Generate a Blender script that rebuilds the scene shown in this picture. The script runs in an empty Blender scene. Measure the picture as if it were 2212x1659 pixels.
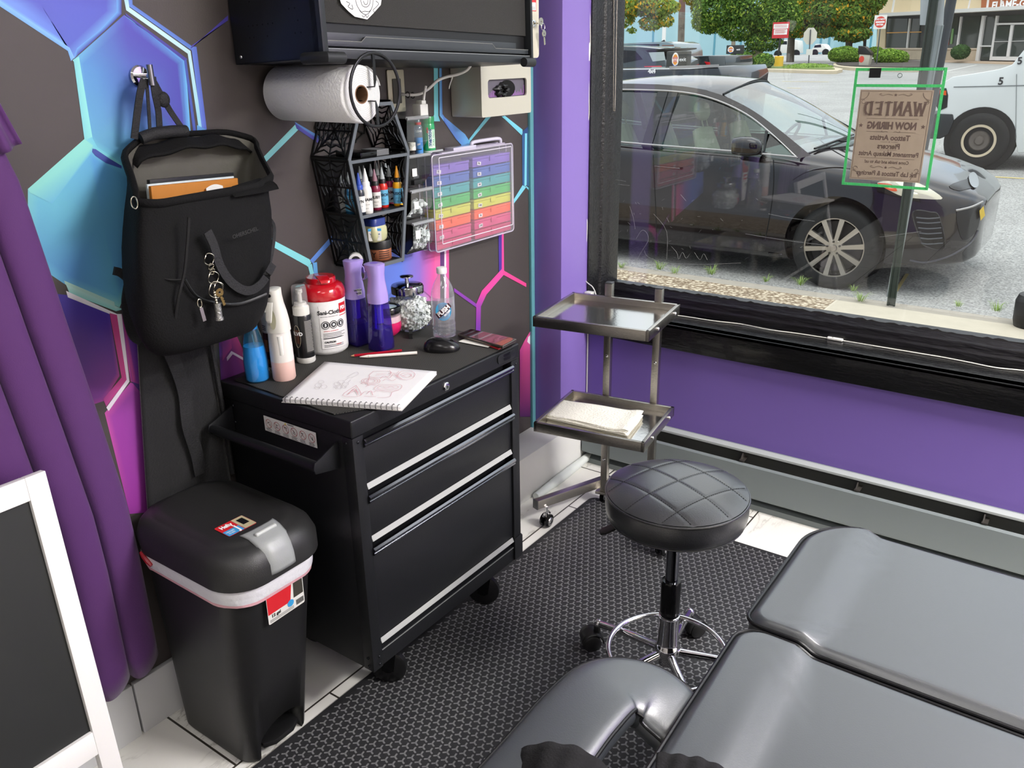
import bpy, bmesh, math, random
from mathutils import Vector, Matrix
random.seed(7)
PI = math.pi
SC = bpy.context.scene
COL = SC.collection
FPX = 1820.11; CX, CY = 1106.0, 829.5
CAM = Vector((1.778, -2.803, 1.6))
yaw, pitch, roll = -0.626247, 0.372310, -0.018039
_f = Vector((math.sin(yaw)*math.cos(pitch), math.cos(yaw)*math.cos(pitch), -math.sin(pitch)))
_r0 = Vector((math.cos(yaw), -math.sin(yaw), 0)); _u0 = _r0.cross(_f)
_r = math.cos(roll)*_r0 + math.sin(roll)*_u0
_u = -math.sin(roll)*_r0 + math.cos(roll)*_u0
cam_data = bpy.data.cameras.new('camera'); cam = bpy.data.objects.new('camera', cam_data); COL.objects.link(cam)
cam_data.sensor_width = 36.0; cam_data.lens = FPX/2212*36.0
cam_data.clip_start = 0.02; cam_data.clip_end = 500
cam.matrix_world = Matrix(((_r.x, _u.x, -_f.x, CAM.x), (_r.y, _u.y, -_f.y, CAM.y), (_r.z, _u.z, -_f.z, CAM.z), (0, 0, 0, 1)))
SC.camera = cam
SC.view_settings.view_transform = 'Standard'; SC.view_settings.look = 'None'
SC.view_settings.exposure = 0.0; SC.view_settings.gamma = 1.0; SC.view_settings.use_curve_mapping = False
world = bpy.data.worlds.new('overcast_sky'); SC.world = world; world.use_nodes = True
_nt = world.node_tree; _nt.nodes.clear()
_o = _nt.nodes.new('ShaderNodeOutputWorld'); _b = _nt.nodes.new('ShaderNodeBackground')
_tc = _nt.nodes.new('ShaderNodeTexCoord'); _n = _nt.nodes.new('ShaderNodeTexNoise'); _rp = _nt.nodes.new('ShaderNodeValToRGB')
_n.inputs['Scale'].default_value = 2.2; _n.inputs['Detail'].default_value = 5
_rp.color_ramp.elements[0].position = .38; _rp.color_ramp.elements[0].color = (.72, .84, .98, 1)
_rp.color_ramp.elements[1].position = .62; _rp.color_ramp.elements[1].color = (1, 1, 1, 1)
_nt.links.new(_tc.outputs['Generated'], _n.inputs['Vector']); _nt.links.new(_n.outputs['Fac'], _rp.inputs['Fac'])
_nt.links.new(_rp.outputs['Color'], _b.inputs['Color']); _nt.links.new(_b.outputs['Background'], _o.inputs['Surface'])
_sp = _nt.nodes.new('ShaderNodeSeparateXYZ'); _mr = _nt.nodes.new('ShaderNodeMapRange')      # overcast sky: zenith brighter than horizon
_mr.inputs['From Min'].default_value = 0; _mr.inputs['From Max'].default_value = 1; _mr.inputs['To Min'].default_value = 1.0; _mr.inputs['To Max'].default_value = 2.7
_nt.links.new(_tc.outputs['Generated'], _sp.inputs[0]); _nt.links.new(_sp.outputs['Z'], _mr.inputs['Value']); _nt.links.new(_mr.outputs['Result'], _b.inputs['Strength'])
def light(name, kind, loc, energy, color=(1, 1, 1), rot=None, **kw):
    l = bpy.data.lights.new(name, kind); l.energy = energy; l.color = color
    for k, v in kw.items(): setattr(l, k, v)
    o = bpy.data.objects.new(name, l); COL.objects.link(o); o.location = loc
    if rot: o.rotation_euler = rot
    return o
sun = light('sun', 'SUN', (0, 0, 20), 1.0, (1, .95, .86), angle=math.radians(40))
sun.rotation_euler = Vector((.35, -.45, 1.3)).to_track_quat('Z', 'Y').to_euler()
FILL_LAMPS = [(2.7, -.62), (1.3, -3.4), (3.9, -.7), (3.0, -3.3)]  # added fill lamps out of view, set to the right to brighten the pilaster
FILL_W = (75, 12, 200, 20)
for i, (lx, ly) in enumerate(FILL_LAMPS):
    light('fill_lamp_light', 'AREA', (lx, ly, 2.93), FILL_W[i], (1, .975, .94), (0, 0, 0), shape='RECTANGLE', size=.55, size_y=1.1)
def ray(x, y):
    return _r*((x-CX)/FPX) - _u*((y-CY)/FPX) + _f
def onz(x, y, z=0.0):
    d = ray(x, y); return CAM + d*((z-CAM.z)/d.z)
def onx(x, y, X=0.0):
    d = ray(x, y); return CAM + d*((X-CAM.x)/d.x)
def ony(x, y, Y=0.0):
    d = ray(x, y); return CAM + d*((Y-CAM.y)/d.y)
def lin(c):
    return tuple((v/12.92 if v <= .04045 else ((v+.055)/1.055)**2.4) for v in c)
def H(h):
    h = h.lstrip('#'); return lin(tuple(int(h[i:i+2], 16)/255 for i in (0, 2, 4)))
_M = {}
def mat(name, col='#808080', rough=.5, metal=0., spec=.5, noise=0., nscale=20., bump=0., bscale=60., alpha=1., trans=0., ior=1.45,
        emit=0., ecol=None, coat=0., sheen=0., rvar=0., aniso=None, crough=.03):
    if name in _M: return _M[name]
    m = bpy.data.materials.new(name); m.use_nodes = True; nt = m.node_tree; b = nt.nodes['Principled BSDF']
    c = H(col) if isinstance(col, str) else col
    b.inputs['Base Color'].default_value = (*c, 1); b.inputs['Roughness'].default_value = rough; b.inputs['Metallic'].default_value = metal
    b.inputs['Specular IOR Level'].default_value = spec; b.inputs['Alpha'].default_value = alpha
    b.inputs['Transmission Weight'].default_value = trans; b.inputs['IOR'].default_value = ior
    b.inputs['Coat Weight'].default_value = coat; b.inputs['Coat Roughness'].default_value = crough; b.inputs['Sheen Weight'].default_value = sheen
    if emit: b.inputs['Emission Strength'].default_value = emit; b.inputs['Emission Color'].default_value = (*(H(ecol) if ecol else c), 1)
    tc = None
    if noise or bump or rvar:
        tc = nt.nodes.new('ShaderNodeTexCoord')
    if noise:
        n = nt.nodes.new('ShaderNodeTexNoise'); n.inputs['Scale'].default_value = nscale; n.inputs['Detail'].default_value = 6
        mx = nt.nodes.new('ShaderNodeMix'); mx.data_type = 'RGBA'
        mx.inputs['A'].default_value = (*[v*(1-noise) for v in c], 1); mx.inputs['B'].default_value = (*[min(1, v*(1+noise)) for v in c], 1)
        nt.links.new(tc.outputs['Object'], n.inputs['Vector']); nt.links.new(n.outputs['Fac'], mx.inputs['Factor'])
        nt.links.new(mx.outputs['Result'], b.inputs['Base Color'])
    if rvar:
        n = nt.nodes.new('ShaderNodeTexNoise'); n.inputs['Scale'].default_value = nscale*.5; mr = nt.nodes.new('ShaderNodeMapRange')
        mr.inputs['To Min'].default_value = max(0, rough-rvar); mr.inputs['To Max'].default_value = rough+rvar
        nt.links.new(tc.outputs['Object'], n.inputs['Vector']); nt.links.new(n.outputs['Fac'], mr.inputs['Value']); nt.links.new(mr.outputs['Result'], b.inputs['Roughness'])
    if bump:
        n = nt.nodes.new('ShaderNodeTexNoise'); n.inputs['Scale'].default_value = bscale; n.inputs['Detail'].default_value = 4
        if aniso:
            mp = nt.nodes.new('ShaderNodeMapping'); mp.inputs['Scale'].default_value = aniso
            nt.links.new(tc.outputs['Object'], mp.inputs['Vector']); nt.links.new(mp.outputs['Vector'], n.inputs['Vector'])
        else: nt.links.new(tc.outputs['Object'], n.inputs['Vector'])
        bp = nt.nodes.new('ShaderNodeBump'); bp.inputs['Strength'].default_value = bump; bp.inputs['Distance'].default_value = .004
        nt.links.new(n.outputs['Fac'], bp.inputs['Height']); nt.links.new(bp.outputs['Normal'], b.inputs['Normal'])
    _M[name] = m; return m
def thin_glass(name, tint=(1, 1, 1), refl=1.0, rough=0.0, opac=0.0, ocol=(.8, .8, .8), f0=.045):
    """see-through sheet: clear transmission, fresnel reflection, and a share of milky scatter"""
    if name in _M: return _M[name]
    m = bpy.data.materials.new(name); m.use_nodes = True; nt = m.node_tree; nt.nodes.clear()
    o = nt.nodes.new('ShaderNodeOutputMaterial'); t = nt.nodes.new('ShaderNodeBsdfTransparent'); g = nt.nodes.new('ShaderNodeBsdfGlossy')
    mx = nt.nodes.new('ShaderNodeMixShader')
    t.inputs['Color'].default_value = (*tint, 1); g.inputs['Roughness'].default_value = rough; g.inputs['Color'].default_value = (refl, refl, refl, 1)
    base = t.outputs[0]
    if opac:
        d = nt.nodes.new('ShaderNodeBsdfDiffuse'); d.inputs['Color'].default_value = (*ocol, 1); m2 = nt.nodes.new('ShaderNodeMixShader')
        tl = nt.nodes.new('ShaderNodeBsdfTranslucent'); tl.inputs['Color'].default_value = (*ocol, 1); m3 = nt.nodes.new('ShaderNodeMixShader')
        nt.links.new(d.outputs[0], m3.inputs[1]); nt.links.new(tl.outputs[0], m3.inputs[2])
        m2.inputs[0].default_value = opac; nt.links.new(t.outputs[0], m2.inputs[1]); nt.links.new(m3.outputs[0], m2.inputs[2]); base = m2.outputs[0]
    lw = nt.nodes.new('ShaderNodeLayerWeight'); lw.inputs['Blend'].default_value = .5
    pw = nt.nodes.new('ShaderNodeMath'); pw.operation = 'POWER'; pw.inputs[1].default_value = 5
    ml = nt.nodes.new('ShaderNodeMath'); ml.operation = 'MULTIPLY_ADD'; ml.inputs[1].default_value = 1-f0; ml.inputs[2].default_value = f0
    nt.links.new(lw.outputs['Facing'], pw.inputs[0]); nt.links.new(pw.outputs[0], ml.inputs[0])
    nt.links.new(ml.outputs[0], mx.inputs[0]); nt.links.new(base, mx.inputs[1]); nt.links.new(g.outputs[0], mx.inputs[2])
    nt.links.new(mx.outputs[0], o.inputs['Surface']); _M[name] = m; return m
def vcol_mat(name, rough=.6):
    m = bpy.data.materials.new(name); m.use_nodes = True; nt = m.node_tree; b = nt.nodes['Principled BSDF']
    a = nt.nodes.new('ShaderNodeAttribute'); a.attribute_name = 'Col'; nt.links.new(a.outputs['Color'], b.inputs['Base Color'])
    b.inputs['Roughness'].default_value = rough; return m
class MB:
    def __init__(s): s.v = []; s.f = []; s.m = []; s.cur = 0; s.c = None; s.X = None
    def mat(s, i): s.cur = i; return s
    def add(s, vs, fs, cols=None):
        b = len(s.v); X = s.X
        for p in vs:
            p = Vector(p); s.v.append(X @ p if X is not None else p)
        for f in fs: s.f.append([b+i for i in f]); s.m.append(s.cur)
        if cols is not None:
            if s.c is None: s.c = {}
            for i, c in enumerate(cols): s.c[b+i] = c
        return s
    def box(s, x0, x1, y0, y1, z0, z1):
        return s.add([(x0,y0,z0),(x1,y0,z0),(x1,y1,z0),(x0,y1,z0),(x0,y0,z1),(x1,y0,z1),(x1,y1,z1),(x0,y1,z1)],
                     [(3,2,1,0),(4,5,6,7),(0,1,5,4),(1,2,6,5),(2,3,7,6),(3,0,4,7)])
    def hexa(s, p):  # eight corners: bottom ring then top ring
        return s.add(p, [(3,2,1,0),(4,5,6,7),(0,1,5,4),(1,2,6,5),(2,3,7,6),(3,0,4,7)])
    def quad(s, a, b, c, d, cols=None): return s.add([a,b,c,d], [(0,1,2,3)], cols)
    def poly(s, pts, cols=None): return s.add(pts, [tuple(range(len(pts)))], cols)
    def beam(s, a, b, w, h=None, up=(0,0,1)):
        a = Vector(a); b = Vector(b); h = h or w; d = (b-a).normalized(); up = Vector(up)
        if abs(d.dot(up)) > .98: up = Vector((1,0,0))
        x = d.cross(up).normalized(); y = x.cross(d).normalized()
        c = [(-1,-1),(1,-1),(1,1),(-1,1)]
        return s.hexa([a+x*i*w/2+y*j*h/2 for i,j in c]+[b+x*i*w/2+y*j*h/2 for i,j in c])
    def lathe(s, prof, n=24, c=(0,0,0), axis='z', cap=True, sq=None, a0=0., a1=2*PI):
        """prof: (r, h) pairs from bottom to top; sq: rounds the circle towards a square"""
        c = Vector(c); vs = []; full = abs(a1-a0-2*PI) < 1e-6; nn = n if full else n+1
        for r, h in prof:
            for k in range(nn):
                a = a0+(a1-a0)*k/n; ca, sa = math.cos(a), math.sin(a); rr = r
                if sq: q = (abs(ca)**sq+abs(sa)**sq)**(-1/sq); rr = r*q
                p = (rr*ca, rr*sa, h)
                if axis == 'x': p = (h, rr*ca, rr*sa)
                elif axis == 'y': p = (rr*sa, h, rr*ca)
                vs.append(c+Vector(p))
        fs = []
        for i in range(len(prof)-1):
            for k in range(n):
                k2 = (k+1) % nn
                fs.append((i*nn+k, i*nn+k2, (i+1)*nn+k2, (i+1)*nn+k))
        if cap and full:
            if prof[0][0] > 1e-6: fs.append(tuple(reversed(range(n))))
            if prof[-1][0] > 1e-6: fs.append(tuple((len(prof)-1)*nn+k for k in range(n)))
        return s.add(vs, fs)
    def cyl(s, a, b, r, r2=None, n=20):
        return s.tube([a, b], [r, r if r2 is None else r2], n)
    def tube(s, pts, r, n=10, closed=False, cap=True, flat=1.0, up=None):
        P = [Vector(p) for p in pts]; L = len(P); R = r if isinstance(r, (list, tuple)) else [r]*L
        T = []
        for i in range(L):
            if closed: t = P[(i+1) % L]-P[i-1]
            else: t = P[min(i+1, L-1)]-P[max(i-1, 0)]
            T.append(t.normalized() if t.length > 1e-9 else Vector((0,0,1)))
        u = Vector(up) if up else (Vector((0,0,1)) if abs(T[0].z) < .9 else Vector((1,0,0)))
        vs = []
        for i in range(L):
            u = (u - T[i]*u.dot(T[i]))
            if u.length < 1e-6: u = T[i].orthogonal()
            u.normalize(); w = T[i].cross(u)
            for k in range(n):
                a = 2*PI*k/n; vs.append(P[i]+u*math.cos(a)*R[i]*flat+w*math.sin(a)*R[i])
        fs = []
        for i in range(L if closed else L-1):
            j = (i+1) % L
            for k in range(n): k2 = (k+1) % n; fs.append((i*n+k, i*n+k2, j*n+k2, j*n+k))
        if cap and not closed: fs.append(tuple(reversed(range(n)))); fs.append(tuple((L-1)*n+k for k in range(n)))
        return s.add(vs, fs)
    def ribbon(s, pts, w, t, side):
        """flat strap along pts; side: width direction (vector or list)"""
        P = [Vector(p) for p in pts]; L = len(P); vs = []
        for i in range(L):
            tg = (P[min(i+1, L-1)]-P[max(i-1, 0)]).normalized(); sd = Vector(side[i] if isinstance(side, list) else side)
            sd = (sd-tg*sd.dot(tg)).normalized(); nn = tg.cross(sd); ww = w[i] if isinstance(w, list) else w
            for a, b in ((-1,-1),(1,-1),(1,1),(-1,1)): vs.append(P[i]+sd*a*ww/2+nn*b*t/2)
        fs = [(3,2,1,0), tuple((L-1)*4+k for k in range(4))]
        for i in range(L-1):
            for k in range(4): k2 = (k+1) % 4; fs.append((i*4+k, i*4+k2, (i+1)*4+k2, (i+1)*4+k))
        return s.add(vs, fs)
    def prism(s, pts, d, ax='z'):
        """outline extruded by vector d (points are 3-D)"""
        n = len(pts); P = [Vector(p) for p in pts]; d = Vector(d)
        fs = [tuple(reversed(range(n))), tuple(range(n, 2*n))]+[(i, (i+1) % n, n+(i+1) % n, n+i) for i in range(n)]
        return s.add(P+[p+d for p in P], fs)
    def sphere(s, c, r, n=12, m=8, sc=(1,1,1)):
        c = Vector(c); vs = [c+Vector((0,0,-r*sc[2]))]
        for i in range(1, m):
            a = -PI/2+PI*i/m
            for k in range(n): b = 2*PI*k/n; vs.append(c+Vector((r*sc[0]*math.cos(a)*math.cos(b), r*sc[1]*math.cos(a)*math.sin(b), r*sc[2]*math.sin(a))))
        vs.append(c+Vector((0,0,r*sc[2]))); fs = []
        for k in range(n): k2 = (k+1) % n; fs.append((0, 1+k2, 1+k)); fs.append((len(vs)-1, len(vs)-1-n+k, len(vs)-1-n+k2))
        for i in range(m-2):
            for k in range(n): k2 = (k+1) % n; b = 1+i*n; fs.append((b+k, b+k2, b+n+k2, b+n+k))
        return s.add(vs, fs)
    def grid(s, fn, nu, nv, wrapu=False, cols=None):
        vs = [fn(i/nu, j/nv) for j in range(nv+1) for i in range(nu+(0 if wrapu else 1))]
        w = nu if wrapu else nu+1
        fs = [(j*w+i, j*w+(i+1) % w, (j+1)*w+(i+1) % w, (j+1)*w+i) for j in range(nv) for i in range(nu)]
        cs = [cols(i/nu, j/nv) for j in range(nv+1) for i in range(w)] if cols else None
        return s.add(vs, fs, cs)
    def build(s, name, mats, parent=None, loc=None, world=None, bevel=0, seg=2, smooth=40, recalc=True, solid=0, sub=0):
        me = bpy.data.meshes.new(name)
        off = Vector((0,0,0))
        if world is None and parent is not None:      # shapes are given in room coordinates, except for these things
            r = parent
            while r.parent: r = r.parent
            world = r.name.split('.')[0] not in ('tray_cart', 'rolling_stool', 'wall_cabinet', 'computer_mouse', 'fill_lamp')
        V = s.v
        if parent is not None and world:
            r = parent
            while r.parent: r = r.parent
            inv = r.matrix_basis.inverted()
            V = [inv @ v for v in V]
        elif parent is None:
            if loc is None:
                lo = Vector((min(v.x for v in V), min(v.y for v in V), min(v.z for v in V))); hi = Vector((max(v.x for v in V), max(v.y for v in V), max(v.z for v in V)))
                loc = Vector(((lo.x+hi.x)/2, (lo.y+hi.y)/2, lo.z))
            off = Vector(loc); V = [v-off for v in V]
        me.from_pydata([tuple(v) for v in V], [], s.f)
        mats = mats if isinstance(mats, (list, tuple)) else [mats]
        for m_ in mats: me.materials.append(m_)
        for p, i in zip(me.polygons, s.m): p.material_index = min(i, len(mats)-1)
        if s.c is not None:
            ca = me.color_attributes.new('Col', 'FLOAT_COLOR', 'POINT')
            for i in range(len(V)): ca.data[i].color = (*s.c.get(i, (.5,.5,.5)), 1)
        if recalc or bevel:
            bm = bmesh.new(); bm.from_mesh(me)
            if recalc: bmesh.ops.recalc_face_normals(bm, faces=bm.faces)
            if bevel:
                ed = [e for e in bm.edges if len(e.link_faces) == 2 and e.calc_face_angle(0) > .6]
                bmesh.ops.bevel(bm, geom=ed, offset=bevel, segments=seg, profile=.6, affect='EDGES', clamp_overlap=True)
            bm.to_mesh(me); bm.free()
        if smooth:
            for p in me.polygons: p.use_smooth = True
            me.set_sharp_from_angle(angle=math.radians(smooth))
        o = bpy.data.objects.new(name, me); COL.objects.link(o); o.location = off
        if parent is not None: o.parent = parent
        if solid:
            md = o.modifiers.new('solid', 'SOLIDIFY'); md.thickness = solid; md.offset = 0
        if sub:
            md = o.modifiers.new('sub', 'SUBSURF'); md.levels = sub; md.render_levels = sub
        return o
def tag(o, label=None, cat=None, group=None, kind=None):
    if label: o['label'] = label
    if cat: o['category'] = cat
    if group: o['group'] = group
    if kind: o['kind'] = kind
    return o
def thing(name, label, cat, loc=(0,0,0), rz=0., group=None, rot=None):
    o = bpy.data.objects.new(name, None); COL.objects.link(o); o.empty_display_size = .05
    R = Matrix.Rotation(rz, 4, 'Z') if rot is None else rot.to_4x4()
    o.matrix_basis = Matrix.Translation(Vector(loc)) @ R
    return tag(o, label, cat, group)
def struct(o): o['kind'] = 'structure'; return o
def dup(root, loc=None, rz=None, label=None):
    r = root.copy(); COL.objects.link(r)
    if loc is not None or rz is not None:
        l = Vector(loc) if loc is not None else r.location.copy()
        r.matrix_basis = Matrix.Translation(l) @ (Matrix.Rotation(rz, 4, 'Z') if rz is not None else r.matrix_basis.to_3x3().to_4x4())
    if label: r['label'] = label
    def kids(a, b):
        for ch in list(a.children):
            c = ch.copy(); COL.objects.link(c); c.parent = b; kids(ch, c)
    kids(root, r); return r
def frame(o, x, y):
    x = Vector(x).normalized(); y = Vector(y); y = (y-x*y.dot(x)).normalized(); z = x.cross(y); o = Vector(o)
    return Matrix(((x.x,y.x,z.x,o.x),(x.y,y.y,z.y,o.y),(x.z,y.z,z.z,o.z),(0,0,0,1)))
def text_geo(txt, size, bold=0., align='CENTER', ext=0.0, sx=1.0):
    cu = bpy.data.curves.new('lettering', 'FONT'); cu.body = txt; cu.size = size; cu.align_x = align; cu.align_y = 'CENTER'
    cu.offset = bold; cu.extrude = ext; cu.resolution_u = 3
    ob = bpy.data.objects.new('lettering', cu); me = bpy.data.meshes.new_from_object(ob)
    vs = [(v.co.x*sx, v.co.y, v.co.z) for v in me.vertices]; fs = [tuple(p.vertices) for p in me.polygons]
    bpy.data.objects.remove(ob); bpy.data.meshes.remove(me); bpy.data.curves.remove(cu)
    return vs, fs
def put_text(mb, txt, size, M, bold=0., align='CENTER', sx=1.0, off=0.0004, warp=None):
    vs, fs = text_geo(txt, size, bold, align, sx=sx)
    if warp: mb.add([warp(x, y) for x, y, z in vs], fs)
    else: mb.add([M @ Vector((x, y, off)) for x, y, z in vs], fs)
    return mb
def arc(c, r, a0, a1, n, ax='xy'):
    out = []
    for i in range(n+1):
        a = a0+(a1-a0)*i/n; u, v = r*math.cos(a), r*math.sin(a)
        out.append((c[0]+u, c[1]+v, c[2]) if ax == 'xy' else (c[0]+u, c[1], c[2]+v) if ax == 'xz' else (c[0], c[1]+u, c[2]+v))
    return out
def rrect(x0, x1, y0, y1, r, n=5):
    out = []
    for cx, cy, a in ((x1-r, y1-r, 0), (x0+r, y1-r, PI/2), (x0+r, y0+r, PI), (x1-r, y0+r, 1.5*PI)):
        for i in range(n+1): b = a+PI/2*i/n; out.append((cx+r*math.cos(b), cy+r*math.sin(b)))
    return out
def crom(pts, n=6, closed=False):
    P = [Vector(p) for p in pts]; L = len(P); out = []
    for i in range(L if closed else L-1):
        if closed: a, b, c, d = P[i-1], P[i], P[(i+1) % L], P[(i+2) % L]
        else: a, b, c, d = P[max(i-1, 0)], P[i], P[i+1], P[min(i+2, L-1)]
        for k in range(n):
            t = k/n; out.append(.5*((2*b)+(c-a)*t+(2*a-5*b+4*c-d)*t*t+(3*b-a-3*c+d)*t**3))
    if not closed: out.append(P[-1])
    return out
# ================================================================ SETTING
CEIL = 2.95; RX = 4.6; RY = -5.2
def tile_mat():
    m = bpy.data.materials.new('marble_tile'); m.use_nodes = True; nt = m.node_tree; b = nt.nodes['Principled BSDF']; L = nt.links.new; N = nt.nodes.new
    tc = N('ShaderNodeTexCoord'); sp = N('ShaderNodeSeparateXYZ'); L(tc.outputs['Object'], sp.inputs[0])
    ax = N('ShaderNodeMath'); ax.operation = 'ADD'; ax.inputs[1].default_value = 1.318+12.2; L(sp.outputs['Y'], ax.inputs[0])
    ay = N('ShaderNodeMath'); ay.operation = 'ADD'; ay.inputs[1].default_value = -.296+6.1; L(sp.outputs['X'], ay.inputs[0])
    cb = N('ShaderNodeCombineXYZ'); L(ax.outputs[0], cb.inputs[0]); L(ay.outputs[0], cb.inputs[1])
    br = N('ShaderNodeTexBrick'); br.inputs['Scale'].default_value = 1; br.inputs['Brick Width'].default_value = .61; br.inputs['Row Height'].default_value = .305
    br.inputs['Mortar Size'].default_value = .0028; br.inputs['Mortar Smooth'].default_value = 0; br.inputs['Color1'].default_value = (0,0,0,1); br.inputs['Color2'].default_value = (1,1,1,1)
    L(cb.outputs[0], br.inputs['Vector'])
    sc = N('ShaderNodeVectorMath'); sc.operation = 'SCALE'; sc.inputs['Scale'].default_value = 7.0; L(br.outputs['Color'], sc.inputs[0])
    va = N('ShaderNodeVectorMath'); va.operation = 'ADD'; L(cb.outputs[0], va.inputs[0]); L(sc.outputs[0], va.inputs[1])
    mp = N('ShaderNodeMapping'); mp.inputs['Rotation'].default_value = (0, 0, .75); mp.inputs['Scale'].default_value = (1.2, 4.2, 1); L(va.outputs[0], mp.inputs[0])
    n = N('ShaderNodeTexNoise'); n.inputs['Scale'].default_value = 1.5; n.inputs['Detail'].default_value = 9; n.inputs['Roughness'].default_value = .62; L(mp.outputs[0], n.inputs['Vector'])
    su = N('ShaderNodeMath'); su.operation = 'SUBTRACT'; su.inputs[1].default_value = .5; L(n.outputs['Fac'], su.inputs[0])
    ab = N('ShaderNodeMath'); ab.operation = 'ABSOLUTE'; L(su.outputs[0], ab.inputs[0])
    r = N('ShaderNodeValToRGB'); e = r.color_ramp.elements; e[0].position = 0; e[0].color = (*H('#8d8981'), 1); e[1].position = .014; e[1].color = (*H('#d9d7cf'), 1)
    x = e.new(.05); x.color = (*H('#e6e5df'), 1); L(ab.outputs[0], r.inputs['Fac'])
    n2 = N('ShaderNodeTexNoise'); n2.inputs['Scale'].default_value = 2.3; L(va.outputs[0], n2.inputs['Vector'])
    mr = N('ShaderNodeMapRange'); mr.inputs['From Min'].default_value = .45; mr.inputs['From Max'].default_value = .62; L(n2.outputs['Fac'], mr.inputs['Value'])
    m1 = N('ShaderNodeMix'); m1.data_type = 'RGBA'; m1.inputs['A'].default_value = (*H('#e4e2dc'), 1); L(mr.outputs['Result'], m1.inputs['Factor']); L(r.outputs['Color'], m1.inputs['B'])
    m2 = N('ShaderNodeMix'); m2.data_type = 'RGBA'; m2.inputs['B'].default_value = (*H('#3a3630'), 1); L(br.outputs['Fac'], m2.inputs['Factor']); L(m1.outputs['Result'], m2.inputs['A'])
    L(m2.outputs['Result'], b.inputs['Base Color']); b.inputs['Roughness'].default_value = .32
    bp = N('ShaderNodeBump'); bp.invert = True; bp.inputs['Strength'].default_value = .6; bp.inputs['Distance'].default_value = .002; L(br.outputs['Fac'], bp.inputs['Height']); L(bp.outputs[0], b.inputs['Normal'])
    return m
mb = MB(); mb.add([(-.1, RY, 0), (RX, RY, 0), (RX, .0, 0), (-.1, .0, 0), (-.1, RY, -.12), (RX, RY, -.12), (RX, .0, -.12), (-.1, .0, -.12)], [(0,1,2,3),(4,7,6,5),(0,4,5,1),(1,5,6,2),(2,6,7,3),(3,7,4,0)])
struct(mb.build('floor', tile_mat(), None, loc=(0,0,0), smooth=0))
WHITE = mat('white_paint', '#e2e1de', .55, bump=.15, bscale=40)
struct(MB().box(-.1, RX, RY, .2, CEIL, CEIL+.12).build('ceiling', mat('ceiling_white', '#dcdad6', .8), None, loc=(0,0,CEIL), smooth=0))
struct(MB().box(RX, RX+.1, RY, .0, 0, CEIL).build('wall_right', mat('wall_cream', '#cfc9bd', .7), None, loc=(RX,0,0), smooth=0))
struct(MB().box(-.1, RX+.1, RY-.1, RY, 0, CEIL).build('wall_back', mat('wall_grey', '#a39f98', .7), None, loc=(0,RY,0), smooth=0))
DARK = mat('mural_charcoal', '#46403f', .55, bump=.08, bscale=300)
MV = vcol_mat('mural_print', .5)
mb = MB()
mb.mat(1).box(-.1, 0, RY, .0, 0, CEIL)
mb.mat(0)
_lay = [0.0004]
def HM(c):
    r, g, b = H(c); k = .06*(r*.3+g*.5+b*.2); return (r*.90+k, g*.90+k, b*.90+k)
def wpt(p): q = onx(p[0], p[1], 0.0); return Vector((_lay[0], q.y, q.z))
def band(pts, cols, grow=1):
    """flat patch of the print; cols one hex or one per corner"""
    cols = [cols]*len(pts) if isinstance(cols, str) else cols
    _lay[0] += .00002
    P = [wpt(p) for p in pts]; mb.add(P, [tuple(range(len(P)))], [HM(c) for c in cols])
def strip(a, b, ca, cb=None, n=1):
    """two parallel polylines a and b joined, colours along"""
    _lay[0] += .00002; cb = cb or ca; L = len(a); ca = [ca]*L if isinstance(ca, str) else ca; cb = [cb]*L if isinstance(cb, str) else cb
    for i in range(L-1):
        mb.add([wpt(a[i]), wpt(a[i+1]), wpt(b[i+1]), wpt(b[i])], [(0,1,2,3)], [HM(ca[i]), HM(ca[i+1]), HM(cb[i+1]), HM(cb[i])])
def cell(pts, edge, mid, cen, k=.82, c=None):
    _lay[0] += .00002; n = len(pts); P = [wpt(p) for p in pts]; C = wpt(c) if c else sum(P, Vector())/n
    edge = [edge]*n if isinstance(edge, str) else edge; mid = [mid]*n if isinstance(mid, str) else mid
    E, EC, MC = [], [], []
    for i in range(n):
        j = (i+1) % n
        for t in range(6):
            u = t/6; E.append(P[i].lerp(P[j], u)); EC.append(Vector(HM(edge[i])).lerp(Vector(HM(edge[j])), u)); MC.append(Vector(HM(mid[i])).lerp(Vector(HM(mid[j])), u))
    N_ = len(E); vs = list(E); cs = list(EC); CC = Vector(HM(cen))
    rings = [k, k*.75, k*.5, k*.25]
    for q, rr in enumerate(rings):
        w = (k-rr)/k; w = w*w*(3-2*w)
        for i in range(N_): vs.append(C.lerp(E[i], rr)); cs.append(MC[i].lerp(CC, w))
    vs.append(C); cs.append(CC); fs = []
    for q in range(4):
        for i in range(N_): j = (i+1) % N_; fs.append((q*N_+i, q*N_+j, (q+1)*N_+j, (q+1)*N_+i))
    for i in range(N_): fs.append((4*N_+i, 4*N_+(i+1) % N_, 5*N_))
    mb.add(vs, fs, [tuple(c_) for c_ in cs])
cell([(-120,-60),(-30,-80),(262,-60),(262,28),(158,126),(150,106),(0,8),(-60,-30)], ['#5f86e6','#4a45b8','#4a45b8','#6fb0ea','#5f8fe0','#78b8ee','#7cc4f2','#6fb0ee'], ['#5272dc','#4a48ba','#4a44b6','#4f5ac8','#4d5ec6','#5a7adf','#6a94ea','#5f86e6'], '#4f58c6', .8)
cell([(160,128),(268,32),(396,130),(412,290),(430,345),(262,360),(198,322),(182,300)], ['#62b4dc','#4c50c0','#58a8e2','#58b4e6','#50a0d8','#62c0dc','#6cc8d8','#6cc8d8'], ['#4a90d0','#4a46b4','#4642b0','#4344b0','#4466bc','#4f96c4','#56a2c8','#54a0cc'], '#476cc0', .86, (290,200))
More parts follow.
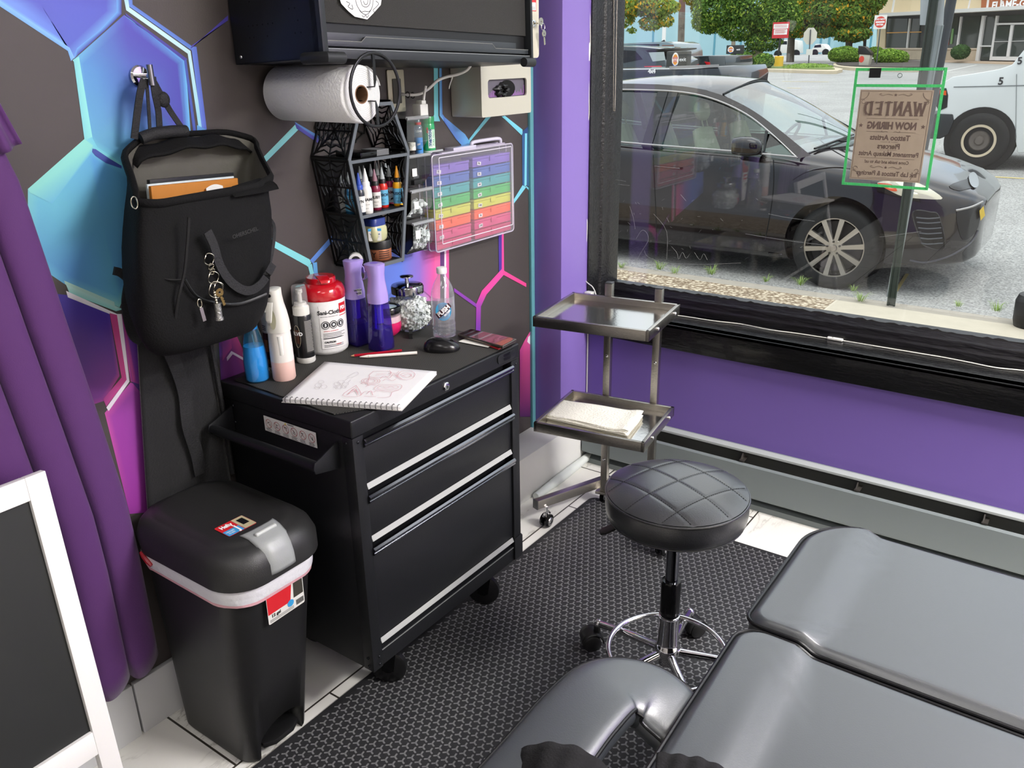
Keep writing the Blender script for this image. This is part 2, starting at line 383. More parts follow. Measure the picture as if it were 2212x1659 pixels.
cell([(60,408),(182,302),(200,322),(262,357),(330,420),(340,560),(268,640),(258,664),(140,614),(60,560)], ['#74c8cc','#76ccd0','#66c0d4','#5ab4dc','#4f94bc','#4a90c0','#5cb8c0','#86d2cc','#5aa4d4','#60b8d2'], ['#62bcd6','#5aaedc','#4f9edc','#4c98c8','#4a90b4','#4a8cc0','#5098cc','#5aa8cc','#4a8ccc','#52a0cc'], '#4c93bb', .86, (220,480))
cell([(100,632),(150,638),(236,676),(258,812),(224,866),(120,900),(80,760)], ['#3f2b92','#42309a','#4a36a2','#a0387e','#8c2f84','#7a2a80','#532c8c'], ['#3f2f96','#42329a','#462d98','#6c2c84','#6c2a7e','#68287c','#522c8a'], '#562a88', .9)
cell([(262,684),(300,660),(360,700),(360,860),(335,848),(282,824),(278,800)], ['#6a3aa0','#4a3098','#472c92','#5c2c94','#6a2c98','#b03c90','#d0489c'], ['#5a309a','#46329a','#452c92','#582c92','#642c92','#7c3294','#7a3296'], '#4e2c94', .86)
cell([(226,892),(282,826),(335,850),(400,870),(400,1100),(280,1110)], ['#c84ea4','#a63a9a','#74308c','#74308c','#8c2a90','#98309a'], ['#9c34a0','#82308c','#74308e','#742c8c','#8a2a90','#962c9a'], '#7e2c8c', .84)
cell([(470,690),(500,700),(540,790),(560,860),(480,880)], ['#4c3392','#c23a84','#a83a7c','#6a3082','#6a3082'], ['#8a3488','#b0397e','#9a3a7a','#6a3484','#6c3284'], '#7c3480', .8)
_lay[0] += .0002
strip([(0,2),(150,103),(160,124)], [(-3,12),(146,110),(153,132)], '#7cb8f0', '#6aa6ea')
strip([(262,-30),(262,30),(226,66),(168,118),(158,128)], [(250,-30),(252,26),(214,66),(166,104),(158,128)], '#3a3aa8', '#64a8ea')
strip([(268,34),(400,128),(412,296)], [(282,42),(390,134),(402,290)], '#62b8ec', '#4c78d0')           # inner glow
strip([(270,28),(405,128)], [(272,34),(397,131)], '#413a9e')
strip([(402,128),(425,296)], [(397,131),(418,292)], '#3d55b4')
strip([(264,-20),(272,22),(405,116),(432,300)], [(274,-20),(279,16),(411,110),(440,296)], ['#8ccdf0','#bfe8f2','#bfe8f2','#88d4ee'])
strip([(274,-20),(279,14),(412,108)], [(284,-20),(286,10),(416,101)], '#5a86dc', '#4f74cf')
strip([(411,100),(414,112),(438,296)], [(424,101),(424,101),(446,278)], '#5f7fdc', '#4f66cc')
strip([(414,98),(492,44)], [(410,106),(492,33)], '#4f44b0', '#4a40aa')
strip([(156,130),(170,122),(200,302)], [(158,132),(159,134),(182,302)], '#84dcd8', '#78ccd4')           # left rim
strip([(198,296),(210,318),(262,352)], [(186,302),(202,322),(262,358)], '#66c4da', '#74ccd8')
band([(192,320),(206,322),(240,345),(262,358),(262,364),(228,352),(205,336)], '#37489e')
strip([(182,300),(200,314),(198,330)], [(60,408),(64,416),(112,440)], ['#84d8cc','#82d6cc','#5cb4dc'], ['#84d8cc','#80d4cc','#60b4d8'])
strip([(425,270),(450,282),(556,355)], [(425,330),(500,340),(550,378)], ['#5aa0e2','#4f8cd8','#62aede'], ['#4f8cd8','#5aa0dc','#6cbce0'])
strip([(556,352),(640,266),(644,278)], [(549,372),(562,362),(643,270)], '#8cdcd8', '#7cd0d4')
strip([(556,352),(641,268)], [(560,364),(645,279)], '#8adcd8', '#7ed0d8')
strip([(545,372),(552,400)], [(556,366),(560,400)], '#6cc4e4')
strip([(636,263),(692,296)], [(640,270),(690,303)], '#4f86c8', '#4c76c0')
strip([(636,266),(690,303)], [(640,278),(688,310)], '#4c48a6', '#3f3c96')
strip([(560,480),(569,512),(590,530)], [(574,490),(576,506),(592,518)], '#78d0e8', '#6ac4e4')
strip([(566,508),(592,520),(668,560),(672,568)], [(572,524),(594,536),(662,574),(664,576)], '#7cd6dc', '#78d2da')
strip([(664,572),(675,616)], [(673,570),(683,616)], '#78ccd8')
strip([(675,568),(680,616)], [(684,566),(688,616)], '#5ca4e0')
strip([(669,562),(722,502)], [(675,569),(726,513)], '#5c8cdc', '#5080d0')
strip([(150,634),(250,672),(266,668)], [(140,611),(240,650),(247,660)], '#86d0cc', '#b8dcd8')
strip([(142,628),(252,678),(262,678)], [(146,642),(246,682),(254,682)], '#ece8f2', '#e0dcea')
band([(138,606),(246,652),(248,662),(243,660),(236,656),(140,614)], '#a8d4cc')
strip([(262,678),(279,824),(234,888)], [(252,680),(273,820),(229,880)], '#ece4f0')
strip([(252,680),(273,820),(229,878)], [(236,676),(262,815),(222,862)], ['#c8408a','#cc3c8c','#b83c8c'], ['#c04088','#c43a88','#9c3484'])
strip([(262,680),(286,822)], [(267,678),(294,824)], '#b03c88', '#8c3490')
band([(283,824),(338,842),(338,852),(300,844)], '#48307c')
band([(480,700),(492,690),(498,730),(500,752),(490,764),(480,780)], ['#4c3392','#4c3392','#c84090','#c04088','#b0408c','#a83c88'])
strip([(489,772),(499,758),(535,778)], [(490,780),(502,765),(535,784)], '#e6dcec', '#d8c8e0')
strip([(936,120),(937,248),(930,262)], [(945,120),(946,250),(950,262)], '#7cd4da', '#68c4d8')
strip([(948,120),(949,250),(958,262)], [(953,120),(955,246),(962,256)], '#6cb4e6', '#4c7cc8')
strip([(956,250),(1004,290),(1018,312)], [(958,262),(984,300),(1004,322)], ['#4f80d0','#62a4e0','#62b0e4'], ['#4460b0','#4c74c4','#5aa0dc'])
strip([(1012,308),(1054,252)], [(1016,304),(1060,252)], '#78ccd4', '#6cc0d0')
strip([(1012,309),(1054,254)], [(1013,300),(1050,252)], '#6cc8dc')
strip([(1083,252),(1128,288)], [(1090,250),(1128,280)], '#74d0e4')
strip([(1083,251),(1126,292)], [(1088,252),(1128,288)], '#70cce0', '#6cc8dc')
strip([(1128,284),(1143,270)], [(1128,300),(1143,285)], '#2f4c84')
strip([(1127,290),(1128,402)], [(1132,288),(1132,400)], '#345f94')
strip([(1133,288),(1132,402)], [(1138,288),(1137,400)], '#78d0e8')
strip([(1139,280),(1138,402)], [(1142,278),(1142,402)], '#3c6ca0')
strip([(1128,400),(1107,434)], [(1136,404),(1106,444)], '#74cce0')
strip([(1134,400),(1144,408)], [(1136,405),(1144,414)], '#6cc4dc')
for (x0, c0, x1, c1) in ((800,'#5c74d4',865,'#5a78d8'), (865,'#5a78d8',905,'#8a68c8'), (905,'#8a68c8',938,'#e24c9c'), (938,'#e85a9e',950,'#e85a9e')):
    strip([(x0,540),(x0,650)], [(x1,540),(x1,650)], [c0,c0], [c1,c1])
strip([(928,380),(930,545)], [(948,380),(950,545)], ['#48a090','#e05a9c'], ['#48a090','#e05a9c'])
strip([(950,530),(950,590)], [(959,530),(959,600)], '#5a2c74', '#60306c')
strip([(959,530),(959,655)], [(963,530),(963,655)], '#f0dcec')
strip([(963,530),(963,655)], [(969,530),(969,655)], '#e8509c')
strip([(1076,500),(1077,586)], [(1083,500),(1084,590)], '#4c30a0', '#402a90')
strip([(1083,500),(1083,588)], [(1087,500),(1088,586)], '#e83c94')
strip([(1084,580),(1040,628),(1028,656),(1027,716)], [(1092,588),(1050,636),(1038,662),(1037,716)], ['#f0409c','#e43c98','#a838a8','#7434a8'], ['#f044a0','#d83c9c','#9838a8','#6a30a0'])
strip([(1084,592),(1136,620)], [(1087,584),(1136,612)], '#ec3c90')
strip([(980,622),(1028,656)], [(980,630),(1028,664)], '#8a38a8', '#7c34a4')
band([(1144,716),(1132,736),(1122,756),(1122,900),(1145,900)], ['#e04c98','#e44c98','#c83c98','#4c1c5c','#4c1c5c'])
band([(1144,724),(1140,728),(1138,738),(1144,744)], '#f0e6f0')
struct(mb.build('wall_left', [MV, DARK], None, loc=(0,0,0), smooth=0, recalc=False))
def marble_strip():
    m = mat('skirting_marble', '#c3c4c6', .35, noise=.13, nscale=4); return m
mb = MB(); mb.box(0, .014, RY, -2.0, 0, .155); mb.box(.0, .014, -1.995, -.41, 0, .155)
struct(mb.build('baseboard_left', marble_strip(), None, loc=(0,-3,0), bevel=.002, smooth=30))
PURP = mat('purple_paint', '#725ca6', .5, bump=.12, bscale=25)
mb = MB(); mb.box(0, .131, -.2, .0, 0, CEIL)
struct(mb.build('trim_1', mat('purple_paint_pilaster', '#7f68b2', .45, bump=.12, bscale=25), None, loc=(0,-.2,0), bevel=.004))
mb = MB(); mb.box(0, .012, -.222, -.2005, 0, CEIL)
struct(mb.build('trim_2', mat('teal_edge', '#5f9ca6', .6, noise=.1, nscale=8), None, loc=(0,-.2,0), bevel=.002))
mb = MB(); mb.box(.0, .142, -.60, -.001, 0, .187)
struct(mb.build('trim_3', mat('box_white', '#dededc', .5, noise=.03, nscale=14), None, loc=(.1,-.3,0), bevel=.004))
mb = MB(); mb.tube([(.165,-.43,.014),(.165,-.25,.016),(.160,-.02,.018)], [.014,.02,.016], 10)
struct(mb.build('trim_4', mat('caulk_white', '#d3d8d6', .5), None, loc=(.16,-.3,0)))
WX0, WX1, WZ0, WZ1 = .150, 2.5, .733, 2.62     # glass opening; unseen right end set short to darken the bed's reflection
FZ0, FX0 = .56, .137
mb = MB()
mb.box(FX0-.14, RX, 0.0, .2, -.3, .56)           # below the sill
mb.box(-.1, .131, 0.0, .2, .56, CEIL)
mb.box(WX1+.12, RX+.1, 0, .2, .56, CEIL); mb.box(.131, WX1+.12, 0, .2, WZ1+.12, CEIL)
struct(mb.build('wall_front', PURP, None, loc=(2,0,0), smooth=0))
mb = MB(); mb.box(.14, RX, -.006, .0, .16, .232); mb.box(.14, RX, -.012, 0, .0, .16)
struct(mb.build('baseboard_front', mat('grey_paint', '#7d8586', .5), None, loc=(2,0,0), smooth=0))
win = thing('window_1', None, None, (2, .03, .56)); win['kind'] = 'structure'
BLK = mat('black_gloss_paint', '#0c0c0e', .22, bump=.55, bscale=26, aniso=(1,5,5), coat=.2)
BLKW = mat('weathered_black_paint', '#17161a', .38, bump=1.0, bscale=18, aniso=(1,6,6), noise=.7, nscale=30)
mb = MB()
mb.box(.14, RX-.1, -.03, .012, .56, .655)                      # sill face and nosing
mb.box(.14, RX-.1, -.03, .2, .640, .655)
mb.build('sill', BLK, win, bevel=.004)
mb = MB()
def rail(mb, prof, x0, x1):
    n = len(prof); mb.prism([(x0, y, z) for y, z in prof], (x1-x0, 0, 0))
rail(mb, [(.118,.655),(.118,.684),(.124,.690),(.126,.712),(.134,.718),(.144,.733),(.2,.733),(.2,.655)], .14, RX-.1)
mb.build('bottom_rail', BLKW, win, bevel=.003)
mb = MB()
mb.prism([(.131,-.014,.655),(.1375,-.014,.655),(.139,.012,.655),(.134,.020,.655),(.136,.070,.655),(.143,.078,.655),(.144,.115,.655),(.149,.125,.655),(.150,.2,.655),(.131,.2,.655)], (0,0,CEIL-.70))
mb.prism([(WX1,.2,.655),(WX1,.12,.655),(WX1+.03,.10,.655),(WX1+.05,.0,.655),(WX1+.12,.0,.655),(WX1+.12,.2,.655)], (0,0,CEIL-.70))
mb.build('side_jamb', BLKW, win, bevel=.003)
mb = MB(); mb.box(.15, WX1, .05, .2, WZ1, WZ1+.12); mb.build('top_rail', BLKW, win, bevel=.003)
GY = .155
mb = MB(); mb.box(.148, WX1+.005, GY-.003, GY+.003, .73, WZ1+.01)
mb.build('window_pane', thin_glass('window_glass', (.97,.985,.98)), win, smooth=0)
sc_pts = [[(1374,516),(1386,498),(1397,503),(1400,520),(1385,545),(1366,580)],[(1392,541),(1400,555),(1440,568),(1520,571),(1600,568)],[(1450,532),(1462,546),(1466,560),(1474,545),(1482,558),(1490,548)],
          [(1500,545),(1512,561),(1520,548),(1528,562)],[(1440,470),(1445,480)],[(1470,420),(1482,434)],[(1360,445),(1368,470),(1372,495)],[(1412,462),(1440,500),(1440,560)],[(1610,505),(1690,518),(1800,532)],
          [(1660,462),(1700,470),(1760,478)],[(1330,388),(1352,392)],[(1335,398),(1360,401)],[(1900,512),(1990,500)]]
mb = MB()
for s_ in sc_pts:
    P = [ony(x, y, GY-.0045) for x, y in s_]; mb.tube(crom(P, 4), .00028, 4)
for q in range(34):
    x = random.uniform(1330, 1640); y = random.uniform(420, 600); p = ony(x, y, GY-.0045); d = Vector((random.uniform(-1,1),0,random.uniform(-1,1)))*.012
    mb.tube([p, p+d], .0002, 3)
mb.build('scratches', mat('etched_white', '#a9abab', .7), win, smooth=0)
mb = MB(); random.seed(3); n = 160
up = [];
for i in range(n+1):
    x = .151+(WX1-.151)*i/n; up.append((x, .1445, .733+.006*random.random()**2+.002))
for i in range(n): mb.quad((up[i][0],.1442,.728),(up[i+1][0],.1442,.728),up[i+1],up[i])
mb.build('flaking_paint', mat('flaky_black', '#211f20', .7), win, smooth=0)
for i, (lx, ly) in enumerate(FILL_LAMPS):  # unseen panels made to hold the added fill lights
    t = thing('fill_lamp', 'added white rectangular fill lamp, '+['close to the window, left of its twin','at the back, on the chest side of the room','close to the window, in the right corner','at the back right'][i], 'lamp', (lx, ly, CEIL), group='added fill lamps')
    mb = MB();
    for a in ((-.3,.3,-.575,-.55),(-.3,.3,.55,.575),(-.3,-.275,-.55,.55),(.275,.3,-.55,.55)): mb.box(*a, -.035, 0)
    mb.build('frame', WHITE, t)
    mb = MB(); mb.box(-.274,.274,-.549,.549,-.008,-.002); mb.build('diffuser', mat('fill_diffuser', '#ffffff', .6, emit=1.5), t)
# ================================================================ FLOOR MAT
RUB = mat('black_rubber', '#232325', .55, bump=.15, bscale=200)
RUBY = mat('rubber_pattern_sheen', '#707071', .34)  # window reflection on the raised shapes painted in as paler rubber
mb = MB()
mx0, mx1, my0, my1 = .340, 2.3, -2.75, -.30
mb.prism([(x, y, .0005) for x, y in rrect(mx0, mx1, my0, my1, .03, 5)], (0,0,.0075))
mb.mat(1)
sp = .0240; rows = int((my1-my0-.03)/(sp*.866)); cols_ = int((mx1-mx0-.03)/sp)
arms = [math.radians(a) for a in (100, 220, 340)]; Lr, Wd = sp*.44, sp*.092
tmpl = []
for a in arms:
    d = Vector((math.cos(a), math.sin(a), 0)); n_ = Vector((-d.y, d.x, 0))
    tmpl.append([n_*Wd, -n_*Wd, d*Lr-n_*Wd, d*Lr+n_*Wd])
for r_i in range(rows):
    for c_i in range(cols_):
        x = mx0+.022+c_i*sp+(sp/2 if r_i % 2 else 0); y = my1-.022-r_i*sp*.866
        if x < .80 and y < -2.25: continue
        o = Vector((x, y, .0084))
        for q in tmpl: mb.add([o+p for p in q], [(0,1,2,3)])
o = mb.build('anti_fatigue_mat', [RUB, RUBY], None, loc=(1.2,-1.5,0), smooth=0, recalc=False)
tag(o, 'black rubber floor mat moulded with a pattern of small Y shapes', 'mat')
# ================================================================ TOOL CHEST
CB = mat('powder_black', '#141518', .42, bump=.12, bscale=400)
CB2 = mat('drawer_black', '#17181b', .38, bump=.1, bscale=400)
LINE_GREY = mat('pale_line_grey', '#a9aaaa', .35, metal=.6)
CHR = mat('chrome', '#dcdcde', .07, metal=1.0)
STEEL = mat('brushed_steel', '#b9b4ac', .26, metal=1.0, bump=.15, bscale=60, aniso=(1,20,20))
BLP = mat('black_plastic', '#151516', .4)
BLPG = mat('black_plastic_gloss', '#0c0c0d', .15)
FX, Y0, Y1, ZB, ZT = .484, -1.627, -.982, .157, .850
ch = thing('tool_chest', 'black steel rolling tool chest with three drawers', 'tool chest', (.25, (Y0+Y1)/2, 0))
mb = MB(); mb.box(.02, FX-.03, Y0+.003, Y1-.003, ZB, .81)
mb.build('body', CB, ch, bevel=.002)
mb = MB(); mb.box(.018, FX+.002, Y0-.002, Y1+.002, .806, ZT-.001); mb.build('top', CB, ch, bevel=.004, seg=3)
for y in ((Y0, Y0+.033), (Y1-.033, Y1)):
    mb = MB(); mb.box(FX-.034, FX, y[0], y[1], ZB+.002, .805); mb.build('corner_post', CB, ch, bevel=.0015)
mb = MB(); mb.box(FX-.028, FX-.003, Y0+.033, Y1-.033, ZB+.002, .208); mb.box(FX-.028, FX-.016, Y0+.033, Y1-.033, .208, .226)
mb.build('bottom_rail', CB, ch, bevel=.001)
mb = MB(); mb.box(FX-.004, FX-.0015, Y0+.036, Y1-.036, .2035, .2055); mb.build('rail_highlight', LINE_GREY, ch, smooth=0)  # highlight along the bottom rail, painted as a thin pale strip
for z0, z1 in ((.662,.795),(.521,.650),(.225,.508)):
    d = MB(); d.box(FX-.022, FX-.006, Y0+.035, Y1-.035, z0+.016, z1-.020)
    dr = d.build('drawer', CB2, ch, bevel=.001)
    h = MB(); h.prism([(FX-.006,0,z1-.003),(FX+.004,0,z1-.001),(FX+.009,0,z1-.005),(FX+.009,0,z1-.010),(FX+.004,0,z1-.012),(FX+.007,0,z1-.015),(FX+.007,0,z1-.019),(FX+.002,0,z1-.022),(FX-.006,0,z1-.022)], (0, Y1-Y0-.062, 0))
    for i in range(len(h.v)): h.v[i] = h.v[i]+Vector((0, Y0+.031, 0))
    hh = h.build('handle', mat('handle_gloss_black', '#7c7c82', .14, metal=1), dr, smooth=20)
    s = MB(); s.prism([(FX-.006,0,z0+.014),(FX+.000,0,z0+.001),(FX-.008,0,z0-.001)], (0, Y1-Y0-.072, 0))
    for i in range(len(s.v)): s.v[i] = s.v[i]+Vector((0, Y0+.036, 0))
    s.build('lower_lip', mat('lip_sheen', '#a3a4a2', .5, metal=.1), dr, smooth=0)  # light caught by the bevel is painted into the lip's pale grey
mb = MB(); mb.lathe([(.0,0),(.0115,0),(.0115,.003),(.009,.005),(.007,.0052),(.0,.0052)], 20, (FX+.002,-1.301,.826), 'x'); lk = mb.build('lock', CHR, ch)
mb = MB(); mb.box(FX+.0072, FX+.0078, -1.3022, -1.2998, .8225, .8295); mb.build('key_slot', BLP, lk, smooth=0)
mb = MB(); mb.prism([(FX+.002, y, z) for y, z in rrect(-1.083,-1.002,.8165,.8425,.009,4)], (.003,0,0)); bd = mb.build('badge', CB2, ch, bevel=.0008)
mb = MB(); Mf = frame((FX+.0052,-1.0425,.8345), (0,1,0), (0,0,1)); put_text(mb, 'GREAT', .010, Mf, .0006); Mf = frame((FX+.0052,-1.0425,.8235), (0,1,0), (0,0,1)); put_text(mb, 'TOOLS', .010, Mf, .0006)
mb.build('badge_lettering', mat('badge_black', '#050506', .3), bd, smooth=0)
for y, z in ((Y0+.016,.792),(Y1-.012,.792),(Y0+.022,.195),(Y0+.022,.172),(Y1-.018,.20),(Y1-.018,.178)): mb = MB(); mb.sphere((FX+.0005,y,z), .0038, 10, 6, (.6,1,1)); mb.build('rivet', mat('rivet_black', '#24252a', .25, metal=.5), ch)
for x, z in ((FX-.022,.79),(FX-.018,.195),(FX-.016,.172),(.06,.79),(.06,.745)): mb = MB(); mb.sphere((x,Y0-.0005,z), .0038, 10, 6, (1,.6,1)); mb.build('rivet', mat('rivet_black'), ch)
mb = MB(); mb.prism([(FX+.0005, y, z) for y, z in rrect(Y1-.036,Y1+.004,.162,.236,.006,3)], (.003,0,0)); mb.prism([(x, Y1+.0005, z) for x, z in rrect(FX-.036,FX+.0035,.162,.236,.006,3)], (0,.003,0)); mb.build('corner_bracket', CB2, ch, bevel=.001)
mb = MB()
mb.tube([(.055,-1.69,.748),(.43,-1.69,.748)], .0125, 14)
mb.build('side_handle', mat('handle_satin', '#1c1d20', .35, metal=.3), ch)
for x in (.052, .432):
    mb = MB(); mb.prism([(x,Y0,.79),(x,Y0,.72),(x,-1.70,.735),(x,-1.704,.748),(x,-1.70,.762),(x,-1.68,.768)], (.004,0,0)); mb.build('handle_bracket', CB, ch, bevel=.001)
P = [ony(*p, Y0) for p in ((575,901),(683,933),(684.5,967),(576,934))]
sx0, sx1, sz0, sz1 = .178, .364, .752, .792
mb = MB(); mb.quad((sx0,Y0-.0008,sz0),(sx1,Y0-.0008,sz0),(sx1,Y0-.0008,sz1),(sx0,Y0-.0008,sz1))
st = mb.build('warning_label', mat('label_white', '#dcdcda', .5), ch, smooth=0, recalc=False)
mb = MB(); RED = mat('print_red', '#b04a50', .5)
def ring_flat(mb, c, r, w, M, n=22):
    vs = [];
    for k in range(n): a = 2*PI*k/n; vs += [M @ Vector((c[0]+r*math.cos(a), c[1]+r*math.sin(a), .0004)), M @ Vector((c[0]+(r-w)*math.cos(a), c[1]+(r-w)*math.sin(a), .0004))]
    mb.add(vs, [(2*k, 2*((k+1) % n), 2*((k+1) % n)+1, 2*k+1) for k in range(n)])
def bar_flat(mb, a, b, w, M, off=.0004):
    a = Vector(a); b = Vector(b); d = (b-a).normalized(); n_ = Vector((-d.y, d.x))*w/2
    mb.add([M @ Vector((p.x, p.y, off)) for p in (a-n_, b-n_, b+n_, a+n_)], [(0,1,2,3)])
Ms = frame((sx0, Y0-.001, sz0), (1,0,0), (0,0,1))
for k in range(6):
    c = (.0175+k*.0305, .022); ring_flat(mb, c, .0115, .0012, Ms)
    bar_flat(mb, (c[0]-.008, c[1]+.008), (c[0]+.008, c[1]-.008), .0012, Ms)
mb.build('warning_rings', RED, st, smooth=0, recalc=False)
mb = MB(); INK = mat('print_black', '#26262a', .5)
random.seed(5)
for k in range(6):
    c = (.0175+k*.0305, .022)
    for q in range(3): a = (c[0]+random.uniform(-.006,.006), c[1]+random.uniform(-.006,.006)); b = (c[0]+random.uniform(-.006,.006), c[1]+random.uniform(-.006,.006)); bar_flat(mb, a, b, .0012, Ms)
    for q in range(3): bar_flat(mb, (c[0]-.011, .0085-q*.003), (c[0]+.010-random.random()*.004, .0085-q*.003), .001, Ms)
put_text(mb, 'WARNING', .0048, Ms @ Matrix.Translation((.098,.0368,0)), .0001)
mb.build('warning_print', INK, st, smooth=0, recalc=False)
mb = MB(); mb.add([Ms @ Vector(p) for p in ((.076,.0345,.0004),(.084,.0345,.0004),(.080,.0395,.0004))], [(0,1,2)]); mb.build('warning_triangle', mat('print_yellow', '#d8c43a', .5), st, smooth=0, recalc=False)
for x, y, yaw_ in ((.405,-1.50,.5),(.405,-1.075,.45),(.10,-1.50,.1),(.10,-1.075,.1)):
    M0 = Matrix.Translation((x,y,0)) @ Matrix.Rotation(yaw_, 4, 'Z')
    mb = MB(); mb.X = M0; mb.lathe([(.0,-.012),(.044,-.012),(.050,-.008),(.050,.008),(.044,.012),(0,.012)], 26, (0,0,.0585), 'y')
    wh = mb.build('caster_wheel', mat('caster_rubber', '#121214', .28), ch)
    mb = MB(); mb.X = M0; mb.lathe([(0,-.0135),(.016,-.0135),(.016,.0135),(0,.0135)], 16, (0,0,.0585), 'y')
    for s in (-1, 1): mb.prism([(-.016,s*.0155-.001,.05),(.016,s*.0155-.001,.05),(.030,s*.0155-.001,.138),(-.020,s*.0155-.001,.138)], (0,.0025,0))
    mb.box(-.035,.035,-.03,.03,.138,.144); mb.lathe([(.014,.143),(.014,.157)], 14); mb.tube([(-.01,-.02,.10),(-.01,.02,.10)], .003, 8)
    mb.build('caster_fork', mat('fork_black', '#0f0f12', .2, metal=.5), wh)
def weave():
    m = mat('woven_liner', '#3f3e3b', .75); nt = m.node_tree; b = nt.nodes['Principled BSDF']; tc = nt.nodes.new('ShaderNodeTexCoord')
    ck = nt.nodes.new('ShaderNodeTexVoronoi'); ck.inputs['Scale'].default_value = 300; ck.inputs['Randomness'].default_value = .0
    mp = nt.nodes.new('ShaderNodeMapping'); mp.inputs['Scale'].default_value = (1,1,1); mp.inputs['Rotation'].default_value = (0,0,.0)
    r = nt.nodes.new('ShaderNodeValToRGB'); r.color_ramp.elements[0].color = (*H('#87847c'),1); r.color_ramp.elements[0].position = .26; r.color_ramp.elements[1].color = (*H('#131313'),1); r.color_ramp.elements[1].position = .48
    nt.links.new(tc.outputs['Object'], mp.inputs[0]); nt.links.new(mp.outputs[0], ck.inputs['Vector']); nt.links.new(ck.outputs['Distance'], r.inputs[0]); nt.links.new(r.outputs[0], b.inputs['Base Color'])
    return m
mb = MB(); mb.prism([(x,y,.8502) for x,y in ((.050,-1.606),(.425,-1.622),(.478,-1.535),(.478,-.988),(.055,-.985))], (0,0,.0020))
tag(mb.build('shelf_liner', weave(), None, loc=(.25,-1.3,.85), smooth=0), 'black and grey woven non-slip liner on top of the tool chest', 'liner')
# ================================================================ TRASH CAN
CANB = mat('can_black', '#1d1d1e', .42, bump=.12, bscale=500)
CANL = mat('can_lid_black', '#232323', .45, bump=.12, bscale=500)
can = thing('trash_can', 'black plastic step-on trash can with grey latch and domed lid', 'trash can', (.235,-1.82,0))
CCX, CCY = .2, -1.822
def srect(cx, cy, hx, hy, r, z, n=8):
    return [Vector((x, y, z)) for x, y in rrect(cx-hx, cx+hx, cy-hy, cy+hy, r, n)]
def loft(mb, rings, cap0=True, cap1=True):
    n = len(rings[0]); vs = [p for r in rings for p in r]; fs = []
    for i in range(len(rings)-1):
        for k in range(n): k2 = (k+1) % n; fs.append((i*n+k, i*n+k2, (i+1)*n+k2, (i+1)*n+k))
    if cap0: fs.append(tuple(reversed(range(n))))
    if cap1: fs.append(tuple((len(rings)-1)*n+k for k in range(n)))
    return mb.add(vs, fs)
mb = MB(); rings = []
for z, hx, hy, r, cx in ((.0,.142,.092,.05,.196),(.012,.148,.098,.055,.196),(.25,.165,.108,.06,.213),(.50,.183,.12,.065,.232),(.548,.186,.123,.067,.235)):
    rings.append(srect(cx, -1.820, hx, hy, r, z))
loft(mb, rings)
body = mb.build('body', CANB, can, smooth=50)
cut = MB(); cut.prism([(.29, y, z) for y, z in [(-1.885,-.02),(-1.885,.06)]+[(-1.8175+.0675*math.cos(a), .06+.05*math.sin(a)) for a in [PI-PI*i/12 for i in range(13)]]+[(-1.75,-.02)]], (.2,0,0))
co = cut.build('cutter', CANB, None, loc=(0,0,0))
dgm = body.modifiers.new('recess', 'BOOLEAN'); dgm.operation = 'DIFFERENCE'; dgm.object = co; dgm.solver = 'EXACT'
bpy.context.view_layer.update()
dg = bpy.context.evaluated_depsgraph_get(); nm = bpy.data.meshes.new_from_object(body.evaluated_get(dg)); body.modifiers.clear(); body.data = nm
bpy.data.objects.remove(co)
mb = MB(); mb.box(.292,.296,-1.884,-1.752,.005,.108); mb.build('recess_back', mat('recess_black','#0b0b0c',.6), can, smooth=0)
mb = MB(); mb.prism([(x,y,.028) for x,y in ((.297,-1.872),(.335,-1.872),(.350,-1.845),(.350,-1.79),(.335,-1.762),(.297,-1.762))], (0,0,.016)); mb.build('pedal', BLP, can, bevel=.005)
mb = MB(); LX, LY = .245, -1.818; rings = []
for z, hx, hy, r in ((.545,.190,.128,.08),(.550,.201,.139,.088),(.588,.203,.141,.09),(.612,.195,.134,.09),(.625,.183,.122,.085),(.630,.171,.110,.080),(.632,.165,.104,.078),(.636,.161,.100,.075),(.638,.150,.08,.06),(.639,.08,.04,.03)):
    rings.append([Vector((p.x+(z-.55)*-.1, p.y, p.z)) for p in srect(LX+.0, LY, hx, hy, r, z, 10)])
loft(mb, rings); lid = mb.build('lid', CANL, can, smooth=60)
GRL = mat('latch_grey', '#8d9090', .35, bump=.1, bscale=300)
def latch(u, v):
    y = LY-.006 + (v-.5)*(.088-.018*u)
    path = [(.376,.6415),(.388,.6415),(.403,.639),(.424,.629),(.438,.612),(.447,.590),(.450,.565)]
    t = u*(len(path)-1); i = min(int(t), len(path)-2); f_ = t-i
    x = path[i][0]*(1-f_)+path[i+1][0]*f_; z = path[i][1]*(1-f_)+path[i+1][1]*f_
    e = abs(v-.5)*2; x -= .010*e**4; z -= .004*e**4
    return Vector((x, y, z))
mb = MB(); mb.grid(latch, 18, 14); mb.build('latch', GRL, lid, solid=.006, smooth=50)
mb = MB(); mb.box(.394,.404,LY-.034,LY+.022,.638,.647); mb.build('latch_grip', mat('latch_light', '#b5b8b6', .3), lid, bevel=.004, seg=3)
mb = MB(); rings = []; random.seed(4)
base = srect(.236, -1.820, .192, .130, .075, 0, 8); nb = len(base)
for z, k in ((.552,1.0),(.540,1.02),(.528,1.0),(.520,1.0),(.508,.985),(.500,.975)):
    rings.append([Vector((.236+(p.x-.236)*k+random.uniform(-.001,.001), -1.82+(p.y+1.82)*k+random.uniform(-.001,.001), z-.012*math.sin(i*.35+1)*(.56-z)*14*.3-.012*max(0,(p.x-.2)))) for i, p in enumerate(base)])
n = nb; vs = [p for r in rings for p in r]
for i in range(len(rings)-1):
    mb.cur = 0 if i < 3 else 1
    mb.add([], [])
    for k in range(n): pass
b0 = len(mb.v); mb.add(vs, [])
